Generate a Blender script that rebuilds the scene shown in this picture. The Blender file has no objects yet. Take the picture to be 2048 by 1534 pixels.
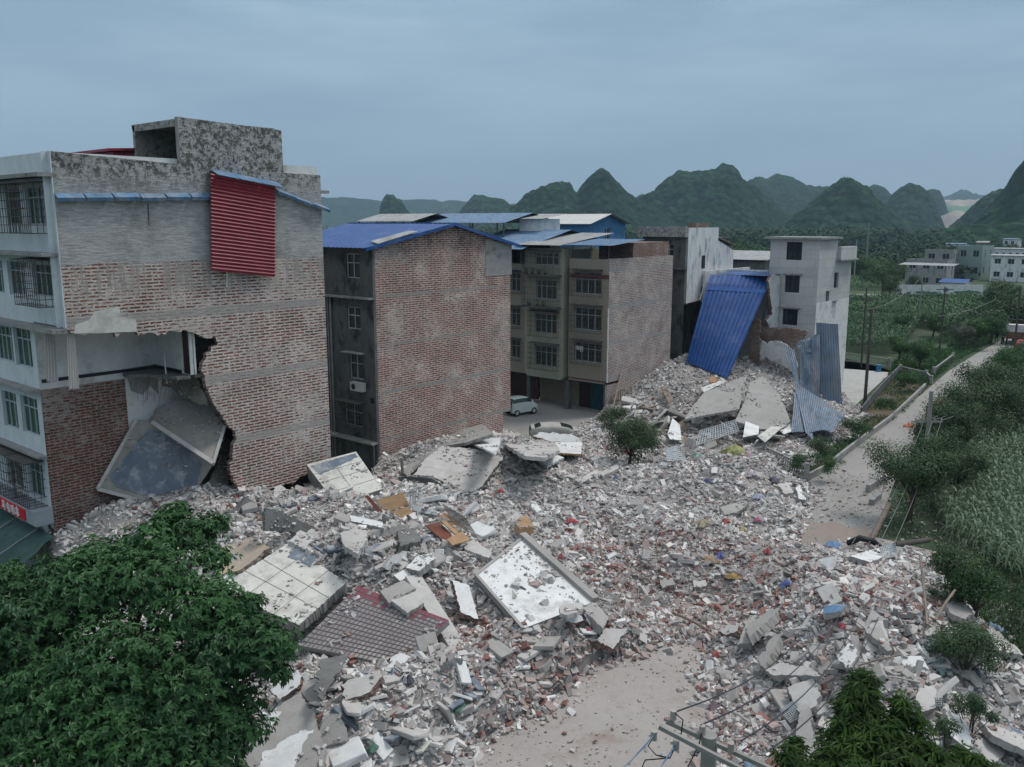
import bpy, math, random
import numpy as np
from mathutils import Vector, Matrix, noise as mnoise
random.seed(5); rng = np.random.default_rng(5)
SC = bpy.context.scene; COL = SC.collection
# ---------------------------------------------------------------- camera
# World axes run along the street grid: +Y along the party walls, X across them.
f_ = 1750.0; PH = math.atan(322/1750); CH = 17.0; TH = math.radians(40.6)
cam = bpy.data.cameras.new('camera'); camo = bpy.data.objects.new('camera', cam); COL.objects.link(camo)
camo.location = (0, 0, CH); camo.rotation_euler = (math.pi/2-PH, 0, TH)
cam.sensor_fit = 'HORIZONTAL'; cam.sensor_width = 36; cam.lens = 36*f_/2048; cam.clip_start = .5; cam.clip_end = 20000
SC.camera = camo
SC.view_settings.view_transform = 'Standard'; SC.view_settings.look = 'None'
SC.view_settings.exposure = 0; SC.view_settings.gamma = 1
SC.cycles.max_bounces = 6; SC.cycles.diffuse_bounces = 3; SC.cycles.volume_bounces = 0; SC.cycles.transparent_max_bounces = 6
# ---------------------------------------------------------------- sky
W = bpy.data.worlds.new('World'); SC.world = W; W.use_nodes = True
n = W.node_tree.nodes; l = W.node_tree.links; n.clear()
SUN_EL, SUN_AZ = math.radians(58), math.radians(200)
sky = n.new('ShaderNodeTexSky'); sky.sky_type = 'NISHITA'; sky.sun_disc = False
sky.sun_elevation = SUN_EL; sky.sun_rotation = math.radians(90)-SUN_AZ
tc = n.new('ShaderNodeTexCoord'); mp = n.new('ShaderNodeMapping'); mp.inputs['Scale'].default_value = (1, 1, 5.5)
mp.inputs['Rotation'].default_value = (.12, .1, 0)
nz = n.new('ShaderNodeTexNoise'); nz.inputs['Scale'].default_value = 2.6; nz.inputs['Detail'].default_value = 8; nz.inputs['Roughness'].default_value = .55
cr = n.new('ShaderNodeValToRGB')
cr.color_ramp.elements[0].position = .40; cr.color_ramp.elements[0].color = (.30, .455, .59, 1)
cr.color_ramp.elements[1].position = .62; cr.color_ramp.elements[1].color = (.46, .635, .765, 1)
sp = n.new('ShaderNodeSeparateXYZ'); mr = n.new('ShaderNodeMapRange')
mr.inputs['From Min'].default_value = -.02; mr.inputs['From Max'].default_value = .3
mr.inputs['To Min'].default_value = 0; mr.inputs['To Max'].default_value = 1
hz = n.new('ShaderNodeMixRGB'); hz.inputs['Color1'].default_value = (.30, .415, .53, 1)
m1 = n.new('ShaderNodeMixRGB'); m1.inputs['Fac'].default_value = .9
vs = n.new('ShaderNodeVectorMath'); vs.operation = 'SCALE'; vs.inputs['Scale'].default_value = .09
bg = n.new('ShaderNodeBackground'); bg.inputs['Strength'].default_value = 1.0
ou = n.new('ShaderNodeOutputWorld')
l.new(tc.outputs['Generated'], mp.inputs['Vector']); l.new(mp.outputs[0], nz.inputs['Vector']); l.new(nz.outputs['Fac'], cr.inputs[0])
l.new(tc.outputs['Generated'], sp.inputs[0]); l.new(sp.outputs['Z'], mr.inputs['Value']); l.new(mr.outputs[0], hz.inputs['Fac'])
l.new(cr.outputs[0], hz.inputs['Color2']); l.new(sky.outputs[0], vs.inputs[0]); l.new(vs.outputs[0], m1.inputs['Color1'])
zr = n.new('ShaderNodeMapRange'); zr.inputs['From Min'].default_value = .25; zr.inputs['From Max'].default_value = 1
zm = n.new('ShaderNodeMixRGB'); zm.inputs['Color2'].default_value = (1.08, 1.14, 1.2, 1)
l.new(sp.outputs['Z'], zr.inputs['Value']); l.new(zr.outputs[0], zm.inputs['Fac']); l.new(hz.outputs[0], zm.inputs['Color1'])
l.new(zm.outputs[0], m1.inputs['Color2']); l.new(m1.outputs[0], bg.inputs['Color']); l.new(bg.outputs[0], ou.inputs['Surface'])
sl = bpy.data.lights.new('sun', 'SUN'); sl.energy = 2.3; sl.angle = math.radians(14); sl.color = (1, .95, .9)
so = bpy.data.objects.new('sun', sl); COL.objects.link(so)
sd = Vector((math.cos(SUN_EL)*math.cos(SUN_AZ-math.pi*.75), math.cos(SUN_EL)*math.sin(SUN_AZ-math.pi*.75), math.sin(SUN_EL)))
so.rotation_euler = sd.to_track_quat('Z', 'Y').to_euler()
sky.sun_rotation = math.atan2(sd.x, sd.y)
# ---------------------------------------------------------------- picture rays -> places in the world
cR = Vector((math.cos(TH), math.sin(TH), 0)); cF0 = Vector((-math.sin(TH), math.cos(TH), 0))
cF = cF0*math.cos(PH)+Vector((0, 0, -math.sin(PH))); cD = -cF0*math.sin(PH)+Vector((0, 0, -math.cos(PH)))
CAM = Vector((0, 0, CH))
def ray(x, y): return cF+cR*((x-1024)/f_)+cD*((y-767)/f_)
def pz(x, y, z=0.): r = ray(x, y); return CAM+r*((z-CH)/r.z)
def px_(x, y, X): r = ray(x, y); return CAM+r*(X/r.x)
def py_(x, y, Y): r = ray(x, y); return CAM+r*(Y/r.y)
def pd(x, y, d): return CAM+ray(x, y)*d
def pplane(x, y, p, nrm): r = ray(x, y); return CAM+r*((p-CAM).dot(nrm)/r.dot(nrm))
# ---------------------------------------------------------------- materials
def newmat(name):
    m = bpy.data.materials.new(name); m.use_nodes = True
    nt = m.node_tree; return m, nt.nodes, nt.links, nt.nodes['Principled BSDF']
def tex(n, l, kind, scale, detail=5, rough=.6, vec=None, **kw):
    t = n.new('ShaderNodeTex'+kind); t.inputs['Scale'].default_value = scale
    if kind == 'Noise': t.inputs['Detail'].default_value = detail; t.inputs['Roughness'].default_value = rough
    if vec is not None: l.new(vec, t.inputs['Vector'])
    return t
def coords(n, l, kind='Object', scale=None):
    t = n.new('ShaderNodeTexCoord'); o = t.outputs[kind]
    if scale:
        m = n.new('ShaderNodeMapping'); m.inputs['Scale'].default_value = scale; l.new(o, m.inputs['Vector']); o = m.outputs[0]
    return o
def ramp(n, l, fac, a, b, ca=(0, 0, 0, 1), cb=(1, 1, 1, 1)):
    r = n.new('ShaderNodeValToRGB'); e = r.color_ramp.elements
    e[0].position = a; e[1].position = b; e[0].color = ca; e[1].color = cb; l.new(fac, r.inputs[0]); return r.outputs[0]
def mix(n, l, fac, a, b, mode='MIX'):
    m = n.new('ShaderNodeMixRGB'); m.blend_type = mode
    for s, v in (('Fac', fac), ('Color1', a), ('Color2', b)):
        if isinstance(v, (int, float)): m.inputs[s].default_value = v
        elif isinstance(v, tuple): m.inputs[s].default_value = (*v[:3], 1)
        else: l.new(v, m.inputs[s])
    return m.outputs[0]
def bump(n, l, b, h, strength=.4, dist=.05):
    bn = n.new('ShaderNodeBump'); bn.inputs['Strength'].default_value = strength; bn.inputs['Distance'].default_value = dist
    l.new(h, bn.inputs['Height']); l.new(bn.outputs[0], b.inputs['Normal'])
def mat(name, c, c2=None, rough=.85, sc=1.5, stain=None, stain_amt=.5, stain_sc=.6, spec=.3, bmp=.3, metal=0, stretch=(1, 1, 1), st_lo=.5):
    m, n, l, b = newmat(name); v = coords(n, l, 'Object', stretch)
    c2 = c2 or tuple(x*.75 for x in c)
    t = tex(n, l, 'Noise', sc, 8, .65, v)
    col = mix(n, l, ramp(n, l, t.outputs['Fac'], .35, .65), c2, c)
    if stain:
        t2 = tex(n, l, 'Noise', stain_sc, 9, .7, v)
        s = ramp(n, l, t2.outputs['Fac'], st_lo, st_lo+.12, (0, 0, 0, 1), (stain_amt,)*3+(1,)); col = mix(n, l, s, col, stain)
    l.new(col, b.inputs['Base Color']); b.inputs['Roughness'].default_value = rough
    b.inputs['Specular IOR Level'].default_value = spec; b.inputs['Metallic'].default_value = metal
    if bmp:
        t3 = tex(n, l, 'Noise', sc*8, 6, .7, v); bump(n, l, b, t3.outputs['Fac'], bmp, .03)
    return m
def brickmat(name, brick, brick2, mortar, dust, dustamt=.5, row=.12, bw=.36, msize=.032, plaster=None, darkpatch=.3, seed=0):
    """party wall brick with squeezed-out mortar, seen by UV in metres"""
    m, n, l, b = newmat(name)
    uv = coords(n, l, 'UV'); ob = coords(n, l, 'Object')
    # wobble the courses a little
    nn = tex(n, l, 'Noise', 1.3, 4, .6, ob)
    sub = n.new('ShaderNodeVectorMath'); sub.operation = 'SUBTRACT'; nn.inputs['Scale'].default_value = 2.6; l.new(nn.outputs['Color'], sub.inputs[0]); sub.inputs[1].default_value = (.5, .5, .5)
    scl = n.new('ShaderNodeVectorMath'); scl.operation = 'SCALE'; scl.inputs['Scale'].default_value = .05; l.new(sub.outputs[0], scl.inputs[0])
    add = n.new('ShaderNodeVectorMath'); l.new(uv, add.inputs[0]); l.new(scl.outputs[0], add.inputs[1])
    bt = n.new('ShaderNodeTexBrick'); l.new(add.outputs[0], bt.inputs['Vector'])
    bt.inputs['Scale'].default_value = 1; bt.inputs['Brick Width'].default_value = bw; bt.inputs['Row Height'].default_value = row
    bt.inputs['Mortar Size'].default_value = msize; bt.inputs['Mortar Smooth'].default_value = .3; bt.inputs['Bias'].default_value = 0
    bt.inputs['Color1'].default_value = (*brick, 1); bt.inputs['Color2'].default_value = (*brick2, 1); bt.inputs['Mortar'].default_value = (*mortar, 1)
    # smears of mortar squeezed over the bricks, broken up along the courses
    mp = n.new('ShaderNodeMapping'); mp.inputs['Scale'].default_value = (1, 1, 3.2); l.new(ob, mp.inputs['Vector'])
    s1 = tex(n, l, 'Noise', 3.4, 6, .75, mp.outputs[0]); big = tex(n, l, 'Noise', .45, 6, .65, ob)
    sh = n.new('ShaderNodeMath'); sh.operation = 'MULTIPLY_ADD'; l.new(big.outputs['Fac'], sh.inputs[0]); sh.inputs[1].default_value = .6; l.new(s1.outputs['Fac'], sh.inputs[2])
    th_ = .865-dustamt*.09
    col = mix(n, l, ramp(n, l, sh.outputs[0], th_, th_+.05, (0, 0, 0, 1), (.88,)*3+(1,)), bt.outputs['Color'], dust)
    s2 = tex(n, l, 'Noise', 7, 4, .7, mp.outputs[0]); col = mix(n, l, ramp(n, l, s2.outputs['Fac'], .58, .66, (0, 0, 0, 1), (.7,)*3+(1,)), col, tuple(min(1, q*1.25) for q in dust))
    dk = tex(n, l, 'Noise', 6, 5, .8, mp.outputs[0]); dmask = mix(n, l, 1., ramp(n, l, dk.outputs['Fac'], .53, .60), ramp(n, l, big.outputs['Fac'], .40, .62, (1, 1, 1, 1), (.25,)*3+(1,)), 'MULTIPLY')  # dark dashes: shadows of the protruding mortar painted into the wall colour
    dmask = mix(n, l, 1., dmask, (darkpatch*1.6,)*3, 'MULTIPLY'); col = mix(n, l, dmask, col, (.04, .033, .033))
    vv = tex(n, l, 'Noise', .8, 8, .7, ob); col = mix(n, l, 1., col, ramp(n, l, vv.outputs['Fac'], .32, .66, (.78, .76, .75, 1), (1.15, 1.13, 1.11, 1)), 'MULTIPLY')
    if plaster:
        col = plaster(n, l, ob, col)
    l.new(col, b.inputs['Base Color']); b.inputs['Roughness'].default_value = .95; b.inputs['Specular IOR Level'].default_value = .15
    bump(n, l, b, s1.outputs['Fac'], .8, .08)
    return m
def vcolmat(name, rough=.9, bmp=.35, sc=14, var=.35, spec=.25, dirt=(.28, .265, .255)):
    m, n, l, b = newmat(name)
    a = n.new('ShaderNodeAttribute'); a.attribute_name = 'tint'
    v = coords(n, l); t = tex(n, l, 'Noise', sc, 6, .7, v)
    col = mix(n, l, ramp(n, l, t.outputs['Fac'], .45, .7, (0, 0, 0, 1), (var,)*3+(1,)), a.outputs['Color'], dirt)
    l.new(col, b.inputs['Base Color']); b.inputs['Roughness'].default_value = rough; b.inputs['Specular IOR Level'].default_value = spec
    if bmp: bump(n, l, b, t.outputs['Fac'], bmp, .03)
    return m
def leafmat(name, c1, c2, trans=.25):
    m, n, l, b = newmat(name)
    a = n.new('ShaderNodeAttribute'); a.attribute_name = 'tint'; sx = n.new('ShaderNodeSeparateXYZ'); l.new(a.outputs['Vector'], sx.inputs[0])
    col = mix(n, l, sx.outputs[0], c1, c2); l.new(col, b.inputs['Base Color'])
    b.inputs['Roughness'].default_value = .5; b.inputs['Specular IOR Level'].default_value = .35
    tr = n.new('ShaderNodeBsdfTranslucent'); l.new(col, tr.inputs['Color']); ms = n.new('ShaderNodeMixShader'); ms.inputs[0].default_value = trans
    l.new(b.outputs[0], ms.inputs[1]); l.new(tr.outputs[0], ms.inputs[2]); l.new(ms.outputs[0], n['Material Output'].inputs['Surface'])
    return m
CEM = (.27, .27, .265); DIRTY = (.055, .055, .05)
M = {}
M['conc'] = mat('concrete', (.36, .345, .33), (.27, .255, .24), stain=(.15, .14, .13), stain_amt=.4, sc=1.2, bmp=.5)
M['conc_light'] = mat('pale_concrete', (.47, .455, .44), (.38, .36, .345), stain=(.25, .23, .21), stain_amt=.5)
M['conc_dark'] = mat('grey_concrete', (.17, .17, .165), (.12, .12, .115), stain=DIRTY, stain_amt=.5)
M['cement'] = mat('cement_render', (.30, .30, .29), (.22, .22, .215), stain=DIRTY, stain_amt=.65, stain_sc=.9, st_lo=.54, stretch=(1, 1, 1.4))
M['cement_moss'] = mat('mossy_render', (.34, .335, .315), (.24, .235, .215), stain=(.05, .048, .04), stain_amt=.8, stain_sc=4.5, st_lo=.49)
M['white'] = mat('white_plaster', (.66, .665, .66), (.55, .555, .55), stain=(.36, .335, .315), stain_amt=.75, stain_sc=.9, st_lo=.53)
M['whitedirty'] = mat('weathered_white_render', (.68, .70, .70), (.50, .51, .51), stain=(.1, .1, .09), stain_amt=.75, stain_sc=1.6, st_lo=.53, stretch=(1, 1, .25))
M['facade'] = mat('white_facade_paint', (.60, .64, .66), (.50, .54, .56), stain=(.18, .18, .17), stain_amt=.5, stain_sc=.7, st_lo=.56, stretch=(1, 1, .5))
M['cream'] = mat('cream_tile', (.60, .59, .54), (.50, .49, .45), stain=(.34, .32, .30), stain_amt=.75, stain_sc=1.1, bmp=.1, rough=.5)
M['slate'] = mat('blue_grey_floor', (.16, .19, .23), (.105, .13, .165), stain=(.33, .35, .36), stain_amt=.8, stain_sc=1.3, st_lo=.5, rough=.7)
M['brown_conc'] = mat('brown_concrete', (.17, .15, .125), (.12, .108, .09), stain=(.3, .28, .25), stain_amt=.4, stain_sc=1)
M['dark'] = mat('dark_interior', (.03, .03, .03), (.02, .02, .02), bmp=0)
M['glass'] = mat('window_glass', (.02, .035, .035), (.015, .025, .025), rough=.15, spec=.5, bmp=0)
M['gglass'] = mat('green_glass', (.02, .075, .06), (.015, .05, .04), rough=.15, spec=.5, bmp=0)
M['alu'] = mat('window_frame_metal', (.42, .46, .48), (.35, .38, .4), rough=.5, bmp=0)
M['iron'] = mat('rusted_grille', (.10, .09, .085), (.065, .055, .05), rough=.7, bmp=0)
M['rust'] = mat('rusty_steel', (.16, .085, .05), (.09, .05, .035), rough=.85)
M['blackmetal'] = mat('dark_trim', (.02, .02, .022), rough=.6, bmp=0)
M['galv'] = mat('galvanised_pipe', (.28, .29, .3), (.2, .2, .21), rough=.6, metal=.2, bmp=0)
M['blueroof'] = mat('bright_blue_sheet', (.012, .072, .26), (.009, .052, .19), rough=.45, spec=.4, stain=(.09, .14, .27), stain_amt=.4, stain_sc=.5, bmp=.05)
M['bluepale'] = mat('weathered_blue_sheet', (.11, .22, .36), (.07, .13, .22), rough=.6, stain=(.25, .26, .27), stain_amt=.7, stain_sc=1.8, st_lo=.5, stretch=(1, 1, 1), bmp=.05)
M['bluegrey'] = mat('blue_grey_corrugated', (.17, .225, .30), (.11, .15, .205), rough=.55, stain=(.2, .18, .17), stain_amt=.75, stain_sc=1.3, st_lo=.5, stretch=(1, 1, .25), bmp=.05)
M['greyroof'] = mat('grey_sheet_roof', (.34, .35, .35), (.25, .26, .26), rough=.6, stain=(.14, .12, .1), stain_amt=.5, bmp=.05)
M['redsheet'] = mat('crimson_sheet', (.27, .024, .045), (.19, .018, .034), rough=.45, spec=.4, bmp=.04)
M['sign_red'] = mat('red_sign_board', (.55, .012, .025), (.5, .01, .02), rough=.4, bmp=0)
M['sign_grey'] = mat('grey_sign_frame', (.30, .33, .36), (.26, .29, .32), rough=.5, bmp=0)
M['letters'] = mat('white_letters', (.75, .75, .75), (.7, .7, .7), bmp=0)
M['tarp'] = mat('green_tarpaulin', (.055, .10, .09), (.035, .07, .062), stain=(.2, .22, .2), stain_amt=.4, st_lo=.6)
M['wood'] = mat('orange_plywood', (.38, .24, .13), (.27, .16, .085), stretch=(1, 1, 6), rough=.5, bmp=.1)
M['wood_red'] = mat('reddish_wood', (.17, .055, .03), (.11, .035, .02), rough=.5, bmp=.1)
M['wood_old'] = mat('old_timber', (.24, .19, .15), (.15, .12, .095), stretch=(1, 1, 5))
M['darkwood'] = mat('dark_door_wood', (.05, .018, .014), (.03, .012, .01), rough=.4, bmp=0)
M['cloth_white'] = mat('white_curtain', (.62, .60, .57), (.55, .52, .5), stain=(.45, .25, .25), stain_amt=.4, st_lo=.62)
M['bark'] = mat('bark', (.09, .07, .055), (.05, .04, .032), sc=4, bmp=.6)
M['wire'] = mat('grey_cable', (.22, .22, .23), (.18, .18, .19), bmp=0)
M['wire_dark'] = mat('dark_cable', (.05, .05, .06), bmp=0)
M['pole'] = mat('concrete_pole', (.27, .265, .245), (.20, .20, .185), stain=(.15, .16, .13), stain_amt=.5, stretch=(1, 1, .3))
M['polewood'] = mat('dark_pole', (.085, .075, .07), (.06, .055, .05))
M['ceramic'] = mat('insulator', (.35, .33, .3), rough=.3, bmp=0)
M['carwhite'] = mat('car_paint_white', (.55, .60, .57), (.52, .57, .54), rough=.25, spec=.5, bmp=0)
M['cargrey'] = mat('dusty_car_paint', (.40, .38, .35), (.30, .285, .26), rough=.7)
M['tyre'] = mat('tyre_rubber', (.02, .02, .02), bmp=0)
M['ac'] = mat('appliance_white', (.5, .5, .48), (.42, .42, .4), rough=.5, bmp=0)
M['tile_beige'] = None
def tilemat(name, c, c2, mort, row, bw, ms, rough=.6):
    m, n, l, b = newmat(name); uv = coords(n, l, 'UV'); ob = coords(n, l)
    bt = n.new('ShaderNodeTexBrick'); l.new(uv, bt.inputs['Vector']); bt.inputs['Scale'].default_value = 1
    bt.inputs['Brick Width'].default_value = bw; bt.inputs['Row Height'].default_value = row; bt.inputs['Mortar Size'].default_value = ms
    for k, v in (('Color1', c), ('Color2', c2), ('Mortar', mort)): bt.inputs[k].default_value = (*v, 1)
    t = tex(n, l, 'Noise', .8, 8, .7, ob); col = mix(n, l, ramp(n, l, t.outputs['Fac'], .5, .75, (0, 0, 0, 1), (.45,)*3+(1,)), bt.outputs['Color'], tuple(x*.5 for x in c))
    l.new(col, b.inputs['Base Color']); b.inputs['Roughness'].default_value = rough; return m
M['tile_beige'] = tilemat('beige_facade_tile', (.31, .27, .215), (.27, .235, .185), (.17, .145, .12), .1, .24, .012)
M['tile_olive'] = tilemat('olive_facade_tile', (.33, .32, .25), (.29, .285, .22), (.2, .2, .14), .3, .3, .008)
M['tile_red'] = mat('red_tile_band', (.13, .045, .045), (.1, .035, .035))
M['block'] = tilemat('concrete_block_wall', (.50, .50, .49), (.42, .42, .41), (.34, .34, .33), .9, 1.8, .02, .95)
# building one: cement render above a ragged line, bare brick below
def plaster1(n, l, ob, col):
    s = n.new('ShaderNodeSeparateXYZ'); l.new(ob, s.inputs[0])
    t = tex(n, l, 'Noise', .5, 6, .6, ob)
    ma = n.new('ShaderNodeMath'); ma.operation = 'MULTIPLY_ADD'; l.new(t.outputs['Fac'], ma.inputs[0]); ma.inputs[1].default_value = .9; l.new(s.outputs['Z'], ma.inputs[2])
    r = n.new('ShaderNodeMapRange'); l.new(ma.outputs[0], r.inputs['Value']); r.inputs['From Min'].default_value = 15.62; r.inputs['From Max'].default_value = 15.72
    mp = n.new('ShaderNodeMapping'); mp.inputs['Scale'].default_value = (1, 1, 7); l.new(ob, mp.inputs['Vector'])
    c1 = tex(n, l, 'Noise', 1.6, 9, .75, mp.outputs[0]); c2 = tex(n, l, 'Noise', .45, 8, .7, ob)
    cem = mix(n, l, ramp(n, l, c1.outputs['Fac'], .35, .65), (.27, .27, .265), (.47, .475, .47))
    cem = mix(n, l, ramp(n, l, c2.outputs['Fac'], .48, .62, (0, 0, 0, 1), (.55,)*3+(1,)), cem, (.17, .165, .15))
    # moss and soot near the top
    r2 = n.new('ShaderNodeMapRange'); l.new(s.outputs['Z'], r2.inputs['Value']); r2.inputs['From Min'].default_value = 18.0; r2.inputs['From Max'].default_value = 19.3
    c3 = tex(n, l, 'Noise', 4.5, 10, .75, ob); sp_ = ramp(n, l, c3.outputs['Fac'], .47, .55, (0, 0, 0, 1), (.85,)*3+(1,))
    g = mix(n, l, 1., sp_, r2.outputs[0], 'MULTIPLY'); cem = mix(n, l, g, cem, (.045, .043, .035))
    # streaks of mortar run down over the first courses of brick
    mp2 = n.new('ShaderNodeMapping'); mp2.inputs['Scale'].default_value = (3, 3, .25); l.new(ob, mp2.inputs['Vector'])
    st = tex(n, l, 'Noise', 1.4, 6, .7, mp2.outputs[0]); stc = ramp(n, l, st.outputs['Fac'], .5, .56, (0, 0, 0, 1), (.8,)*3+(1,))
    r3 = n.new('ShaderNodeMapRange'); l.new(ma.outputs[0], r3.inputs['Value']); r3.inputs['From Min'].default_value = 14.2; r3.inputs['From Max'].default_value = 14.5
    stc = mix(n, l, 1., stc, r3.outputs[0], 'MULTIPLY'); col = mix(n, l, stc, col, (.30, .28, .26))
    # floor slab edges read as grey bands
    for zc in (12.85, 9.55, 6.35):
        w_ = n.new('ShaderNodeMath'); w_.operation = 'SUBTRACT'; l.new(s.outputs['Z'], w_.inputs[0]); w_.inputs[1].default_value = zc
        a_ = n.new('ShaderNodeMath'); a_.operation = 'ABSOLUTE'; l.new(w_.outputs[0], a_.inputs[0])
        q_ = n.new('ShaderNodeMapRange'); l.new(a_.outputs[0], q_.inputs['Value']); q_.inputs['From Min'].default_value = .22; q_.inputs['From Max'].default_value = .16
        q2 = mix(n, l, 1., q_.outputs[0], ramp(n, l, c1.outputs['Fac'], .3, .55), 'MULTIPLY')
        col = mix(n, l, q2, col, (.33, .31, .29))
    return mix(n, l, r.outputs[0], col, cem)
M['brick1'] = brickmat('brick_wall_rendered_top', (.225, .062, .045), (.11, .040, .033), (.53, .495, .465), (.50, .465, .435), .52, row=.15, bw=.6, msize=.042, darkpatch=.5, plaster=plaster1)
M['brick1b'] = brickmat('dark_red_brick', (.20, .062, .044), (.12, .044, .034), (.30, .265, .24), (.33, .295, .27), .42, row=.14, bw=.5, msize=.026, darkpatch=.5)
M['brick2'] = brickmat('smeared_red_brick', (.27, .085, .06), (.18, .06, .048), (.38, .34, .325), (.37, .33, .315), .5, msize=.032)
M['brick3'] = brickmat('pale_mortared_brick', (.20, .115, .10), (.15, .095, .085), (.33, .285, .265), (.35, .30, .28), .7, msize=.038, darkpatch=.45)
M['brickred'] = brickmat('plain_brick', (.20, .10, .082), (.16, .085, .07), (.28, .25, .23), (.30, .265, .245), .45, msize=.016)
M['rubble'] = vcolmat('broken_masonry')
M['rubble_ground'] = mat('crushed_rubble', (.34, .315, .30), (.23, .205, .195), stain=(.22, .12, .10), stain_amt=.55, stain_sc=.35, st_lo=.56, sc=4, bmp=.8)
M['cloth'] = vcolmat('scattered_cloth', .8, .2, 6, .15)
M['steel'] = mat('bent_bar', (.20, .17, .155), (.13, .11, .1), bmp=0)
M['paleplank'] = mat('pale_strip', (.42, .40, .37), (.33, .31, .28), bmp=.1)
# ---------------------------------------------------------------- mesh building
class MB:
    def __init__(s): s.v = []; s.f = []; s.m = []; s.sm = []
    def face(s, pts, m=0, smooth=False):
        i = len(s.v); s.v += [tuple(p) for p in pts]; s.f.append(tuple(range(i, i+len(pts)))); s.m.append(m); s.sm.append(smooth); return s
    def addm(s, vs, fs, m=0, smooth=False):
        i = len(s.v); s.v += [tuple(p) for p in vs]
        for f in fs: s.f.append(tuple(i+k for k in f)); s.m.append(m); s.sm.append(smooth)
        return s
    def box(s, x0, x1, y0, y1, z0, z1, m=0):
        x0, x1 = min(x0, x1), max(x0, x1); y0, y1 = min(y0, y1), max(y0, y1); z0, z1 = min(z0, z1), max(z0, z1)
        return s.addm([(x0, y0, z0), (x1, y0, z0), (x1, y1, z0), (x0, y1, z0), (x0, y0, z1), (x1, y0, z1), (x1, y1, z1), (x0, y1, z1)],
                      [(0, 3, 2, 1), (4, 5, 6, 7), (0, 1, 5, 4), (1, 2, 6, 5), (2, 3, 7, 6), (3, 0, 4, 7)], m)
    def bar(s, a, b, w, h=None, m=0, up=(0, 0, 1)):
        a, b = Vector(a), Vector(b); h = h or w; d = (b-a).normalized(); u = Vector(up)
        if abs(d.dot(u)) > .95: u = Vector((1, 0, 0))
        r = d.cross(u).normalized()*w/2; u = r.cross(d).normalized()*h/2
        return s.addm([a-r-u, a+r-u, a+r+u, a-r+u, b-r-u, b+r-u, b+r+u, b-r+u], [(3, 2, 1, 0), (4, 5, 6, 7), (0, 1, 5, 4), (1, 2, 6, 5), (2, 3, 7, 6), (3, 0, 4, 7)], m)
    def tube(s, pts, r, k=8, m=0, r1=None, cap=True):
        pts = [Vector(p) for p in pts]; n_ = len(pts); vs = []; fs = []
        ref = Vector((0, 0, 1)) if abs((pts[-1]-pts[0]).normalized().z) < .9 else Vector((1, 0, 0))
        for i, p in enumerate(pts):
            d = (pts[min(i+1, n_-1)]-pts[max(i-1, 0)]).normalized(); a = d.cross(ref).normalized(); b = a.cross(d)
            rr = r if r1 is None else r+(r1-r)*i/(n_-1)
            for j in range(k): t = 2*math.pi*j/k; vs.append(p+(a*math.cos(t)+b*math.sin(t))*rr)
        for i in range(n_-1):
            for j in range(k): fs.append((i*k+j, i*k+(j+1) % k, (i+1)*k+(j+1) % k, (i+1)*k+j))
        s.addm(vs, fs, m, True)
        if cap:
            s.face(vs[:k][::-1], m); s.face(vs[-k:], m)
        return s
    def prism(s, pts, vec, m=0, ms=None):
        pts = [Vector(p) for p in pts]; vec = Vector(vec); q = [p+vec for p in pts]; k = len(pts); ms = m if ms is None else ms
        s.face(pts, m); s.face(q[::-1], ms)
        for i in range(k): s.face([pts[(i+1) % k], pts[i], q[i], q[(i+1) % k]], ms)
        return s
    def build(s, name, mats, parent=None, org=None, label=None, cat=None, group=None, kind=None):
        if not isinstance(mats, (list, tuple)): mats = [mats]
        V_ = np.array(s.v, dtype=np.float64).reshape(-1, 3)
        if parent is not None: o0 = np.array(parent_origin(parent))
        elif org is not None: o0 = np.array(org)
        else: o0 = np.array([(V_[:, 0].min()+V_[:, 0].max())/2, (V_[:, 1].min()+V_[:, 1].max())/2, V_[:, 2].min()])
        me = bpy.data.meshes.new(name); me.from_pydata([tuple(p) for p in (V_-o0)], [], s.f)
        for mt in mats: me.materials.append(M[mt] if isinstance(mt, str) else mt)
        me.polygons.foreach_set('material_index', s.m); me.polygons.foreach_set('use_smooth', s.sm)
        uv = me.uv_layers.new(name='UVMap'); P = V_
        data = np.zeros((len(me.loops), 2))
        me.update()
        for p in me.polygons:
            nx, ny, nz_ = abs(p.normal.x), abs(p.normal.y), abs(p.normal.z)
            ax = (0, 1) if nz_ > .8 else ((1, 2) if nx >= ny else (0, 2))
            for li in p.loop_indices: q = P[me.loops[li].vertex_index]; data[li] = (q[ax[0]], q[ax[1]])
        uv.data.foreach_set('uv', data.ravel())
        o = bpy.data.objects.new(name, me); COL.objects.link(o)
        if parent is not None: o.parent = parent
        else: o.location = tuple(o0)
        o['org'] = tuple(float(q) for q in o0)
        return tag(o, label, cat, group, kind)
def parent_origin(o): return o['org']
def tag(o, label=None, cat=None, group=None, kind=None):
    if label: o['label'] = label
    if cat: o['category'] = cat
    if group: o['group'] = group
    if kind: o['kind'] = kind
    return o
def thing(name, loc, label, cat, group=None):
    o = bpy.data.objects.new(name, None); COL.objects.link(o); o.location = tuple(loc); o['org'] = tuple(float(q) for q in loc); o.empty_display_size = .3
    return tag(o, label, cat, group)
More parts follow.
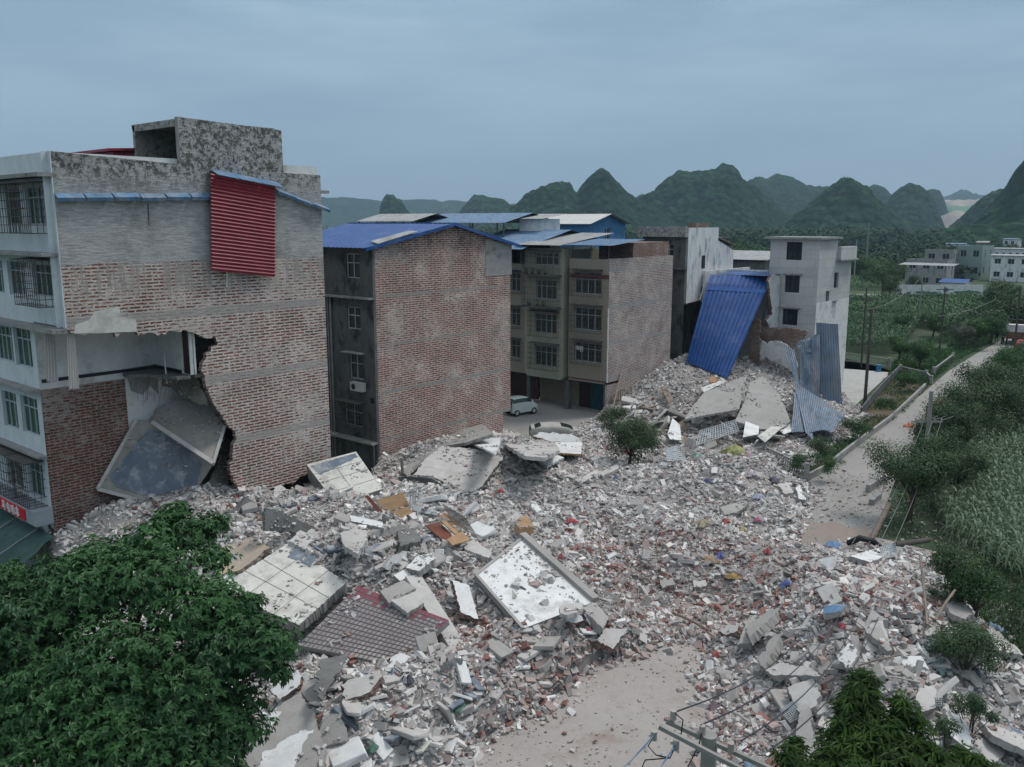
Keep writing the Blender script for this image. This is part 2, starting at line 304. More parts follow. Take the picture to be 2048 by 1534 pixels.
def npmesh(name, V_, F_, mats, tint=None, loc=(0, 0, 0), smooth=False, parent=None, **kw):
    """V_ (n,3), F_ (m,k) numpy -> one object; tint (n,3) point colours"""
    me = bpy.data.meshes.new(name); k = F_.shape[1]
    V_ = V_-np.array(parent['org'] if parent is not None else loc)
    me.vertices.add(len(V_)); me.vertices.foreach_set('co', V_.astype(np.float32).ravel())
    me.loops.add(F_.size); me.loops.foreach_set('vertex_index', F_.astype(np.int32).ravel())
    me.polygons.add(len(F_)); me.polygons.foreach_set('loop_start', np.arange(0, F_.size, k, dtype=np.int32)); me.polygons.foreach_set('loop_total', np.full(len(F_), k, dtype=np.int32))
    me.polygons.foreach_set('use_smooth', np.full(len(F_), smooth, dtype=bool))
    if tint is not None:
        a = me.color_attributes.new('tint', 'FLOAT_COLOR', 'POINT'); c = np.ones((len(V_), 4), np.float32); c[:, :3] = tint; a.data.foreach_set('color', c.ravel())
    if not isinstance(mats, (list, tuple)): mats = [mats]
    for mt in mats: me.materials.append(M[mt] if isinstance(mt, str) else mt)
    me.update(calc_edges=True)
    o = bpy.data.objects.new(name, me); COL.objects.link(o); o.location = loc; o['org'] = tuple(float(q) for q in loc)
    if parent is not None: o.parent = parent; o.location = (0, 0, 0)
    return tag(o, **kw)
# ---------------------------------------------------------------- relief of the rubble
CTRL = [  # picture point and the height above the road there
 (1040,842,0),(1110,832,0),(1160,838,0),(1060,862,.1),(1190,850,.4),(1110,885,1.1),(1000,890,1.6),(930,900,2.0),(850,905,1.9),(800,950,1.0),(765,965,.2),(1180,900,1.2),
 (1000,940,1.9),(900,1010,1.8),(1100,960,2.2),(1230,935,1.5),(1260,900,.9),(1330,905,.9),(1400,930,1.3),(1460,905,2.6),(1520,940,1.6),(1580,985,.9),(1612,1020,.15),(1600,960,.1),
 (1250,1000,1.5),(1350,1000,1.2),(1450,1000,1.5),(1540,1050,.9),(1600,1085,.35),(1350,1080,1.0),(1250,1100,1.0),(1450,1110,1.1),(1550,1120,1.2),
 (1150,1060,1.3),(1050,1060,2.0),(960,1060,2.3),(870,1060,2.6),(770,1060,3.2),(680,1000,3.6),(600,1000,3.6),(520,1030,3.2),(430,1010,3.2),(330,990,3.8),(220,1000,4.1),(140,1035,3.3),(180,1015,3.8),
 (300,1080,2.6),(450,1100,2.9),(560,1110,3.2),(680,1130,3.0),(780,1150,2.8),(900,1160,2.4),(1000,1180,2.0),(1100,1230,1.4),(1190,1250,1.0),(1260,1270,.45),(1330,1200,.4),(1400,1190,.3),
 (1430,1260,.1),(1330,1300,0),(1250,1330,0),(1420,1340,0),(1150,1400,0),(1020,1450,0),(950,1500,0),(1350,1420,0),(1250,1500,0),(1100,1300,1.0),(1050,1370,.3),(1000,1290,1.7),
 (900,1310,2.5),(800,1340,2.5),(700,1330,1.3),(640,1380,1.5),(750,1240,1.5),(680,1260,1.4),(830,1250,1.6),(770,1290,1.3),(720,1430,2.0),(830,1430,1.7),(930,1400,1.3),(880,1500,.4),(780,1520,.7),(660,1500,1.1),(560,1450,1.3),(540,1300,1.6),(480,1400,.6),
 (350,1300,.6),(200,1200,1.0),
 (1480,1250,.7),(1480,1330,.9),(1450,1400,.3),(1500,1440,.4),(1550,1200,1.3),(1650,1130,1.6),(1720,1100,1.3),(1650,1200,2.7),(1750,1180,3.0),(1600,1300,1.8),(1720,1280,3.3),(1850,1180,1.5),
 (1850,1270,2.0),(1780,1380,2.2),(1650,1400,1.7),(1560,1380,1.4),(1900,1370,1.3),(1960,1300,.7),(2000,1220,0),(2048,1330,0),(1950,1450,1.0),(2048,1480,.7),(1850,1500,1.4),(1700,1534,1.0),(1500,1534,.2),(1930,1190,.3),
 (1830,1110,.3),(1750,1060,0),(1700,1050,0),(1640,1000,0),
 (1230,820,.7),(1290,790,2.1),(1350,760,3.0),(1300,850,.9),(1400,830,1.0),(1450,860,.8),(1380,880,.5),(1500,800,2.2),(1560,780,2.6),(1560,860,.9),(1640,870,.4),(1690,850,.3),(1500,890,.9),(1350,720,1.6),(1460,760,2.5),(1600,740,2.5),(1550,720,2.8),(1240,770,1.5),(1290,750,2.5),(1340,700,4.2),(1385,690,4.4),(1345,735,3.6),(1290,735,3.2),(1620,800,1.0),(1700,810,.1),
]
_c = np.array([list(pz(a, b, c)) for a, b, c in CTRL]); _x = _c[:, :2]; _z = _c[:, 2]
_r = np.sqrt(((_x[:, None]-_x[None])**2).sum(-1)); _w = np.linalg.solve(_r+np.eye(len(_x))*-.6, _z)
def H0(X, Y):
    P = np.stack([np.ravel(X), np.ravel(Y)], -1); out = np.zeros(len(P))
    for i in range(0, len(P), 20000):
        q = P[i:i+20000]; out[i:i+20000] = np.sqrt(((q[:, None]-_x[None])**2).sum(-1))@_w
    return out.reshape(np.shape(X))
RG = np.random.default_rng(11)
def vnoise(X, Y, s, seed=0):
    g = np.random.default_rng(seed).random((97, 97)); x = (X/s) % 96; y = (Y/s) % 96
    i = x.astype(int); j = y.astype(int); fx = x-i; fy = y-j; fx = fx*fx*(3-2*fx); fy = fy*fy*(3-2*fy)
    return (g[i, j]*(1-fx)*(1-fy)+g[i+1, j]*fx*(1-fy)+g[i, j+1]*(1-fx)*fy+g[i+1, j+1]*fx*fy)*2-1
# where rubble lies: outline drawn on the ground
def pip(X, Y, poly):
    ins = np.zeros(X.shape, bool); n_ = len(poly)
    for i in range(n_):
        x1, y1 = poly[i]; x2, y2 = poly[(i+1) % n_]
        c = ((y1 > Y) != (y2 > Y)) & (X < (x2-x1)*(Y-y1)/((y2-y1) or 1e-9)+x1); ins ^= c
    return ins
RPOLY = [tuple(pz(a, b, 0)[:2]) for a, b in [(100,1090),(130,1560),(560,1700),(900,1560),(960,1480),(1100,1400),(1180,1330),(1260,1300),(1380,1278),(1430,1300),(1400,1360),(1440,1430),(1430,1520),(1400,1640),(2150,1640),(2150,1400),(1990,1290),(1900,1190),(1840,1110),(1700,1090),(1600,1100),(1602,1040),(1630,985),(1570,950),(1660,900),(1700,880),(1730,830),(1690,800)]]
RPOLY += [(-36.5,84),(-43.2,84),(-43.2,62.5),(-42.5,60)] + [tuple(pz(a, b, 0)[:2]) for a, b in [(1170,870),(1120,895),(1030,905)]] + [(-44.2,50),(-44.2,38),(-41.4,29),(-41.4,15.5)]
_bm = None
def HF(X, Y):
    X = np.asarray(X, float); Y = np.asarray(Y, float)
    h = H0(X, Y); a = np.clip(h/.8, 0, 1)
    h = h+a*(vnoise(X, Y, 5.5, 7)*.55+vnoise(X, Y, 2.2, 1)*.34+vnoise(X, Y, .9, 2)*.17+vnoise(X, Y, .4, 3)*.08)
    ins = pip(X, Y, RPOLY)
    if _bm is not None:
        i = np.clip(np.round((X+48)/.22).astype(int), 0, _bm.shape[0]-1); j = np.clip(np.round((Y-10)/.22).astype(int), 0, _bm.shape[1]-1); h = np.clip(h, 0, 6)*_bm[i, j]
    return np.where(ins, np.clip(h, .0, 6), -.4), ins
gx = np.arange(-48, 0, .22); gy = np.arange(10, 86, .22)
GX, GY = np.meshgrid(gx, gy, indexing='ij'); _b = pip(GX, GY, RPOLY+[]).astype(float)
_b[(GX < -41) & (GY > 12) & (GY < 30)] = 1; _b[(GX < -43.8) & (GY > 30) & (GY < 50)] = 1; _b[(GX < -42.5) & (GY > 62.5)] = 1; _b[GY > 82.5] = 1
for _ in range(9): _b[1:-1, 1:-1] = (_b[:-2, 1:-1]+_b[2:, 1:-1]+_b[1:-1, :-2]+_b[1:-1, 2:]+_b[1:-1, 1:-1])/5
_bm = np.clip((_b-.42)/.5, 0, 1)**.7; GZ, GI = HF(GX, GY)
def hz_(x, y): return float(GZ[int(np.clip(round((x+48)/.22), 0, len(gx)-1)), int(np.clip(round((y-10)/.22), 0, len(gy)-1))])
# ---------------------------------------------------------------- rubble as stuff: heap surface + small pieces
nxg, nyg = GX.shape; idx = np.arange(nxg*nyg).reshape(nxg, nyg)
Q = np.stack([idx[:-1, :-1], idx[1:, :-1], idx[1:, 1:], idx[:-1, 1:]], -1).reshape(-1, 4)
keep = (GZ.ravel()[Q] > -.3).any(1); Q = Q[keep]
used, inv = np.unique(Q, return_inverse=True)
HV = np.stack([GX.ravel(), GY.ravel(), GZ.ravel()], -1)[used]; HV[:, 2] += .01
tn = np.tile(np.array([.33, .305, .288]), (len(HV), 1))*(.80+.22*vnoise(HV[:, 0]+60, HV[:, 1], 1.1, 9))[:, None]  # heap surface tinted darker, painting in the shade of gaps between the pieces
CUBE = np.array([[-1,-1,-1],[1,-1,-1],[1,1,-1],[-1,1,-1],[-1,-1,1],[1,-1,1],[1,1,1],[-1,1,1]], float)*.5
CF = np.array([[0,3,2,1],[4,5,6,7],[0,1,5,4],[1,2,6,5],[2,3,7,6],[3,0,4,7]])
def rotm(rx, ry, rz):
    cx, sx, cy, sy, cz, sz = np.cos(rx), np.sin(rx), np.cos(ry), np.sin(ry), np.cos(rz), np.sin(rz)
    R_ = np.empty((len(rx), 3, 3)); R_[:, 0, 0] = cz*cy; R_[:, 0, 1] = cz*sy*sx-sz*cx; R_[:, 0, 2] = cz*sy*cx+sz*sx
    R_[:, 1, 0] = sz*cy; R_[:, 1, 1] = sz*sy*sx+cz*cx; R_[:, 1, 2] = sz*sy*cx-cz*sx; R_[:, 2, 0] = -sy; R_[:, 2, 1] = cy*sx; R_[:, 2, 2] = cy*cx
    return R_
RED = [(tuple(pz(a, b, .8)[:2]), r) for a, b, r in [(1330,1180,3.2),(1420,1220,2.6),(1270,1130,2.6),(1500,1170,2.2),(1200,1330,2.5),(1100,1380,2.5),(1430,1230,1.5),(1500,1130,3),(1130,1300,2),(1700,1290,2),(1800,1250,3),(1560,1440,2.2),(1350,1420,1),(1310,1130,2),(900,1300,2),(1400,1530,2),(1150,1350,1.5)]]
def redness(X, Y):
    r = np.zeros_like(X)
    for (a, b), q in RED: r += np.exp(-((X-a)**2+(Y-b)**2)/(q*q))
    return np.clip(r, 0, 1)
def pieces(nn, smin, smax, power, flat=.6, sink=.3, rim=False):
    X = RG.uniform(-44, -1, nn*(30 if rim else 6)); Y = RG.uniform(12, 84, nn*(30 if rim else 6)); h, ins = HF(X, Y); h = np.maximum(h, .0); k = pip(X+RG.normal(0, .45, len(X)), Y+RG.normal(0, .45, len(X)), RPOLY); k &= ~((X < -43.4) & (Y < 62)) | ins; k &= ~((X < -41.6) & (Y < 30))
    # more pieces near the camera where they show
    d = np.sqrt(X**2+Y**2); k &= RG.random(len(X)) < np.clip(36/d, .3, 1)**1.0
    if rim: k &= (_bm[np.clip(np.round((X+48)/.22).astype(int), 0, _bm.shape[0]-1), np.clip(np.round((Y-10)/.22).astype(int), 0, _bm.shape[1]-1)] < .93) & (X > -33)
    elif smin > .1: k &= vnoise(X+60, Y, 3.2, 21)*.6+vnoise(X+60, Y, 1.1, 22)*.5 > RG.uniform(-.9, .6, len(X))
    X, Y, h = X[k][:nn], Y[k][:nn], h[k][:nn]; m_ = len(X)
    s = smin*(smax/smin)**(RG.random(m_)**power)
    kind = RG.random(m_); rd = redness(X, Y)
    dims = np.stack([s*RG.uniform(.8, 2.1, m_), s*RG.uniform(.5, 1.1, m_), s*RG.uniform(.2, .6, m_)], -1)
    base = CUBE[None]*dims[:, None]; base = base*RG.uniform(.72, 1.12, (m_, 8, 3))
    R_ = rotm(RG.normal(0, flat, m_), RG.normal(0, flat, m_), RG.uniform(0, 6.283, m_))
    v = np.einsum('nij,nkj->nki', R_, base); v += np.stack([X, Y, h+s*sink*.5], -1)[:, None]
    pal = np.array([[.49,.465,.445],[.40,.375,.36],[.58,.56,.54],[.34,.26,.24],[.22,.105,.088],[.68,.67,.66],[.24,.225,.215],[.36,.36,.36]])
    base_p = np.array([.36, .24, .15, .08, .015, .045, .06, .06]); c = np.zeros((m_, 3))
    u = RG.random(m_); pr = base_p[None]*(1-rd[:, None]*.75)+rd[:, None]*.75*np.array([.12, .2, .02, .38, .18, .02, .06, .02]); cs = np.cumsum(pr/pr.sum(1, keepdims=True), 1)
    ci = (u[:, None] > cs).sum(1).clip(0, 7); c = pal[ci]*RG.uniform(.75, 1.2, (m_, 1))*(1+.16*vnoise(X+60, Y, 4.0, 31)+.10*vnoise(X+60, Y, 1.4, 32))[:, None]
    return v.reshape(-1, 3), (CF[None]+8*np.arange(m_)[:, None, None]).reshape(-1, 4), np.repeat(c, 8, 0)
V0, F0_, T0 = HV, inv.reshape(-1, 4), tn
def pebbles(nn):
    # sparse stones over the track, denser towards the heap end of the road

    X = RG.uniform(-27, -9, nn*3); Y = RG.uniform(14, 60, nn*3); X, Y = X[:nn], Y[:nn]; s_ = RG.uniform(.02, .07, nn)*np.where(RG.random(nn) < np.where(Y > 42, .22, .06), 2.4, 1); v = (CUBE[None]*np.stack([s_*1.4, s_, s_*.6], -1)[:, None])*RG.uniform(.6, 1.1, (nn, 8, 3)); v = np.einsum('nij,nkj->nki', rotm(RG.normal(0, .2, nn), RG.normal(0, .2, nn), RG.uniform(0, 6.28, nn)), v)+np.stack([X, Y, np.full(nn, .05)], -1)[:, None]
    c = np.array([[.40,.37,.35],[.28,.25,.235],[.2,.12,.1]])[RG.choice(3, nn, p=[.5, .38, .12])]; return v.reshape(-1, 3), (CF[None]+8*np.arange(nn)[:, None, None]).reshape(-1, 4), np.repeat(c, 8, 0)
Vs = [V0]; Fs = [F0_]; Ts = [T0]; off = len(V0)
for args in ((105000, .045, .13, 1.0, .6, .4), (30000, .12, .26, 1.3, .6, .6), (3800, .26, .42, 1.6, .5, .5), (7000, .10, .30, 1.2, .6, .6, True)):
    a, b, c = pieces(*args); Vs.append(a); Fs.append(b+off); Ts.append(c); off += len(a)
a, b, c = pebbles(7000); Vs.append(a); Fs.append(b+off); Ts.append(c); off += len(a)
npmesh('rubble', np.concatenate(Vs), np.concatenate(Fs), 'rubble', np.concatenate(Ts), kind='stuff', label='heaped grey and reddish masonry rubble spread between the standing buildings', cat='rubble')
# ---------------------------------------------------------------- ground, road, yards
def terrain_mat():
    m, n, l, b = newmat('field_ground'); v = coords(n, l)
    t1 = tex(n, l, 'Noise', .03, 8, .65, v); t2 = tex(n, l, 'Noise', .9, 8, .75, v); t3 = tex(n, l, 'Noise', 4, 6, .8, v)
    a = mix(n, l, ramp(n, l, t1.outputs['Fac'], .42, .58), (.035, .065, .03), (.05, .095, .035))
    a = mix(n, l, ramp(n, l, t2.outputs['Fac'], .5, .68, (0, 0, 0, 1), (.8,)*3+(1,)), a, (.12, .10, .075))
    a = mix(n, l, ramp(n, l, t3.outputs['Fac'], .35, .7, (.55,)*3+(1,), (1.3,)*3+(1,)), (0, 0, 0), a)
    l.new(a, b.inputs['Base Color']); b.inputs['Roughness'].default_value = 1; bump(n, l, b, t3.outputs['Fac'], .8, .2); return m
M['ground'] = terrain_mat()
g = MB()
xs = [-9000, -3000, -1200, -500, -200, -80, -40, 0, 40, 80, 200, 500, 1200, 3000, 9000]
for i in range(len(xs)-1):
    for j in range(len(xs)-1): g.face([(xs[i], xs[j], -.03), (xs[i+1], xs[j], -.03), (xs[i+1], xs[j+1], -.03), (xs[i], xs[j+1], -.03)])
g.build('ground', 'ground', org=(0, 0, -.03), kind='structure')
def dirt_mat(name, c, c2, red=.6, gr=None):
    m, n, l, b = newmat(name); v = coords(n, l)
    t1 = tex(n, l, 'Noise', .25, 9, .7, v); t2 = tex(n, l, 'Noise', 3, 9, .8, v); t3 = tex(n, l, 'Noise', .5, 7, .65, v); t4 = tex(n, l, 'Voronoi', 9, vec=v)
    a = mix(n, l, ramp(n, l, t1.outputs['Fac'], .35, .65), c, c2)
    a = mix(n, l, ramp(n, l, t3.outputs['Fac'], .56, .68, (0, 0, 0, 1), (red,)*3+(1,)), a, (.21, .12, .085))
    a = mix(n, l, ramp(n, l, t2.outputs['Fac'], .5, .75, (0, 0, 0, 1), (.55,)*3+(1,)), a, tuple(x*.55 for x in c))
    a = mix(n, l, ramp(n, l, t4.outputs['Distance'], .05, .16, (.6,)*3+(1,), (0, 0, 0, 1)), a, (.40, .38, .36))
    l.new(a, b.inputs['Base Color']); b.inputs['Roughness'].default_value = .95; b.inputs['Specular IOR Level'].default_value = .15
    bump(n, l, b, t2.outputs['Fac'], .6, .06); return m
M['track'] = dirt_mat('dusty_track', (.345, .318, .30), (.29, .265, .25), .4)
M['road'] = dirt_mat('concrete_road', (.30, .29, .275), (.25, .24, .23), .12)
M['plaza'] = dirt_mat('yard_concrete', (.27, .26, .25), (.22, .215, .205), .1)
M['soil'] = dirt_mat('garden_soil', (.13, .10, .07), (.10, .085, .06), .3)
M['yard'] = mat('pale_yard_concrete', (.40, .395, .375), (.33, .325, .31), stain=(.24, .23, .21), stain_amt=.5, stain_sc=.4, bmp=.1)
def sheet(name, pts, m, z, sub=0): return MB().face([(a, b, z) for a, b in pts]).build(name, m, kind='structure')
P2 = lambda x, y: tuple(pz(x, y, 0)[:2])
L = [(-27,-6),(-20.5,14),(-19.6,30)]+[P2(*q) for q in [(1590,1085),(1610,960),(1740,870),(1796,822)]]+[(-24.9,92),(-26.84,110),(-27.9,128),(-28.6,150),(-30,190)]
Rr = [(-24.6,190),(-24.0,150),(-23.6,128),(-23.0,110),(-21,92)]+[P2(*q) for q in [(1855,850),(1790,960),(1745,1085)]]+[(-10.5,30),(-12.5,18),(-16,-6)]
sheet('road', L[2:]+Rr[:-2], 'road', -.006)
# the near stretch buried in dust; gently uneven
tv = []; g = MB()
for i, (x0, x1) in enumerate(zip(np.arange(-30, -6, .8), np.arange(-29.2, -5.2, .8))):
    for j in range(62):
        y0 = -2+j*.8; hh = lambda x, y: .02+.05*float(vnoise(np.array([x]), np.array([y]), 1.7, 4)[0])*(1 if -29 < x < -8 else 0)
        g.face([(x0, y0, hh(x0, y0)), (x1, y0, hh(x1, y0)), (x1, y0+.8, hh(x1, y0+.8)), (x0, y0+.8, hh(x0, y0+.8))], 0, True)
tr = g.build('dirt_track', 'track', kind='structure')
M['earth'] = dirt_mat('red_earth', (.25, .20, .17), (.24, .215, .195), .5)
sheet('earth_patch', [P2(*q) for q in [(1596,1095),(1598,1050),(1612,1040),(1640,1052),(1668,1046),(1700,1062),(1730,1055),(1738,1072),(1735,1095)]], 'earth', .14)
sheet('courtyard', [P2(1652,770), P2(1690,716), (-37.5,103), (-31.4,104), P2(1786,742), P2(1700,820), P2(1640,850)], 'yard', .0)
sheet('plaza', [(-56, 51.5), (-44.2, 51.5), (-44.2, 36), (-33, 36), (-33, 64.5), (-43, 66.5), (-75, 66.5), (-75, 51.5)], 'plaza', -.002)
sheet('garden_soil', [P2(1700,838), P2(1770,758), P2(1862,770), P2(1852,782), P2(1800,832), P2(1640,958), P2(1540,915)], 'soil', -.01)
# earth fill outside of the heap on the right
sheet('bare_earth', [P2(1760,1085), P2(1860,1100), P2(2048,1130), P2(2300,1300), P2(2300,1700), P2(1500,1700), P2(1500,1300)], 'soil', -.014)
# ---------------------------------------------------------------- wall and window tools
def wall(mb, ax, c, out, u0, u1, z0, z1, ops=(), depth=.22, m=0):
    """flat wall on plane ax=c facing out with real openings (u0,u1,z0,z1) and reveals"""
    us = sorted({u0, u1, *[o[0] for o in ops], *[o[1] for o in ops]}); zs = sorted({z0, z1, *[o[2] for o in ops], *[o[3] for o in ops]})
    us = [u for u in us if u0 <= u <= u1]; zs = [z for z in zs if z0 <= z <= z1]
    P = lambda u, z, d=0.: (c-out*d, u, z) if ax == 'x' else (u, c-out*d, z)
    fl = (out > 0) == (ax == 'x')
    def q(a, b, cc, d): mb.face([a, b, cc, d] if fl else [d, cc, b, a], m)
    for i in range(len(us)-1):
        for j in range(len(zs)-1):
            um, zm = (us[i]+us[i+1])/2, (zs[j]+zs[j+1])/2
            if any(o[0] < um < o[1] and o[2] < zm < o[3] for o in ops): continue
            q(P(us[i], zs[j]), P(us[i+1], zs[j]), P(us[i+1], zs[j+1]), P(us[i], zs[j+1]))
    for a, b, cc, d in [o[:4] for o in ops]:
        q(P(a, cc, depth), P(b, cc, depth), P(b, cc), P(a, cc)); q(P(a, d), P(b, d), P(b, d, depth), P(a, d, depth))
        q(P(a, cc), P(a, d), P(a, d, depth), P(a, cc, depth)); q(P(b, cc, depth), P(b, d, depth), P(b, d), P(b, cc))
def window(par, ax, c, out, o, cols=2, transom=.7, m='alu', gm='glass', inset=.14, open_=False, frame=.06):
    a, b, z0, z1 = o[:4]; mb = MB(); cc = c-out*inset
    def bx(u0, u1, w0, w1, t=.05):
        if ax == 'x': mb.box(cc-t/2, cc+t/2, u0, u1, w0, w1)
        else: mb.box(u0, u1, cc-t/2, cc+t/2, w0, w1)
    bx(a, a+frame, z0, z1); bx(b-frame, b, z0, z1); bx(a+frame, b-frame, z0, z0+frame); bx(a+frame, b-frame, z1-frame, z1)
    for i in range(1, cols):
        u = a+(b-a)*i/cols; bx(u-frame/2, u+frame/2, z0+frame, z1-frame, .045)
    if transom: zt = z0+(z1-z0)*transom; bx(a+frame, b-frame, zt-frame/2, zt+frame/2, .055)
    w = mb.build('window', m, par)
    g = MB(); cc2 = cc-out*.03
    if ax == 'x': g.box(cc2-.006, cc2+.006, a, b, z0, z1)
    else: g.box(a, b, cc2-.006, cc2+.006, z0, z1)
    g.build('pane', gm, w)
    return w
def grille(par, ax, c, out, a, b, z0, z1, dep=.5, nv=9, nh=5, r=.014, m='iron', cap=True, name='window_cage'):
    """projecting burglar cage"""
    mb = MB(); P = lambda u, d, z: (c+out*d, u, z) if ax == 'x' else (u, c+out*d, z)
    for i in range(nv+1): u = a+(b-a)*i/nv; mb.bar(P(u, dep, z0), P(u, dep, z1), r*1.6)
    for j in range(nh+1): z = z0+(z1-z0)*j/nh; mb.bar(P(a, dep, z), P(b, dep, z), r*2)
    for u in (a, b):
        for j in range(nh+1): z = z0+(z1-z0)*j/nh; mb.bar(P(u, 0, z), P(u, dep, z), r*2)
        for i in range(1, 3): mb.bar(P(u, dep*i/3, z0), P(u, dep*i/3, z1), r*1.6)
    for i in range(1, 5): u = a+(b-a)*i/5; mb.bar(P(u, 0, z0), P(u, dep, z0), r*1.6)
    # fan ornament in the top row
    um = (a+b)/2; zt = z0+(z1-z0)*(1-1/nh)
    for k in range(-3, 4): mb.bar(P(um, dep, zt), P(um+k*(b-a)*.09, dep, z1), r*1.2)
    if cap:
        p = [P(a-.04, -.0, z1+.03), P(b+.04, -.0, z1+.03), P(b+.04, dep+.06, z1+.0), P(a-.04, dep+.06, z1+.0)]
        mb.prism(p, (0, 0, .03))
    return mb.build(name, m, par)
def rect(fn, c, x0, y0, x1, y1, k):
    """picture box -> (u0,u1,z0,z1) on a wall plane, from its middle lines"""
    ym, xm = (y0+y1)/2, (x0+x1)/2
    A, B = fn(x0, ym, c), fn(x1, ym, c); T, Bo = fn(xm, y0, c), fn(xm, y1, c)
    return (min(A[k], B[k]), max(A[k], B[k]), Bo.z, T.z)
def corr(mb, p0, u, v, pitch=.2, amp=.03, trap=True, m=0, wob=0, seed=0, cut=None):
    """ribbed sheet from corner p0, ribs run along v, repeat along u"""
    p0, u, v = Vector(p0), Vector(u), Vector(v); nrm = u.cross(v).normalized(); nu = max(2, int(u.length/pitch)); ks = []
    for i in range(nu):
        if trap: ks += [((i+.0)/nu, 0), ((i+.62)/nu, 0), ((i+.72)/nu, 1), ((i+.9)/nu, 1)]
        else: ks += [((i+j/4)/nu, math.sin(j/4*2*math.pi)) for j in range(4)]
    ks.append((1, 0)); nv = 10; rows = []
    for j in range(nv+1):
        row = []
        for a, h in ks:
            q = p0+u*a+v*(j/nv)+nrm*h*amp
            if wob: q += nrm*wob*(mnoise.noise(Vector((a*u.length*.8+seed, j/nv*v.length*.5, seed)))*1.0)
            row.append(q)
        rows.append(row)
    k = len(ks); vs = [q for r in rows for q in r]; th = nrm*.012
    fs = [(j*k+i, j*k+i+1, (j+1)*k+i+1, (j+1)*k+i) for j in range(nv) for i in range(k-1)]
    mb.addm(vs, fs, m); mb.addm([q-th for q in vs], [f[::-1] for f in fs], m)
    return mb
def rough(pts, step=.25, amp=.12, seed=0, skip=()):
    r = random.Random(seed); out = []; q0 = r.uniform(0, 50); t = 0
    for i, p in enumerate(pts):
        q = pts[(i+1) % len(pts)]; p, q = Vector(p), Vector(q); out.append(p)
        if i in skip: continue
        st = min(step, .14); n_ = int((q-p).length/st); d = (q-p)
        for k in range(1, n_):
            t += 1; e = min(1, 4*min(k, n_-k)/n_+.25); w = [amp*e*(2.2*mnoise.noise(Vector((t*.27+q0, c*9., 0)))+1.5*mnoise.noise(Vector((t*.9+q0, c*9., 5)))+r.uniform(-.5, .5)) for c in range(len(p))]
            out.append(p+d*(k/n_)+Vector(w))
    return out
def wallpoly(name, mats, par, X, pts, th, nrag=None, **kw):
    """upright ragged wall piece on plane x=X from (y,z) outline, thickness towards -x"""
    from mathutils.geometry import tessellate_polygon
    P = [Vector((p[0], p[1], 0)) for p in pts]; tri = tessellate_polygon([P]); mb = MB()
    F_ = [(X, p[0], p[1]) for p in pts]; B_ = [(X-th, p[0], p[1]) for p in pts]
    area = sum(pts[i][0]*pts[(i+1) % len(pts)][1]-pts[(i+1) % len(pts)][0]*pts[i][1] for i in range(len(pts)))
    n_ = len(pts)
    def flip(t):
        a, b, c = (P[i] for i in t); s_ = (b-a).cross(c-a).z
        return t if s_ > 0 else t[::-1]
    T = [flip(t) for t in tri]
    mb.addm(F_, T, 0); mb.addm(B_, [t[::-1] for t in T], 1)
    for i in range(n_):
        j = (i+1) % n_
        q = [F_[i], B_[i], B_[j], F_[j]]
        mb.face(q if area > 0 else q[::-1], 2 if len(mats) > 2 and (nrag is None or i < nrag) else 1)
    return mb.build(name, mats, par, **kw)
# ---------------------------------------------------------------- building one (tall, room torn open)
X1, Y1, Y1b = -38., 15.6, 29.0
b1 = thing('apartment_building', (-41, 22, 0), 'six storey white fronted building with its brick side wall torn open above the rubble', 'building')
hole = [(145,668),(205,667),(262,664),(276,671),(372,661),(398,673),(432,675),(436,690),(412,708),(404,735),(411,765),(424,800),(446,838),(470,862),(465,905),(461,950),(480,985),(500,992),(560,975),(610,951),(640,940),(660,930)]
hp = [px_(a, b, X1) for a, b in hole]; hp = [Vector((p.y, p.z, 0)) for p in hp]
hr = rough(hp+[hp[0]], .22, .09, 3)[:-1]; hr = [p for i, p in enumerate(hr)]
# close the rough line properly (drop the closing leg)
cut = next(i for i, p in enumerate(hr) if (p-hp[-1]).length < 1e-6); hr = hr[:cut+1]
outl = [(Y1b, 3.4), (Y1b, 19.42), (26.74, 19.45), (26.72, 21.5), (21.22, 21.68), (21.22, 19.6), (Y1+.0, 19.85), (Y1+.0, 12.6)]
pts = [(p[0], p[1]) for p in hr]+outl
wallpoly('brick_wall', ['brick1', 'cement', 'brick1b'], b1, X1, pts, .26, nrag=len(hr)-1)
# facade on y=15.6 (upper floors reach to x=-38, lower floors end at the neighbour's wall)
XN = -41.44
fw = MB(); YF = Y1
cages_up = [(-41.2, -38.75, 16.75, 18.6), (-41.0, -38.5, 13.75, 15.35)]
opsU = [(-46.6, -44.2, 16.9, 18.5), (-43.2, -41.6, 16.9, 18.5), (-41.0, -38.9, 16.9, 18.5), (-46.6, -44.4, 13.75, 15.3), (-43.8, -42.0, 13.75, 15.3), (-41.0, -38.8, 13.85, 15.25)]
wall(fw, 'y', YF, -1, -62, X1-.27, 12.66, 19.85, opsU)
opsL = [(-46.2, -44.1, 10.5, 12.2), (-43.9, -41.95, 10.45, 12.25), (-46.2, -44.4, 7.2, 9.0), (-43.9, -41.95, 7.25, 9.05), (-46.4, -44.6, 4.2, 5.8), (-43.9, -42.1, 4.2, 5.9)]
wall(fw, 'y', YF, -1, -62, XN-.0, 3.0, 12.66, opsL)
wall(fw, 'x', X1-.27, -1, Y1, 29, 12.7, 19.85, [], m=1)
fw.box(-62, XN-.3, 15.65, 15.85, 0, 3.0, 1)
fw.box(X1-.27, X1-.26, 15.3, 15.595, 12.66, 19.84); fw.box(X1-.27, X1+.0, Y1-.05, Y1-.004, 12.62, 19.86); fw.build('facade_wall', ['facade', 'white'], b1)
for o in opsU+opsL:
    window(b1, 'y', YF, -1, o, 3 if o[1]-o[0] < 2.1 else 4, .72, gm='gglass')
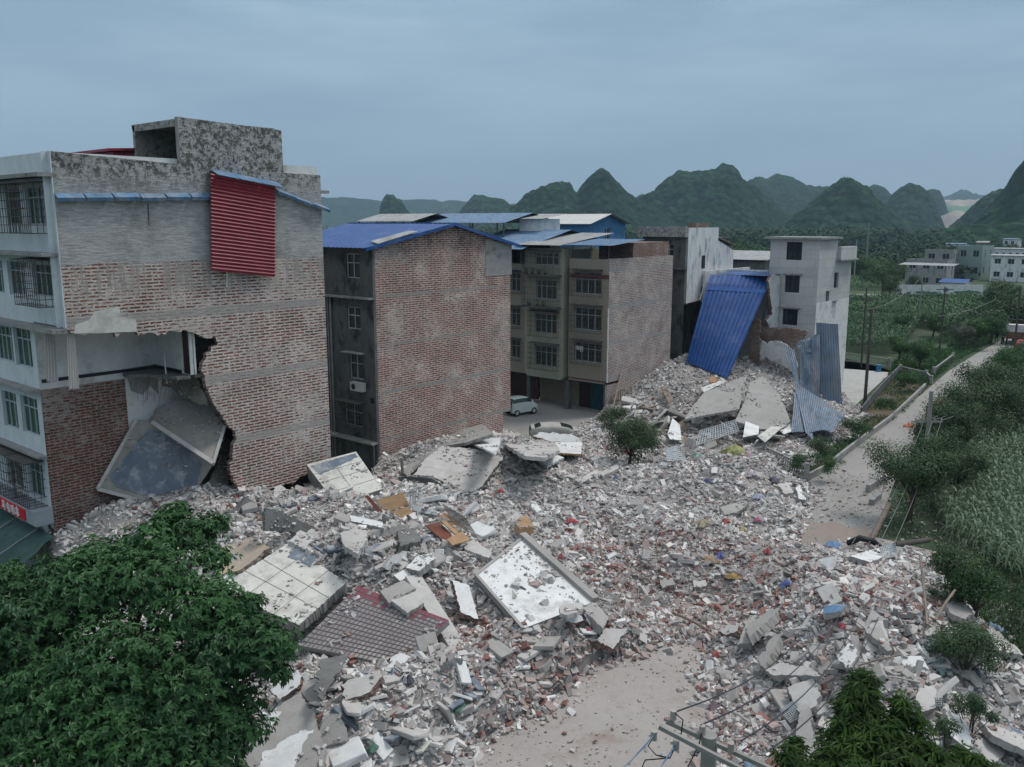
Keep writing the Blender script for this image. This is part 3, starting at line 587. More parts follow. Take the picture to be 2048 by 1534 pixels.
grille(b1, 'y', YF, -1, -41.25, -38.75, 16.55, 18.62, .75, 12, 6); grille(b1, 'y', YF, -1, -46.8, -41.7, 16.55, 18.62, .7, 18, 6)
grille(b1, 'y', YF, -1, -41.2, -38.6, 13.5, 15.45, .75, 12, 6)
grille(b1, 'y', YF, -1, -44.1, -41.85, 4.05, 6.15, .8, 10, 5); grille(b1, 'y', YF, -1, -47.5, -44.3, 4.05, 6.15, .8, 10, 5)
lg = MB()
lg.box(-62, X1+.02, 15.0, 15.595, 18.84, 19.0); lg.box(-62, X1-.1, 14.9, 15.595, 15.62, 15.76); lg.box(-62, X1+.05, 15.0, 15.595, 12.42, 12.6)
lg.box(-62, XN+.05, 15.1, 15.595, 9.45, 9.6); lg.box(-62, XN+.1, 15.2, 15.595, 6.4, 6.5)
lg.build('floor_ledge', 'cement', b1)
# roof slab, floors, cross walls inside
fl = MB()
fl.box(-62, X1-.27, Y1+.02, Y1b-.02, 18.7, 18.85); fl.box(-62, X1-.27, Y1+.02, Y1b-.02, 12.55, 12.7)
fl.box(-62, XN-.02, Y1+.02, Y1b, 9.7, 9.85); fl.box(-62, X1-.27, 21.42, Y1b-.02, 9.7, 9.85); fl.box(-62, X1-.27, 24.4, Y1b-.02, 6.3, 6.45)
fl.build('floor_slab', 'conc_dark', b1)
rw = MB(); rw.box(-62, X1-.27, Y1b-.24, Y1b-.005, 0, 19.4); rw.box(-62, -61.8, Y1, Y1b, 0, 19.4); rw.build('rear_wall', 'cement', b1)
nb = MB(); nb.box(XN-.22, XN, Y1+.01, 19.5, 0, 9.55); nb.build('party_wall', 'brick1b', b1, label='dark red brick party wall left bare by the fallen bay')
nb = MB(); nb.box(XN-.22, XN, Y1+.01, Y1b-.3, 9.56, 12.54); nb.box(XN-.22, XN-.01, 19.5, Y1b-.3, 0, 9.55); nb.build('room_wall', 'white', b1, label='white plastered wall of the exposed room')
pl_ = wallpoly('plaster_patch', ['cement', 'cement'], b1, XN+.012, [tuple(p.yz) for p in [px_(a, b, XN) for a, b in [(250,738),(313,727),(318,790),(300,772),(285,790),(262,782)]]], .02)
cw = MB()
wall(cw, 'y', 21.2, -1, XN, X1-.27, 9.86, 12.54, [(-39.05, -38.33, 9.86, 11.98)], .2)
cw.box(XN, X1-.27, 21.42, 21.5, 9.86, 12.54, 0); cw.build('cross_wall', 'white', b1)
MB().box(-39.04, -38.34, 21.29, 21.34, 9.87, 11.97).build('inner_door', 'darkwood', b1, label='dark wooden door of the exposed room')
sk = MB(); sk.box(XN, XN+.03, Y1+.1, 21.19, 9.86, 10.02); sk.box(XN+.03, -39.1, 21.16, 21.19, 9.86, 10.02); sk.build('skirting', 'blackmetal', b1)
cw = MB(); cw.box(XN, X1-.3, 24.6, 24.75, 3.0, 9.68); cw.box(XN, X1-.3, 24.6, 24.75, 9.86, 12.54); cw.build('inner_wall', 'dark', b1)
# broken stub of the room floor against the cross wall
sb = rough([Vector(p) for p in [(XN, 19.4, 9.7), (XN, 21.19, 9.7), (-38.3, 21.19, 9.7), (-38.3, 20.5, 9.7), (-39.6, 20.2, 9.7), (-40.3, 19.9, 9.7), (-40.8, 19.3, 9.7)]], .3, .06, 2); sb = [Vector((p.x, p.y, 9.7)) for p in sb]
MB().prism(sb, (0, 0, .14)).build('broken_floor_edge', 'conc_dark', b1)
# jagged masonry edge of the party wall and hanging bars
rb = MB()
for i in range(15):
    x = random.uniform(-41.2, -38.4); y = 20.6-random.random()*1.2; z = 9.7; d = Vector((random.uniform(-.3, .3), random.uniform(-.6, -.1), random.uniform(-1.4, -.5)))
    rb.tube([(x, y, z), (x+d.x*.4, y+d.y*.7, z+d.z*.3), (x+d.x, y+d.y, z+d.z)], .009, 4)
rb.build('reinforcing_bars', 'rust', b1)
# penthouse over the stairs
ph = MB()
ph.box(-42.2, X1-.27, 26.5, 26.7, 18.86, 21.5); ph.box(-42.2, -42.0, 21.2, 26.5, 18.86, 21.55)
ph.box(-42.25, X1-.27, 21.2, 26.5, 21.42, 21.6); ph.box(-42.2, X1-.27, 21.2, 21.35, 21.3-.02, 21.42); ph.box(-42.0, X1-.27, 21.2, 21.35, 18.86, 19.72)
ph.build('stair_house', 'cement_moss', b1)
pp = MB(); pp.box(-62, X1-.28, Y1b-.3, Y1b-.24, 18.86, 19.4); pp.box(-62, -42.26, 20.4, 20.55, 18.86, 20.1); pp.build('parapet', 'cement', b1)
rf = MB(); rf.box(-52, -42.3, 20.2, 26.0, 20.15, 20.3); rf.prism([(-52.3, 19.9, 20.32), (-42.1, 19.9, 20.32), (-42.1, 26.3, 20.75), (-52.3, 26.3, 20.75)], (0, 0, .12)); rf.build('roof_shelter', M['redsheet'], b1, label='faded red sheet roof of the rooftop shelter')
for o, nm, mt in (((-38.0-.5, X1-.3, 27.4, 27.6, 19.4, 19.85), 'chimney', 'cement_moss'), ((X1-.3, X1+.0, Y1b+.0, Y1b+.55, 18.5, 18.65), 'beam_end', 'cement')):
    MB().box(*o).build(nm, mt, b1)
# light blue flashing strips
f = MB()
def strip(mb, a, b, h, th=.07, n_=6, seed=0):
    a, b = px_(*a, X1), px_(*b, X1)
    for i in range(n_):
        p, q = a.lerp(b, i/n_), a.lerp(b, (i+1)/n_-.01); dz = random.uniform(-.02, .02)
        mb.prism([(X1+.012, p.y, p.z+dz), (X1+.012, q.y, q.z+dz), (X1+.30, q.y, q.z-h*.55+dz), (X1+.30, p.y, p.z-h*.55+dz)], (0, 0, -.02)).prism([(X1+.30, p.y, p.z-h*.55+dz), (X1+.30, q.y, q.z-h*.55+dz), (X1+.26, q.y, q.z-h+dz), (X1+.26, p.y, p.z-h+dz)], (-.015, 0, 0))
strip(f, (108, 386), (425, 386), .34); f.build('flashing', 'bluepale', b1); f = MB(); strip(f, (550, 376), (655, 415), .30, n_=3); f.build('flashing', 'bluepale', b1)
f = MB(); p = px_(295, 408, X1); f.tube([(X1+.03, p.y, p.z), (X1+.03, p.y, p.z-.9), (X1+.1, p.y, p.z-.95)], .02, 5)
f.build('hanging_pipe', 'iron', b1)
rs = thing('hanging_red_sheet', px_(485, 450, X1+.4), 'crimson corrugated sheet panel hanging high on the brick wall', 'metal sheet')
c0, c1_, c2_, c3_ = px_(421, 347, X1+.45), px_(551, 372, X1+.45), px_(549, 554, X1+.30), px_(423, 541, X1+.30)
s_ = MB(); corr(s_, c0, (c3_-c0), (c1_-c0), .165, .035, trap=False); s_.build('ribbed_sheet', 'redsheet', rs)
cp = MB(); a, b = px_(420, 337, X1+.02), px_(554, 364, X1+.02)
for i in range(3):
    p, q = a.lerp(b, i/3), a.lerp(b, (i+1)/3-.01)
    cp.prism([p, q, q+Vector((.62, 0, -.28)), p+Vector((.62, 0, -.28))], (0, 0, -.03))
cp.build('ridge_cap', 'bluepale', rs)
bk = MB(); a = px_(455, 548, X1+.2); bk.bar(a+Vector((0, 0, .3)), a+Vector((0, -.1, -.62)), .07); bk.bar(a+Vector((0, -.2, -.05)), a+Vector((0, .12, -.05)), .05); bk.build('bracket', 'paleplank', rs)
# cream plaster patch above the hole, curtains
pp_ = [px_(a, b, X1) for a, b in [(148,667),(150,650),(178,640),(190,622),(238,615),(243,634),(272,638),(273,663),(205,666)]]
o = wallpoly('plaster_patch', ['cream', 'cream'], b1, X1+.02, [(p.y, p.z) for p in pp_], .02, label='cream plaster patch over the torn room')
def curtain(px0, px1, y0, y1, X):
    a, b = px_(px0, y0, X), px_(px1, y0, X); c, d = px_(px0+4, y1, X), px_(px1+8, y1, X); mb = MB(); n_ = 22; vs = []
    for j in range(9):
        for i in range(n_+1):
            t = i/n_; top = a.lerp(b, t); bot = c.lerp(d, t); p = top.lerp(bot, j/8); p.x += .06*math.sin(t*25+j*.2)
            if j == 8: p.z += random.uniform(0, .1)
            vs.append(p)
    mb.addm(vs, [(j*(n_+1)+i, j*(n_+1)+i+1, (j+1)*(n_+1)+i+1, (j+1)*(n_+1)+i) for j in range(8) for i in range(n_)], 0, True)
    return mb
curtain(88, 108, 655, 766, -39.6).build('curtain', 'cloth_white', label='broad stained white curtain hanging from the ledge inside the torn room', cat='curtain')
curtain(133, 150, 665, 780, -38.3).build('curtain', 'cloth_white', label='narrow white curtain hanging at the outer corner of the torn room', cat='curtain')
MB().tube([px_(328, 707, -39.5), px_(334, 767, -39.5)], .035, 6).build('hanging_pipe', 'white', b1)
# shop sign with characters, tarpaulin
sg = thing('shop_sign', (-43.5, 15.0, 3.3), 'red shop sign with white characters below the caged window', 'sign')
MB().box(-62, XN+.12, 14.75, 15.59, 3.35, 4.02).box(-62, XN+.12, 14.8, 15.58, 3.3-.0, 3.35).build('sign_box', 'sign_grey', sg)
MB().box(-58, -42.25, 14.70, 14.748, 3.42, 3.95).build('sign_board', 'sign_red', sg)
STR = {  # stroke pictures of the characters on a 10 grid
 'ma': [[(2,9),(7,9),(7,5)],[(3,9),(2.6,5),(8.6,5),(8.2,1),(6.6,.6)],[(1,3),(6.4,3)]],
 'dian': [[(2,8),(8,8),(8,3.4),(2,3.4),(2,8)],[(2,5.7),(8,5.7)],[(5,9.8),(5,1),(9.2,1),(9.2,2.6)]],
 'dong': [[(1.3,8.3),(4.6,8.3)],[(.8,6),(5,6)],[(2.8,6),(1.3,2.6),(4.6,3.2)],[(4,4.6),(4.9,2)],[(5.5,7),(9.2,7),(8.8,1.2),(7.4,.8)],[(7.2,9.6),(7,5),(5.2,.8)]],
 'che': [[(1.6,8),(8.6,8)],[(4.4,9.8),(2.4,5.2),(8.4,5.2)],[(.8,2.8),(9.4,2.8)],[(5.4,6.8),(5.4,.2)]]}
def glyph(mb, key, x, y, z, s, w):
    for st in STR[key]:
        for (a, b), (c, d) in zip(st, st[1:]):
            p, q = Vector((x+a*s/10, y, z+b*s/10)), Vector((x+c*s/10, y, z+d*s/10)); e = (q-p).normalized()*w*.4
            mb.bar(p-e, q+e, .03, w, up=(0, 0, 1)) if abs(e.z) < abs(e.x) else mb.bar(p-e, q+e, w, .03, up=(0, 1, 0))
for i, k in enumerate(('ma', 'dian', 'dong', 'che')):
    lt = MB()
    g_ = px = None; xc = (-44.95, -44.4, -43.86, -43.32)[i]; glyph(lt, k, xc-.0, 14.68, 3.45, .46, .055); lt.build('character', 'letters', sg)
tp = MB(); n_ = 16
vs = []
for i in range(n_+1):
    for j in range(n_+1):
        u, v = i/n_, j/n_; x = -50+9.3*u; y = 15.3-3.0*v; z = 3.0-1.5*v+.45*math.sin(u*17)*v*.6+.25*mnoise.noise(Vector((u*6, v*5, 1)))-.3*abs(math.sin(u*9))
        vs.append((x, y, z))
tp.addm(vs, [(i*(n_+1)+j, (i+1)*(n_+1)+j, (i+1)*(n_+1)+j+1, i*(n_+1)+j+1) for i in range(n_) for j in range(n_)], 0, True)
aw = thing('shop_awning', (-45, 14, 0), 'sagging green tarpaulin awning under the red shop sign', 'awning')
tp.build('tarpaulin', 'tarp', aw); pm = MB()
for x in (-49.5, -47.2, -44.9, -42.4): pm.tube([(x, 12.4, 0), (x, 12.4, 1.6), (x, 15.3, 2.9)], .03, 6)
pm.build('awning_frame', 'galv', aw)
# ---------------------------------------------------------------- building two (blue roof)
X2, Y2, Y2b, X2L = -44.3, 37.9, 51.5, -55.
b2 = thing('brick_house', (-49, 45, 0), 'tall brick sided house under a bright blue gabled roof behind the rubble', 'building')
def gable(y): return 15.5+(y-Y2)/(45.1-Y2)*1.25 if y < 45.1 else 16.75-(y-45.1)/(Y2b-45.1)*1.35
sw = [(Y2, -.2), (50.6, -.2), (50.6, 2.3), (Y2b, 2.3), (Y2b, gable(Y2b)), (45.1, 16.75), (Y2, gable(Y2))]
def bandplaster(zs, w, c=(.30, .30, .295), patchy=.5):
    def fn(n, l, ob, col):
        s = n.new('ShaderNodeSeparateXYZ'); l.new(ob, s.inputs[0]); t = tex(n, l, 'Noise', .7, 7, .7, ob)
        for zc in zs:
            w_ = n.new('ShaderNodeMath'); w_.operation = 'SUBTRACT'; l.new(s.outputs['Z'], w_.inputs[0]); w_.inputs[1].default_value = zc
            a_ = n.new('ShaderNodeMath'); a_.operation = 'ABSOLUTE'; l.new(w_.outputs[0], a_.inputs[0])
            q_ = n.new('ShaderNodeMapRange'); l.new(a_.outputs[0], q_.inputs['Value']); q_.inputs['From Min'].default_value = w; q_.inputs['From Max'].default_value = w-.05
            q2 = mix(n, l, 1., q_.outputs[0], ramp(n, l, t.outputs['Fac'], .40, .56, (.12,)*3+(1,), (.9,)*3+(1,)), 'MULTIPLY'); col = mix(n, l, q2, col, c)
        # darker blotches towards the eaves
        r2 = n.new('ShaderNodeMapRange'); l.new(s.outputs['Z'], r2.inputs['Value']); r2.inputs['From Min'].default_value = zs[0]+1.4; r2.inputs['From Max'].default_value = zs[0]+4
        t2 = tex(n, l, 'Noise', 1.8, 9, .75, ob); g_ = mix(n, l, 1., ramp(n, l, t2.outputs['Fac'], .42, .6, (0, 0, 0, 1), (.8,)*3+(1,)), r2.outputs[0], 'MULTIPLY')
        return mix(n, l, g_, col, (.05, .045, .04))
    return fn
M['brick2'] = brickmat('smeared_red_brick_banded', (.265, .075, .052), (.14, .048, .038), (.48, .435, .405), (.45, .405, .375), .42, row=.15, bw=.6, msize=.036, darkpatch=.5, plaster=bandplaster((12.2, 8.95, 5.7, 2.45), .14, (.27, .262, .255)))
wallpoly('brick_wall', ['brick2', 'cement'], b2, X2, sw, .24)
pa = [px_(a, b, X2) for a, b in [(971,478),(1023,490),(1023,549),(971,553)]]
wallpoly('render_patch', ['cement', 'cement'], b2, X2+.025, [(p.y, p.z) for p in pa], .022, label='smooth grey render patch under the right eave')
bw = MB(); ops2 = [rect(py_, Y2, *q, 0) for q in [(692,507,719,556), (694,614,721,658), (699,708,726,758), (739,796,748,808), (690,806,724,852)]]
wall(bw, 'y', Y2, -1, X2L, X2-.24, -.2, 15.5, ops2); bw.box(X2L, X2-.25, Y2b-.24, Y2b, 2.3, 15.35); bw.box(X2L, X2-.25, 50.4, 50.6, -.2, 2.3); bw.box(X2L, X2L+.2, Y2+.01, Y2b-.25, -.2, 15.4)
bw.box(X2L+.2, X2-.25, Y2+.3, Y2b-.3, 2.15, 2.3)
M['cement_dark'] = mat('sooty_render', (.125, .13, .128), (.08, .084, .082), stain=(.02, .02, .02), stain_amt=.85, stain_sc=1.0, st_lo=.5, stretch=(1, 1, .5))
bw.build('rear_wall', 'cement_dark', b2)
for i, o in enumerate(ops2):
    if i == 3: MB().box(o[0], o[1], Y2+.2, Y2+.24, o[2], o[3]).build('vent_hole', 'dark', b2)
    else: window(b2, 'y', Y2, -1, o, 2, .62)
lg = MB(); lg.box(X2L, X2-.1, Y2-.5, Y2-.002, 12.0, 12.12); lg.build('rear_ledge', 'cement', b2); lg = MB(); lg.box(X2L, X2-.1, Y2-.6, Y2-.002, 2.2, 2.34); lg.build('rear_ledge', 'cement', b2); lg = MB()
for o in ops2[2:3]: lg.box(o[0]-.3, o[1]+.3, Y2-.5, Y2-.002, o[3]+.08, o[3]+.15)
lg.build('window_hood', 'cement', b2)
o = ops2[4]; grille(b2, 'y', Y2, -1, o[0]-.3, o[1]+.3, o[2]-.1, o[3]+.15, .6, 9, 5)
o = rect(py_, Y2-.3, 703, 765, 726, 782, 0)
acu = thing('air_conditioner', ((o[0]+o[1])/2, Y2-.2, o[2]), 'small white air conditioner unit on the sooty rear wall of the blue roofed house', 'air conditioner')
MB().box(o[0], o[1], Y2-.42, Y2-.05, o[2], o[3]).build('casing', 'ac', acu)
fan = MB(); cx_, cz_ = o[0]+.34, (o[2]+o[3])/2
fan.tube([(cx_, Y2-.425, cz_), (cx_, Y2-.44, cz_)], .2, 16); fan.build('fan_grille', 'blackmetal', acu)
MB().bar((o[0]+.1, Y2-.4, o[2]-.02), (o[0]+.1, Y2, o[2]-.02), .04).bar((o[1]-.1, Y2-.4, o[2]-.02), (o[1]-.1, Y2, o[2]-.02), .04).build('bracket', 'iron', acu)
for i, (a, r) in enumerate([(-48.95, .07), (-49.25, .05), (-49.8, .05), (-44.75, .06)]):
    z1 = 12.0 if i < 3 else 2.2
    MB().tube([(a, Y2-.13, 0), (a, Y2-.13, z1)], r, 8).build('drainpipe', 'galv', b2)
# blue roof
rf = MB(); xl, xr_ = X2L-.6, X2+.35; ov = .7
yl, yr = Y2-1.0, Y2b+.9
za, zb, zr = gable(Y2)-.12, gable(Y2b)-.15, 16.95
corr(rf, (xl, yl, za), (xr_-xl, 0, 0), (0, 45.1-yl, zr-za), .45, .03); corr(rf, (xr_, yr, zb), (xl-xr_, 0, 0), (0, 45.1-yr, zr-zb), .45, .03)
rfo = rf.build('roof', 'blueroof', b2)
tr_ = MB(); tr_.bar((xr_, yl, za-.08), (xr_, 45.1, zr-.08), .05, .22); tr_.bar((xr_, 45.1, zr-.08), (xr_, yr, zb-.08), .05, .22); tr_.bar((xl, 45.1, zr+.02), (xr_, 45.1, zr+.02), .4, .05); tr_.build('roof_trim', 'blueroof', rfo)
pt = MB(); pt.prism([(X2-.6, Y2+.2, gable(Y2)+.25), (X2+.38, Y2+.0, gable(Y2)+.12), (X2+.38, 41.5, gable(41.5)+.26), (X2-.6, 41.5, gable(41.5)+.28)], (0, 0, .05)); pt.build('patch_sheet', 'greyroof', rfo)
def heater(x, y, z, lab):
    h = thing('water_heater', (x, y, z), lab, 'water heater')
    MB().tube([(x-.9, y, z+1.0), (x+.9, y, z+1.0)], .3, 16).build('tank', 'galv', h)
    m_ = MB()
    for s in (-.7, .7): m_.bar((x+s, y+.2, z), (x+s, y+.1, z+.8), .05).bar((x+s, y-1.1, z), (x+s, y, z+.8), .05)
    m_.build('stand', 'iron', h); m_ = MB()
    for i in range(12): m_.tube([(x-.75+i*.136, y-1.1, z+.08), (x-.75+i*.136, y-.1, z+.85)], .03, 5)
    m_.build('collector_tubes', 'blackmetal', h)
q = pd(727, 492, 75); heater(q.x, q.y, q.z, 'solar water heater tank on a stand behind the bright blue roof')
# ---------------------------------------------------------------- building three (tiled front, cages)
X3, Y3, Y3b, ZB = -43.28, 63.44, 74.2, 3.0
def b3block(x0, x1, top, m, lab, name='tiled_house'):
    t = thing(name, ((x0+x1)/2, 68, 0), lab, 'building'); return t
b3 = b3block(0, 0, 0, 0, 'narrow beige tiled house with caged windows and a bare brick side wall beside the debris'); b3.location.x = b3['org'][0]; b3.location.x = -45.5; b3['org'] = (-45.5, 68., 0.)
M['brick3'] = brickmat('pale_mortared_brick_banded', (.22, .11, .095), (.13, .08, .072), (.46, .42, .40), (.43, .39, .37), .75, row=.15, bw=.55, msize=.05, darkpatch=.6, plaster=bandplaster((12.9, 9.75, 6.55, 3.3), .17, (.27, .28, .285)))
MB().box(X3-.22, X3, Y3+.02, Y3b, 0, 13.9).build('brick_wall', 'brick3', b3)
w3 = [rect(py_, Y3, *q, 0) for q in [(1149,545,1202,588), (1149,616,1202,660), (1149,686,1202,724)]]
mb = MB(); wall(mb, 'y', Y3, -1, -47.6, X3, ZB, 13.85, w3); mb.box(-47.6, X3-.23, Y3b-.2, Y3b, 0, 13.9); mb.box(-47.6, X3-.23, Y3+.3, Y3b-.2, 13.0, 13.15); mb.box(-47.6, X3-.0, Y3+.02, Y3+1.9, ZB-.18, ZB-.002)
mb.build('tiled_front', 'tile_beige', b3)
MB().box(-47.6, X3+.02, Y3-.05, Y3-.003, 12.15, 12.5).box(-47.6, X3+.02, Y3-.03, Y3-.003, ZB, ZB+.1).build('red_band', 'tile_red', b3)
for i, o in enumerate(w3):
    window(b3, 'y', Y3, -1, o, 4, .68); grille(b3, 'y', Y3, -1, o[0]-.15, o[1]+.15, o[2]-.2, o[3]+.25, .55, 12, 5)
MB().box(X3-.06, X3+.03, Y3-.04, Y3+.04, ZB, 9.6).build('corner_strip', 'white', b3)
gs = MB(); gs.box(-47.6, X3-.25, 65.3, 65.45, 0, 2.8, 0); gs.build('ground_floor_wall', 'darkwood', b3)
MB().box(-46.3, -44.6, 65.2, 65.29, 0, 2.5).build('shutter', mat('teal_shutter', (.02, .085, .10), (.015, .06, .075)), b3, label='teal blue shutter of the ground floor')
rb_ = MB(); rb_.box(-47.3, X3-.3, 67.6, 73.8, 13.15, 15.2); rb_.build('roof_room', 'brickred', b3)
for x in (-47.4, -45.4, X3-.2): MB().bar((x, Y3+.2, 13.85), (x, Y3+.2, 15.1), .07).build('canopy_post', 'iron', b3)
mb = MB(); corr(mb, (-48.3, 62.9, 15.05), (5.6, 0, 0), (0, 5.2, .45), .2, .03); mb.build('canopy', 'bluepale', b3)
def laundry(o, y): 
    m_ = MB(); r = random.Random(4)
    for i in range(5): x = o[0]+.35+i*.17; m_.prism([(x, y, o[3]-.3), (x+.14, y, o[3]-.3), (x+.15, y+.01, o[3]-.3-r.uniform(.3, .55)), (x-.02, y+.01, o[3]-.35-r.uniform(.3, .5))], (0, .02, 0))
    return m_
laundry(w3[2], Y3-.3).build('laundry', 'cloth_white', label='white laundry hanging in the lowest window cage of the beige house', cat='laundry')
# middle house (olive, balconies)
b4 = thing('olive_house', (-50.1, 68, 0), 'olive tiled house with plants on its caged balconies between the two beige fronts', 'building')
wm = [rect(py_, Y3-.3, *q, 0) for q in [(1070,506,1117,530), (1072,560,1113,598), (1070,628,1113,666), (1070,692,1113,732)]]
mb = MB(); wall(mb, 'y', Y3-.3, -1, -52.5, -47.95, ZB-.1, 14.7, wm); mb.box(-52.5, -52.35, Y3-.28, Y3b, ZB, 14.6); mb.box(-48.1, -47.96, Y3-.28, Y3b, ZB, 14.6); mb.box(-52.3, -48.2, Y3-.28, Y3+1.9, ZB-.28, ZB-.11); mb.build('tiled_front', 'tile_olive', b4)
for i, o in enumerate(wm): window(b4, 'y', Y3-.3, -1, o, 4, .68)
for i, o in enumerate(wm[2:]): grille(b4, 'y', Y3-.3, -1, o[0]-.35, o[1]+.35, o[2]-.3, o[3]+.25, .7, 12, 5)
grille(b4, 'y', Y3-.3, -1, -52.3, -48.3, 12.35, 14.5, .8, 22, 4, name='balcony_cage'); grille(b4, 'y', Y3-.3, -1, -52.3, -48.3, 9.45, 12.2, .8, 22, 5, name='balcony_cage')
MB().box(-52.4, -48.2, Y3-1.15, Y3-.31, 12.2, 12.3).box(-52.4, -48.2, Y3-1.15, Y3-.31, 9.3, 9.4).build('balcony_floor', 'cement_dark', b4)
mb = MB(); corr(mb, (-53, 62.2, 15.0), (5.2, 0, 0), (0, 8.5, 1.0), .22, .03); mb.build('roof', 'greyroof', b4)
def potplant(x, y, z, r, h, lab):
    t = thing('potted_plant', (x, y, z), lab, 'potted plant', 'plants in pots on the olive house balconies')
    MB().tube([(x, y, z), (x, y, z+r*1.3)], r*.7, 10, r1=r).build('pot', 'rust', t)
    V_, F_, T_ = leafset([((x, y, z+r*1.3+h*.5), (h*.45, h*.45, h*.5))], 60, .12); npmesh('foliage', V_, F_, 'leaf_dark', T_, parent=t)
def sph(n_, g=None):
    g = g or RG; v = g.normal(size=(n_, 3)); return v/np.linalg.norm(v, axis=1, keepdims=True)
def leafset(blobs, n_, size, ratio=.45, fold=True, droop=.3, shell=.35, per=1, seed=None, up=.35):
    """leaf faces through the volume of ellipsoid clumps; per>1 gives rosettes of leaves"""
    g = np.random.default_rng(seed) if seed is not None else RG
    C_ = np.array([b[0] for b in blobs], float); Rr_ = np.array([b[1] if hasattr(b[1], '__len__') else (b[1],)*3 for b in blobs], float)
    w = Rr_.prod(1)**(2/3); k = g.choice(len(blobs), n_, p=w/w.sum())
    d = sph(n_, g); rad = 1-shell*g.random(n_)**1.6; P = C_[k]+d*Rr_[k]*rad[:, None]*(1+.17*g.normal(size=(n_, 1)))
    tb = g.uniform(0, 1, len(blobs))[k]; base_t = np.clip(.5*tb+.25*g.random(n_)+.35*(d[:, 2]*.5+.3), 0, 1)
    nrm = d+np.array([0, 0, up]); nrm /= np.linalg.norm(nrm, axis=1, keepdims=True)
    P = np.repeat(P, per, 0); nrm = np.repeat(nrm, per, 0); base_t = np.repeat(base_t, per); m_ = len(P)
    t = g.normal(size=(m_, 3)); t -= (t*nrm).sum(1, keepdims=True)*nrm; t /= np.linalg.norm(t, axis=1, keepdims=True)
    ax = t*1.0-np.array([0, 0, 1])*droop*g.random((m_, 1))*2+nrm*.25; ax /= np.linalg.norm(ax, axis=1, keepdims=True)
    sd_ = np.cross(ax, nrm); sd_ /= np.linalg.norm(sd_, axis=1, keepdims=True)+1e-9; up_ = np.cross(sd_, ax)
    s = size*g.uniform(.65, 1.25, (m_, 1)); wd = s*ratio*.5
    a = P; b_ = P+ax*s*.45+sd_*wd+up_*wd*.35; c = P+ax*s; d_ = P+ax*s*.45-sd_*wd+up_*wd*.35
    c = c-np.array([0, 0, 1])*s*.12
    V_ = np.stack([a, b_, c, d_], 1).reshape(-1, 3); i = np.arange(m_)[:, None]*4
    F_ = np.concatenate([i+np.array([[0, 1, 2]]), i+np.array([[0, 2, 3]])]); tt = np.clip(base_t+g.normal(0, .12, m_), 0, 1)
    return V_, F_, np.repeat(np.stack([tt, tt, tt], 1), 4, 0)
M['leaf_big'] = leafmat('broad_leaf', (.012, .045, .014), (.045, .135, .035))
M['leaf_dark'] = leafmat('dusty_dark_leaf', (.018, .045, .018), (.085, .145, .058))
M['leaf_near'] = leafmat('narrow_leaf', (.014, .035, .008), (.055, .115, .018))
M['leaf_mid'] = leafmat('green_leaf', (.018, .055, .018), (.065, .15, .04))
M['leaf_grey'] = leafmat('dusty_leaf', (.05, .06, .045), (.11, .125, .09))
for i, (x, h) in enumerate([(-51.9, .35), (-51.2, .5), (-50.4, .4), (-49.7, .75), (-51.6, .4), (-50.6, .6), (-49.9, .45)]):
    top = i < 4
    potplant(x, Y3-.85, 12.31 if top else 9.41, .17, h, f"{['low','bushy','small','tallest'][i] if top else ['leftmost','middle','rightmost'][i-4]} potted plant on the {'upper' if top else 'lower'} balcony of the olive house")
# left beige house, mostly hidden
b5 = thing('tiled_house', (-56.5, 68, 0), 'beige tiled house with a blue awning partly hidden behind the brick house', 'building')
wl = [(-55.6, -53.4, z, z+1.7) for z in (10.6, 7.3, 4.2)]
mb = MB(); wall(mb, 'y', Y3, -1, -60, -52.6, ZB, 13.2, wl); mb.box(-60, -52.6, Y3+.3, Y3b, 13.0, 13.15); mb.box(-60, -52.6, Y3+.02, Y3+1.9, ZB-.18, ZB-.002); mb.box(-60, -52.6, Y3b-.2, Y3b, 0, 13); mb.build('tiled_front', 'tile_beige', b5)
for o in wl: window(b5, 'y', Y3, -1, o, 4, .68); grille(b5, 'y', Y3, -1, o[0]-.15, o[1]+.15, o[2]-.2, o[3]+.2, .5, 12, 5)
MB().box(-56.5, -53.6, Y3-.9, Y3-.01, 12.5, 12.62).build('awning', 'blueroof', b5)
gs = MB(); gs.box(-60, -52.6, 65.3, 65.45, 0, 2.8); gs.build('ground_floor_wall', 'darkwood', b5)
mb = MB(); corr(mb, (-60, 61.5, 14.6), (8.4, 0, 0), (0, 7.5, 1.7), .25, .03); corr(mb, (-51.6, 76.5, 14.9), (-8.4, 0, 0), (0, -7.5, 1.4), .25, .03); mb.build('roof', 'bluepale', b5)
pst = MB()
for x in (-59, -55.8, -52.8): MB().bar((x, Y3-.6, 13.2), (x, Y3-.6, 14.9), .08).build('post', 'cement_dark', b5)
pst.box(-59.5, -52.7, 67, 67.1, 13.2, 15.5); pst.build('roof_wall', 'cement_dark', b5)
gs = MB(); gs.box(-52.35, -47.7, 65.3, 65.45, 0, 2.7); gs.build('ground_floor_wall', 'wood_old', b4)
for x in (-52.4, -47.8, X3-.25): MB().box(x-.2, x+.2, Y3+.1, Y3+.5, 0, ZB-.3).build('pillar', 'cement_dark', b4 if x < -45 else b3)
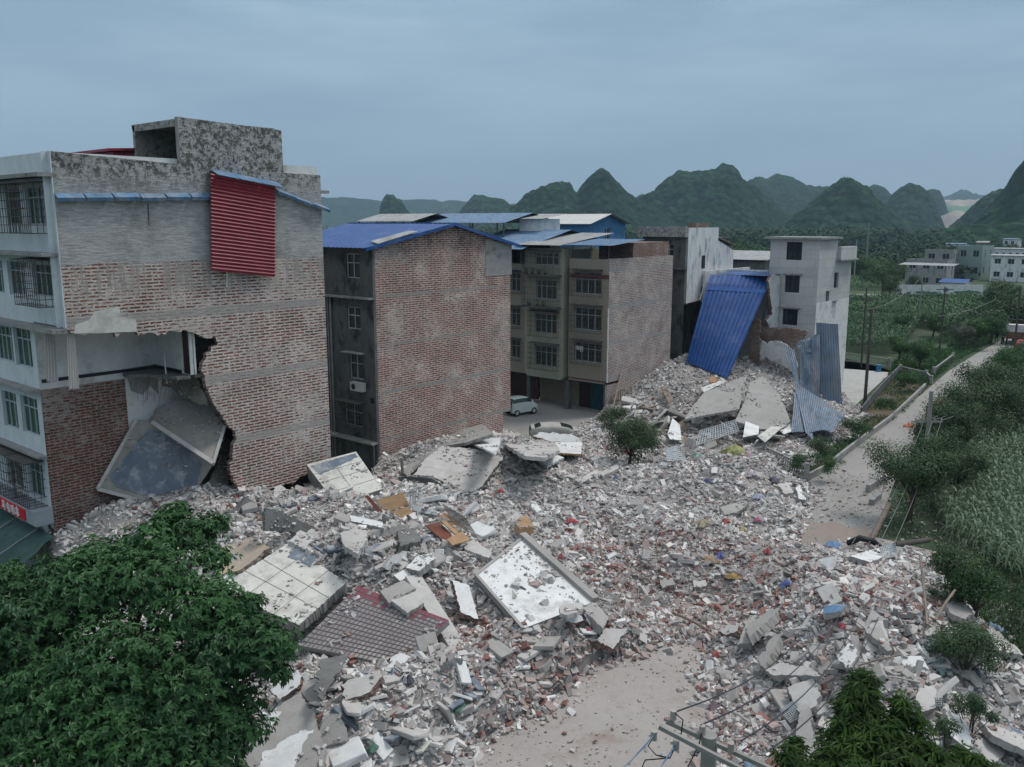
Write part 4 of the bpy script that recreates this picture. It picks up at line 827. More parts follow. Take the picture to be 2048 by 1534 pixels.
# ---------------------------------------------------------------- background houses behind these
def far_box(lab, x0, x1, y0, y1, z1, wm_, roofm=None, rise=0, ops=(), name='house', z0=0, oops=(), eave=.5):
    t = thing(name, ((x0+x1)/2, (y0+y1)/2, z0), lab, 'building' if name != 'shed' else 'shed'); mb = MB()
    wall(mb, 'y', y0, -1, x0, x1, z0, z1, ops); wall(mb, 'x', x1, 1, y0, y1, z0, z1, oops); mb.box(x0, x0+.1, y0+.01, y1, z0, z1); mb.box(x0+.1, x1-.01, y1-.1, y1, z0, z1)
    if not roofm: mb.box(x0+.1, x1-.3, y0+.3, y1-.1, z1-.6, z1-.5)
    mb.build('wall', wm_, t)
    for o in ops: window(t, 'y', y0, -1, o, 2, 0)
    for o in oops: window(t, 'x', x1, 1, o, 2, 0)
    if roofm:
        r = MB(); ym = (y0+y1)/2
        if rise: corr(r, (x0-eave, y0-eave, z1), (x1-x0+2*eave, 0, 0), (0, ym-y0+eave, rise), .4, .03); corr(r, (x1+eave, y1+eave, z1), (x0-x1-2*eave, 0, 0), (0, ym-y1-eave, rise), .4, .03)
        else: corr(r, (x0-eave, y0-eave, z1), (x1-x0+2*eave, 0, 0), (0, y1-y0+2*eave, .5), .4, .03)
        r.build('roof', roofm, t)
        if rise:
            for xg in (x1-.05, x0+.1): MB().prism([(xg, y0, z1), (xg, y1, z1), (xg, ym, z1+rise*.9)], (-.1, 0, 0)).build('gable', wm_, t)
    return t
def open_shelter(lab, p, wx, wy, h, rise, roofm, nm='roof_shelter', base=None, z0=10):
    x, y, z = p; t = thing(nm, (x, y, z0), lab, 'shelter'); r = MB()
    corr(r, (x-wx/2, y-wy/2, z), (wx, 0, 0), (0, wy/2, rise), .35, .03); corr(r, (x+wx/2, y+wy/2, z), (-wx, 0, 0), (0, -wy/2, rise), .35, .03); r.build('roof', roofm, t)
    q = MB()
    for i in range(4):
        for yy in (y-wy/2+.3, y+wy/2-.3): xx = x-wx/2+.3+(wx-.6)*i/3; MB().bar((xx, yy, z-h), (xx, yy, z), .1).build('post', 'cement_dark', t)
    if base: MB().box(x-wx/2+.2, x+wx/2-.2, y-wy/2+.2, y+wy/2-.2, z0-10, z-h).box(x-wx/2+.2, x+wx/2-.2, y-wy/2+.1, y-wy/2+.2, z-h, z-h+.8).build('storeys', base, t)
    return t
q = pd(815, 437, 95); open_shelter('brown open sided rooftop shelter behind the bright blue roof', (q.x, q.y, q.z-.3), 9, 7, 2, .8, 'greyroof', base='cement', z0=10)
q = pd(985, 438, 92); open_shelter('long grey rooftop shelter over red brick rubble behind the blue roof', (q.x-1, q.y, q.z-.4), 13, 9, 2.4, 1.0, 'bluepale', base='brickred', z0=10)
q = pd(1150, 455, 100); far_box('blue clad upper storey with a white gabled roof above the balconies', q.x-4.5, q.x+4.5, q.y-3.5, q.y+3.5, q.z+.4, mat('blue_cladding', (.07, .20, .36), (.05, .15, .28)), 'ac', 1.1, oops=[(q.y-.5, q.y+.5, q.z-1.4, q.z-.1)])
q = pd(1070, 462, 88); far_box('small white walled loft under a pale roof beside the blue clad storey', q.x-1.2, q.x+1.6, q.y-1, q.y+2, q.z+1.2, 'white', 'greyroof', 0)
q = pd(672, 478, 85); far_box('grey rooftop parapet block seen in the gap beside the tall building', q.x-6, q.x+2, q.y-3, q.y+3, q.z+.8, 'cement')
# ---------------------------------------------------------------- white block with sooty front (building beyond the brick side wall)
b6 = thing('white_house', (-46, 81, 0), 'weathered white block with a dark mossy cornice behind the beige house', 'building')
yF = 77.0; X4 = -43.3
def PW(a, b): p = px_(a, b, X4); return (p.y, p.z)
so_ = [(yF, 9.1), PW(1402, 600), PW(1402, 604), (86.7, 9.9), (86.7, 14.1), (83.2, 15.2), (83.2, 16.5), (yF, 16.5)]
wallpoly('side_wall', ['whitedirty', 'cement'], b6, X4, so_, .25)
mb = MB(); wf = [(-46.6, -44.9, 13.6, 14.9)]
wall(mb, 'y', yF, -1, -48.5, X4-.26, 0, 15.6, wf); mb.box(-48.5, X4-.26, yF+.3, 86.6, 15.4, 15.5); mb.box(-48.5, -48.3, yF+.02, 86.6, 0, 16); mb.box(-48.3, X4-.3, 86.5, 86.7, 0, 14); mb.build('sooty_front', 'cement_dark', b6)
for o in wf: window(b6, 'y', yF, -1, o, 3, .6)
MB().box(-48.9, X4-.0, yF-.6, yF-.003, 15.6, 16.6).box(-48.9, X4-.26, yF, yF+.25, 15.6, 16.6).build('cornice', 'cement_moss', b6)
MB().box(-48.5, X4-.01, yF-.4, yF-.003, 12.4, 12.6).build('ledge', 'cement_dark', b6)
MB().box(-44.6, X4-.3, yF+2, yF+4.6, 15.5, 16.95).build('roof_hatch', 'brickred', b6)
mb = MB(); mb.box(-47.5, X4-.3, 83.4, 86.3, 14.1, 15.1); mb.prism([(-47.6, 83.2, 15.4), (X4+.1, 83.2, 15.4), (X4+.1, 86.9, 14.6), (-47.6, 86.9, 14.6)], (0, 0, .08)); mb.build('roof_shed', 'wood_old', b6)
for (a, b, c, d) in [(1403, 511, 1410, 537), (1402, 573, 1409, 593)]:
    o = rect(px_, X4, a, b, c, d, 1); mb = MB(); mb.box(X4-.02, X4+.012, o[0], o[1], o[2], o[3]); mb.build('slit_window', 'dark', b6)
mb = MB(); mb.box(X4-3.4, X4-3.2, yF+.3, 88, 3.0, 9.3); mb.box(X4-3.2, X4-.26, yF+.3, 88, 8.9, 9.05); mb.build('lower_wall', 'cement_dark', b6)
# ---------------------------------------------------------------- grey concrete block house
b7 = thing('concrete_house', (-36, 88, 0), 'unpainted grey concrete house with a small roof tower behind the fallen blue sheet', 'building')
X5, Y5 = -32.9, 83.84
w5 = [rect(py_, Y5, *q, 0) for q in [(1573,484,1604,520), (1570,551,1599,585), (1565,618,1595,650)]]
mb = MB(); wall(mb, 'y', Y5, -1, -37.9, X5, 0, 15.4, w5, .3)
w5s = [rect(px_, X5, *q, 1) for q in [(1668,545,1677,576), (1652,583,1658,612), (1664,603,1671,636)]]
wall(mb, 'x', X5, 1, Y5, 92.6, 5.5, 13.2, [w5s[0], w5s[1]], .3); wall(mb, 'x', X5, 1, Y5, 88.5, 13.2, 15.4, [], .3)
mb.box(-37.9, -37.7, Y5+.01, 92.5, 0, 13.2); mb.box(-37.7, X5-.02, 92.4, 92.6, 0, 13.2); mb.box(-37.7, X5-.02, 88.3, 88.5, 13.2, 15.4); mb.box(-37.7, X5-.31, Y5+.3, 92.4, 13.05, 13.2)
mb.build('block_wall', 'block', b7)
mb = MB(); wall(mb, 'x', X5+.012, 1, Y5+.0, 92.6, 0, 9.3, [(w5s[2][0], w5s[2][1], w5s[2][2], min(w5s[2][3], 9.2))], .3); mb.build('white_side', 'white', b7, label='white painted lower side wall')
for o in w5: window(b7, 'y', Y5, -1, o, 3, .7, m='blackmetal')
for o in w5s: MB().box(X5-.28, X5-.2, o[0], o[1], o[2], o[3]).build('slit_window', 'glass', b7)
MB().box(-38.4, X5+.35, Y5-.5, 88.9, 15.4, 15.6).box(-33.2, X5+.6, 88.3, 93.1, 13.21, 13.34).build('roof_slab', 'cement', b7)
MB().box(X5-.12, X5+.35, 88.6, 93.0, 13.35, 14.6).box(-37.9, X5-.12, 92.4, 92.55, 13.35, 14.5).build('parapet', 'block', b7)
lg = MB()
for o in w5[1:]: lg.box(o[0]-.25, o[1]+.25, Y5-.35, Y5-.003, o[3]+.1, o[3]+.18)
for o in w5s[1:]: lg.box(X5+.015, X5+.22, o[0]-.12, o[1]+.12, o[3]+.06, o[3]+.12)
lg.build('window_hood', 'cement_moss', b7)
q = pd(1512, 520, 105); far_box('low house with a pale roof and dark loft behind the blue sheet', q.x-5, q.x+3, q.y-4, q.y+4, q.z+.2, 'conc_dark', 'greyroof', .9)
# ---------------------------------------------------------------- collapsed house under the blue sheet
b8 = thing('collapsed_house', (-39, 80, 0), 'torn white walled remains of the collapsed house beside the fallen blue sheet', 'collapsed building')
def ragwall(pts, X, th, mats, name, nm=3, skip=(), **kw):
    pp = [px_(a, b, X) for a, b in pts]; pr = rough([Vector((p.y, p.z, 0)) for p in pp], .3, .12, nm, skip)
    return wallpoly(name, mats, b8, X, [(p.x, p.y) for p in pr], th, **kw)
def ragwall_y(pts, Y, th, m, name, nm=3, par=None, **kw):
    pp = [py_(a, b, Y) for a, b in pts]; pr = rough([Vector((p.x, 0, p.z)) for p in pp], .3, .12, nm); pr = [Vector((p.x, Y, p.z)) for p in pr]
    return MB().prism(pr, (0, th, 0), 0).build(name, m, par or b8, **kw)
XC = -37.4
ragwall([(1545,548),(1562,552),(1557,620),(1556,655),(1540,656),(1533,640),(1545,628),(1541,598),(1537,560)], -36.6, .25, ['white', 'brickred', 'brickred'], 'upper_wall_piece', 5)
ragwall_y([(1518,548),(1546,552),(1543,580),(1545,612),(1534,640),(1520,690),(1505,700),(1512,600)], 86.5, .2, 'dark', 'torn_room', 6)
ragwall_y([(1530,600),(1562,606),(1562,652),(1530,655)], 87.5, .1, 'whitedirty', 'torn_inner_wall', 7)
ragwall_y([(1515,660),(1530,652),(1548,656),(1563,662),(1570,655),(1615,662),(1600,690),(1580,700),(1560,682),(1520,684)], 81.5, .25, 'brickred', 'broken_brick_wall', 8)
ragwall_y([(1519,685),(1552,682),(1573,690),(1590,715),(1593,745),(1570,735),(1548,722),(1530,714),(1516,724)], 80.6, .3, 'white', 'broken_white_wall', 9)
ragwall_y([(1494,640),(1520,642),(1516,760),(1496,790),(1500,700)], 80.2, .3, 'brickred', 'broken_corner', 10)
mb = MB(); mb.box(-44, -38, 78.5, 90, 11.75, 11.9); a = pd(1415, 545, 88); 
corr(mb, (-43.4, 79.8, 12.35), (6.2, 0, 0), (0, 4.6, .35), .35, .03); 
mb2 = MB(); corr(mb2, (-42.6, 81.5, 11.85), (5.9, 0, 0), (0, 5.6, .25), .35, .03); mb2.build('roof_remnant', 'blueroof', b8)
mb = MB(); mb.box(-43.2, -42.9, 80, 90, 9, 12.2); mb.box(-43, -38.5, 84.9, 85.1, 4, 12.2); mb.build('standing_wall', 'whitedirty', b8)
# hanging blue sheet: falls from the roof edge to the debris
A0, A1 = pd(1421, 545, 87.5), pd(1546, 548, 86.5); B0, B1 = pd(1372, 724, 84.0), pd(1456, 756, 80.5)
hb = thing('fallen_blue_roof', (B0+B1)/2, 'bright blue corrugated roof panel hanging steeply over the collapsed house', 'metal sheet')
def hangsheet(name, m, quad, par, pitch=.35, amp=.03, wob=.15, seed=0, nv=16, curve=None, jag=0):
    a0, a1, b0_, b1_ = [Vector(q) for q in quad]; mb = MB(); wid = ((a1-a0).length+(b1_-b0_).length)/2; nu = max(3, int(wid/pitch)); nrm = (a1-a0).cross(b0_-a0).normalized(); ks = []
    for i in range(nu): ks += [((i+.0)/nu, 0), ((i+.62)/nu, 0), ((i+.72)/nu, 1), ((i+.9)/nu, 1)]
    ks.append((1, 0)); vs = []; r = random.Random(seed)
    jg = [r.uniform(-jag, jag) for _ in ks]
    for j in range(nv+1):
        t = j/nv
        for i, (k, h) in enumerate(ks):
            tt = t+(jg[i]*t if jag else 0)
            p = a0.lerp(a1, k).lerp(b0_.lerp(b1_, k), tt)+nrm*(h*amp+wob*(mnoise.noise(Vector((k*2.2+seed, t*2.5, seed)))+.4*abs(mnoise.noise(Vector((k*5+seed, t*6, seed))))))
            if curve: p += nrm*curve(k, t)
            vs.append(p)
    w_ = len(ks); fs = [(j*w_+i, j*w_+i+1, (j+1)*w_+i+1, (j+1)*w_+i) for j in range(nv) for i in range(w_-1)]
    mb.addm(vs, fs, 0); mb.addm([v-nrm*.012 for v in vs], [f[::-1] for f in fs], 0)
    return mb.build(name, m, par), nrm
sgn = lambda k, t: 0
o, nn_ = hangsheet('ribbed_sheet', 'blueroof', (A0, A1, B0, B1), hb, .40, .07, .14, 3, curve=lambda k, t: .5*math.sin(t*math.pi)*-.5+(.35*max(0, .12-t)/.12 if t < .12 else 0))
mb = MB(); p, q = A0.lerp(B0, .17), A1.lerp(B1, .17); nr = nn_ if nn_.dot(CAM-p) > 0 else -nn_
for i in range(4):
    a, b = p.lerp(q, i/4), p.lerp(q, (i+1)/4-.005); dn = (B0-A0).normalized()*.42; z_ = nr*.16
    mb.prism([a+z_, b+z_, b+z_+dn, a+z_+dn], nr*.06)
mb.build('lapped_cap', mat('lighter_blue_sheet', (.04, .12, .36), (.03, .09, .28), rough=.5, bmp=.05), hb, label='lighter blue folded cap across the panel')
mb = MB()
for (a, b) in [((1416, 545), (1400, 600)), ((1552, 552), (1530, 640))]: mb.bar(pd(*a, 88), pd(*b, 87), .1)
mb.build('bent_frame', 'alu', hb)
# standing grey-blue sheets on the right
def sheet4(nm, lab, quad, d, m='bluegrey', pitch=.2, amp=.06, wob=.2, seed=1, th=None):
    pts = [pd(q[0], q[1], dd) for q, dd in zip(quad, d)]; t = thing(nm, (pts[2]+pts[3])/2, lab, 'metal sheet')
    o, nr = hangsheet('ribbed_sheet', m, pts, t, pitch, amp, wob, seed); return t
sheet4('standing_metal_sheet', 'tallest weathered blue grey metal sheet standing upright against the concrete house', [(1632,645),(1676,648),(1637,802),(1684,808)], (80.5,80,79.5,79), seed=2)
sheet4('standing_metal_sheet', 'crumpled blue grey metal sheet standing left of the tallest sheet', [(1601,690),(1641,668),(1601,782),(1640,803)], (80,80,78.5,78.5), seed=7, wob=.4)
sheet4('standing_metal_sheet', 'short folded blue grey sheet fanned over the top of the rubble by the white wall', [(1592,688),(1641,662),(1598,695),(1636,712)], (80.6,80.3,79.8,79.6), seed=8, wob=.3)
sheet4('standing_metal_sheet', 'narrow rusty blue sheet strip leaning beside the broken white wall', [(1565,686),(1590,700),(1591,767),(1603,790)], (79,79,76.5,76.5), seed=9, wob=.2)
sheet4('standing_metal_sheet', 'long blue grey sheet sliding down to the ground at the foot of the standing sheets', [(1592,765),(1690,828),(1582,866),(1668,864)], (75,70,67,67.5), seed=12, wob=.45)
sheet4('standing_metal_sheet', 'narrow lower sheet edge curling towards the white panels', [(1590,775),(1606,780),(1612,866),(1628,880)], (74.5,74.5,66.5,66.2), seed=14, wob=.2)
# ---------------------------------------------------------------- slabs and panels
SLABS = []
def slab(name, label, cat, pts, th, m='conc', rg=0, seed=0, side=None, par=None, smooth=False, group=None, off=0, pl=None):
    """pts: picture corners with heights; the first three fix the plane"""
    P = [pz(*p) for p in (pl or pts[:3])]; nr = (P[1]-P[0]).cross(P[2]-P[0]).normalized(); nr = nr if nr.z > 0 else -nr
    Q_ = [pplane(p[0], p[1], P[0], nr)+nr*off for p in pts]
    R_ = rough(Q_, rg*2.2, rg, seed) if rg else Q_
    R_ = [q-nr*(q-Q_[0]).dot(nr) for q in R_]
    mb = MB(); vec = -nr*th
    # orientation so that the cap faces up
    k = len(R_); area = sum((R_[i]-R_[0]).cross(R_[(i+1) % k]-R_[0]).dot(nr) for i in range(1, k))
    if area < 0: R_ = R_[::-1]
    from mathutils.geometry import tessellate_polygon
    B_ = [q+vec+Vector([random.uniform(-.3, .3)*th*(1 if rg else 0) for _ in range(3)])*.5 for q in R_]
    rn = random.Random(seed+77)
    tri = tessellate_polygon([R_]); T = []
    for t in tri:
        a, b, c = (R_[i] for i in t); T.append(t if (b-a).cross(c-a).dot(nr) > 0 else t[::-1])
    mb.addm(R_, T, 0); mb.addm(B_, [t[::-1] for t in T], 1)
    for i in range(k):
        j = (i+1) % k; a, b, c, d = R_[i], B_[i], B_[j], R_[j]
        mb.face([a, b, c, d], 1)
    o = mb.build(name, [m, side or m], par)
    if par is None: tag(o, label, cat, group); SLABS.append((R_, T, nr))
    return o, nr, Q_
def zs(x, y, dz=.35):   # height of the heap near a picture point
    z = 1.5
    for _ in range(6): p = pz(x, y, z); z = .5*z+.5*(hz_(p.x, p.y)+dz)
    return z
def lay(pts, lift=.35): return [(p[0], p[1], zs(p[0], p[1], lift)) for p in pts]
def grid_lines(par, Q_, nr, nu, nv, w, m, lift=.012, name='joint_lines', jit=.0):
    mb = MB(); a, b, c, d = Q_[:4]
    for i in range(1, nu): t = i/nu+random.uniform(-jit, jit); mb.bar(a.lerp(b, t)+nr*lift, d.lerp(c, t)+nr*lift, w, .01, up=nr)
    for j in range(1, nv): t = j/nv+random.uniform(-jit, jit); mb.bar(a.lerp(d, t)+nr*lift*1.2, b.lerp(c, t)+nr*lift*1.2, w, .01, up=nr)
    return mb.build(name, m, par)
M['joint'] = mat('dark_joint', (.20, .19, .18), bmp=0)
# fallen floors inside building one
WP = lambda a, b, x: (a, b, px_(a, b, x).z)
PLA = [WP(280, 838, -41.2), WP(205, 975, -41.05), WP(425, 940, -39.1)]
M['slab_face'] = mat('dusty_slab_face', (.29, .27, .245), (.22, .205, .185), stain=(.36, .34, .32), stain_amt=.6, sc=1.4)
o, nr, Q_ = slab('fallen_floor', 'large blue grey floor slab leaning out of the torn building', 'slab', [(273,839),(303,842),(427,928),(385,992),(297,1005),(195,978)], .28, 'slab_face', .012, 1, 'conc_light', pl=PLA)
scr, _, _ = slab('screed', '', '', [(297,858),(352,868),(403,928),(393,968),(304,995),(232,974),(219,952)], .04, 'slate', .022, 4, par=o, off=.035, pl=PLA)
mb = MB()
for (p, q) in [((273,839),(195,978)),((303,842),(427,928)),((195,978),(297,1005))]: mb.bar(Q_[[(273,839),(303,842),(427,928),(385,992),(297,1005),(195,978)].index(p)], Q_[[(273,839),(303,842),(427,928),(385,992),(297,1005),(195,978)].index(q)], .16, .10, up=nr)
mb.build('broken_edge', 'conc_light', o)
PLB = [WP(308,835,-41.0), WP(359,798,-40.9), WP(448,853,-38.6)]
o, nr, Q_ = slab('fallen_floor', 'brown concrete floor slab folded against the torn brick edge above the blue grey slab', 'slab', [(305,846),(312,818),(358,797),(424,811),(450,853),(427,927)], .24, 'slab_face', .02, 2, 'conc_light', pl=PLB)
mb = MB(); mb.bar(Q_[0]+nr*.05, Q_[5]+nr*.05, .2, .12, up=nr); mb.bar(Q_[4]+nr*.05, Q_[5]+nr*.05, .14, .1, up=nr); mb.build('broken_edge', 'conc_light', o)
slab('fallen_floor', 'dark sagging floor strip hanging under the door of the torn room', 'slab', [(300,742),(340,745),(395,757),(410,790),(415,812),(390,806),(360,792),(340,775),(310,760)], .2, 'brown_conc', .08, 3, pl=[(262,742,9.5),(395,757,9.5),(420,835,7.7)])
slab('fallen_floor', 'narrow grey slab wedged below the torn brick edge', 'slab', [(452,870),(470,900),(463,950),(445,992),(425,962),(438,915)], .25, 'brown_conc', .05, 5, pl=[(452,870,6),(470,900,5.2),(445,990,3.5)])
# main slabs out in the heap
o, nr, Q_ = slab('tiled_slab', 'pale tiled floor block with grey patches tilted against the brick wall of the tall building', 'slab', [(613,929,4.3),(712,903,4.7),(764,978,3.5),(672,1008,3.4)], 1.0, 'cream', 0, 0, 'cement')
grid_lines(o, Q_, nr, 2, 4, .012, 'joint', jit=.04)
slab('screed', '', '', [(622,932),(710,907),(716,914),(690,926),(665,938),(640,950)], .02, 'slate', .03, 3, par=o, off=.02, pl=[(613,929,4.3),(712,903,4.7),(764,978,3.5)])
o, nr, Q_ = slab('grey_slab', 'broad smooth grey slab with a dark face at the foot of the blue roofed house', 'slab', [(883,892),(950,898),(1007,914),(984,944),(965,972),(935,989),(905,980),(885,962),(862,952),(828,950),(850,918)], .22, 'conc_light', .05, 6, 'conc_dark', pl=[(883,892,3.2),(1007,914,2.9),(935,989,2.3)])
slab('grey_slab', 'dark upright grey wall face under the broad smooth slab', 'slab', [(800,952),(830,951),(866,954),(895,975),(935,990),(918,1002),(860,1004),(805,988)], .15, 'conc_dark', .03, 7, pl=[(800,952,2.6),(895,978,2.3),(860,1004,1.3)])
slab('grey_slab', 'long grey roof slab strip sloping along the brick wall of the blue roofed house', 'slab', [(785,937),(840,900),(880,870),(965,848),(985,868),(930,885),(880,893),(848,915),(812,948)], .2, 'conc', .05, 8, pl=[(790,935,1.5),(965,848,2.6),(850,915,2.4)])
slab('stair_flight', 'broken concrete stair flight lying upside down beside the brick wall', 'stair', lay([(914,868),(966,848),(978,864),(930,886)], .9), .35, 'conc', .04, 9)
for i, (a, b) in enumerate([((920,866),(932,884)), ((930,862),(942,881)), ((940,858),(953,876)), ((950,855),(965,871))]):
    MB().bar(pz(*a, zs(*a, 1.1)), pz(*b, zs(*b, 1.1)), .12, .16).build('stair_step', 'conc', bpy.data.objects['stair_flight'])
slab('loose_sheet', 'torn white ceiling panel beside the broken stair flight', 'panel', lay([(940,885),(985,862),(1002,868),(998,890),(990,908),(965,895)], .75), .1, 'white', .05, 10)
slab('roof_piece', 'pale roof slab piece lying over the yard behind the torn white panel', 'slab', lay([(990,868),(1005,856),(1030,862),(1060,880),(1030,890),(1000,884)], .6), .2, 'conc_light', .05, 11)
slab('roof_piece', 'white topped roof piece crushing the buried pale car', 'slab', lay([(1066,872),(1078,864),(1140,868),(1165,878),(1160,888),(1100,882)], 1.0), .16, 'white', .05, 12, 'wood')
slab('roof_piece', 'flat grey roof slab lying before the white topped piece', 'slab', lay([(1010,888),(1060,878),(1105,882),(1120,900),(1090,915),(1050,912)], .5), .2, 'conc_light', .07, 13)
slab('roof_piece', 'sheet of pale roofing with an orange edge behind the heap centre', 'slab', lay([(1100,884),(1165,885),(1162,908),(1110,905)], .7), .12, 'white', .05, 14, 'wood')
slab('roof_piece', 'tilted grey roof piece on the crest left of the leafy bush', 'slab', lay([(1060,910),(1100,903),(1128,915),(1095,932)], .5), .15, 'white', .05, 15)
o, nr, Q_ = slab('white_slab', 'biggest white plastered wall slab lying tilted in the middle of the rubble', 'slab', [(1046,1075),(1190,1203),(1046,1257),(952,1150)], .25, 'white', 0, 0, 'conc', pl=[(1046,1075,2.9),(1190,1203,1.6),(952,1150,2.7)])
# its raised edge beams
e = MB(); a, b, c, d = Q_[0], Q_[1], Q_[2], Q_[3]
def edge(p, q, w, h): e.bar(p+nr*h*.4, q+nr*h*.4, w, h, up=nr)
edge(a.lerp(b, -.02), b, .36, .22); edge(a, d, .12, .06); edge(d, c, .14, .05); e.build('edge_beam', 'conc', o)
o, nr, Q_ = slab('tiled_slab', 'large cream tiled floor slab lying beside the foreground tree', 'slab', [(578,1085,3.6),(692,1165,3.0),(598,1250,2.4),(433,1178,3.2)], .42, 'cream', .02, 21, 'conc')
grid_lines(o, Q_, nr, 3, 3, .012, 'joint', jit=.05)
slab('screed', '', '', [(583,1098),(632,1112),(620,1135),(600,1122),(575,1115)], .03, 'slate', .05, 5, par=o, off=.02, pl=[(578,1085,3.6),(692,1165,3.0),(598,1250,2.4)])
slab('floor_slab', 'dusty pinkish floor slab tipped behind the large cream tiled slab', 'slab', [(600,1060,3.9),(712,1106,3.3),(690,1128,3.2),(640,1112,3.5),(578,1082,3.85)], .25, 'conc_light', .05, 22)
slab('floor_slab', 'sandy stained floor slab at the right edge of the foreground tree crown', 'slab', lay([(440,1095),(505,1075),(540,1095),(480,1140),(430,1150)], .4), .2, mat('sandy_stained_floor', (.42, .35, .28), (.36, .30, .25), stain=(.45, .36, .2)), .06, 23)
o, nr, Q_ = slab('mesh_tiled_wall', 'fallen wall panel covered with small square tiles and crimson borders', 'slab', [(716,1172,3.1),(897,1240,2.7),(800,1332,1.75),(597,1290,2.2)], .25, mat('small_square_tiles', (.27, .245, .245), (.22, .2, .2), stain=(.36, .33, .31), stain_amt=.8, stain_sc=.7), .0, 24, 'conc')
grid_lines(o, Q_, nr, 22, 15, .026, mat('dark_grout', (.085, .07, .075), (.16, .14, .14), bmp=0, sc=.8), name='tile_joints')
mb = MB(); a, b, c, d = Q_
def cell(i, j, nu=22, nv=15):
    p = a.lerp(b, i/nu).lerp(d.lerp(c, i/nu), j/nv); q = a.lerp(b, (i+1)/nu).lerp(d.lerp(c, (i+1)/nu), j/nv); r_ = a.lerp(b, (i+1)/nu).lerp(d.lerp(c, (i+1)/nu), (j+1)/nv); s__ = a.lerp(b, i/nu).lerp(d.lerp(c, i/nu), (j+1)/nv)
    mb.prism([p+nr*.004, q+nr*.004, r_+nr*.004, s__+nr*.004], nr*.004)
for i in range(22):
    [cell(i, j) for j in range(3) if random.random() < (.95, .7, .3)[j] and not 8 < i < 11]
mb.build('crimson_tiles', mat('crimson_tile', (.26, .07, .09), (.2, .06, .08), rough=.5, bmp=0), o)
slab('concrete_slab', 'wood grained slab stack covering the notch of the tiled wall panel', 'slab', [(760,1182,3.15),(806,1160,3.3),(832,1176,3.2),(778,1206,3.0)], .2, 'conc', .02, 101)
slab('concrete_slab', 'lower slab of the stack in the notch of the tiled wall panel', 'slab', [(782,1200,3.05),(836,1180,3.1),(848,1205,2.95),(815,1226,2.85)], .18, 'conc_light', .02, 102)
slab('concrete_beam', 'longest pale concrete beam running down past the tiled wall panel', 'beam', [(811,1152,3.1),(842,1150,3.0),(962,1335,1.5),(935,1352,1.5)], .32, 'conc_light', 0, 0)
slab('white_slab', 'narrow white faced wall piece between the long beam and the biggest white slab', 'slab', [(905,1160,2.9),(938,1170,2.7),(957,1238,1.9),(922,1225,2.1)], .28, 'white', .03, 25, 'brickred')
slab('white_slab', 'round edged white plaster piece near the orange boards', 'slab', lay([(768,1135),(785,1112),(815,1103),(825,1112),(790,1145)], .5), .14, 'white', .04, 26, 'conc')
slab('white_slab', 'thick white plastered block right of the round edged piece', 'slab', lay([(811,1135),(835,1112),(862,1106),(870,1116),(838,1142)], .55), .3, 'white', .03, 27, 'conc')
slab('white_slab', 'small clean white tile block below the thick white block', 'slab', lay([(787,1150),(812,1138),(824,1150),(800,1162)], .5), .2, 'white', .0, 28, 'conc')
slab('white_slab', 'long white strip block lying above the orange cabinet boards', 'slab', lay([(700,1030),(765,1044),(768,1056),(702,1042)], .6), .22, 'white', .03, 29, 'conc')
slab('white_slab', 'bright white brick like block at the right end of the cabinet boards', 'slab', lay([(806,1004),(850,1014),(874,1022),(872,1030),(842,1025),(804,1015)], .5), .25, 'white', .02, 30, 'white')
slab('white_slab', 'white elongated wall piece on the slope above the reddish patch', 'slab', lay([(1061,1001),(1070,1003),(1083,1020),(1074,1024),(1063,1014)], .3), .15, 'white', .02, 31)
slab('concrete_wall_piece', 'grey triangular wall piece standing on the heap below the brick wall', 'slab', [(530,1017,4.9),(548,1018,4.8),(640,1060,3.5),(632,1068,3.3),(530,1060,3.7)], .25, 'conc_dark', .04, 32)
slab('concrete_wall_piece', 'pale broken slab leaning left of the orange cabinet boards', 'slab', lay([(680,1068),(700,1044),(735,1058),(730,1085),(715,1108),(688,1090)], .5), .22, 'conc_light', .05, 33)
slab('concrete_wall_piece', 'rough ended concrete beam with exposed aggregate right of the pale leaning slab', 'beam', lay([(738,1070),(780,1052),(822,1050),(815,1062),(745,1080)], .5), .35, 'conc', .06, 34)
slab('concrete_wall_piece', 'grey block at the end of the debris ridge below the dark gap', 'slab', lay([(795,1062),(830,1056),(842,1082),(800,1092)], .3), .4, 'conc_dark', .05, 35)
slab('concrete_wall_piece', 'pale grey slab above the biggest white slab on its left', 'slab', lay([(932,1084),(948,1080),(985,1105),(978,1116),(930,1098)], .4), .25, 'conc_light', .03, 36)
slab('brick_block', 'thick pale block with brick sides at the edge of the dirt track', 'slab', [(1193,1280,1.0),(1212,1256,1.2),(1255,1258,1.0),(1226,1298,.75)], .4, 'conc_light', .03, 37, 'brickred')
slab('brick_block', 'narrow pale block just left of the thick block by the track', 'slab', lay([(1168,1228),(1182,1226),(1208,1262),(1197,1270),(1172,1240)], .4), .3, 'conc_light', .03, 38, 'brickred')
slab('brick_block', 'white topped brick lump under the lower corner of the biggest slab', 'slab', lay([(1128,1235),(1160,1229),(1168,1240),(1150,1246),(1130,1242)], .4), .25, 'white', .03, 39, 'brickred')
slab('brick_block', 'oval plaster topped slab over the lower edge of the biggest white slab', 'slab', lay([(1118,1215),(1140,1206),(1166,1206),(1165,1220),(1135,1230),(1120,1226)], .8), .15, 'conc_light', .04, 40)
slab('brick_block', 'pale flat block at the far end of the dirt track on the right', 'slab', lay([(1437,1262),(1450,1250),(1478,1250),(1474,1262),(1452,1270)], .4), .35, 'conc_light', .03, 41, 'brickred')
slab('brick_block', 'square concrete chunk at the right foot of the biggest slab', 'slab', lay([(1165,1215),(1190,1205),(1218,1235),(1205,1258)], .3), .3, 'conc', .05, 42)
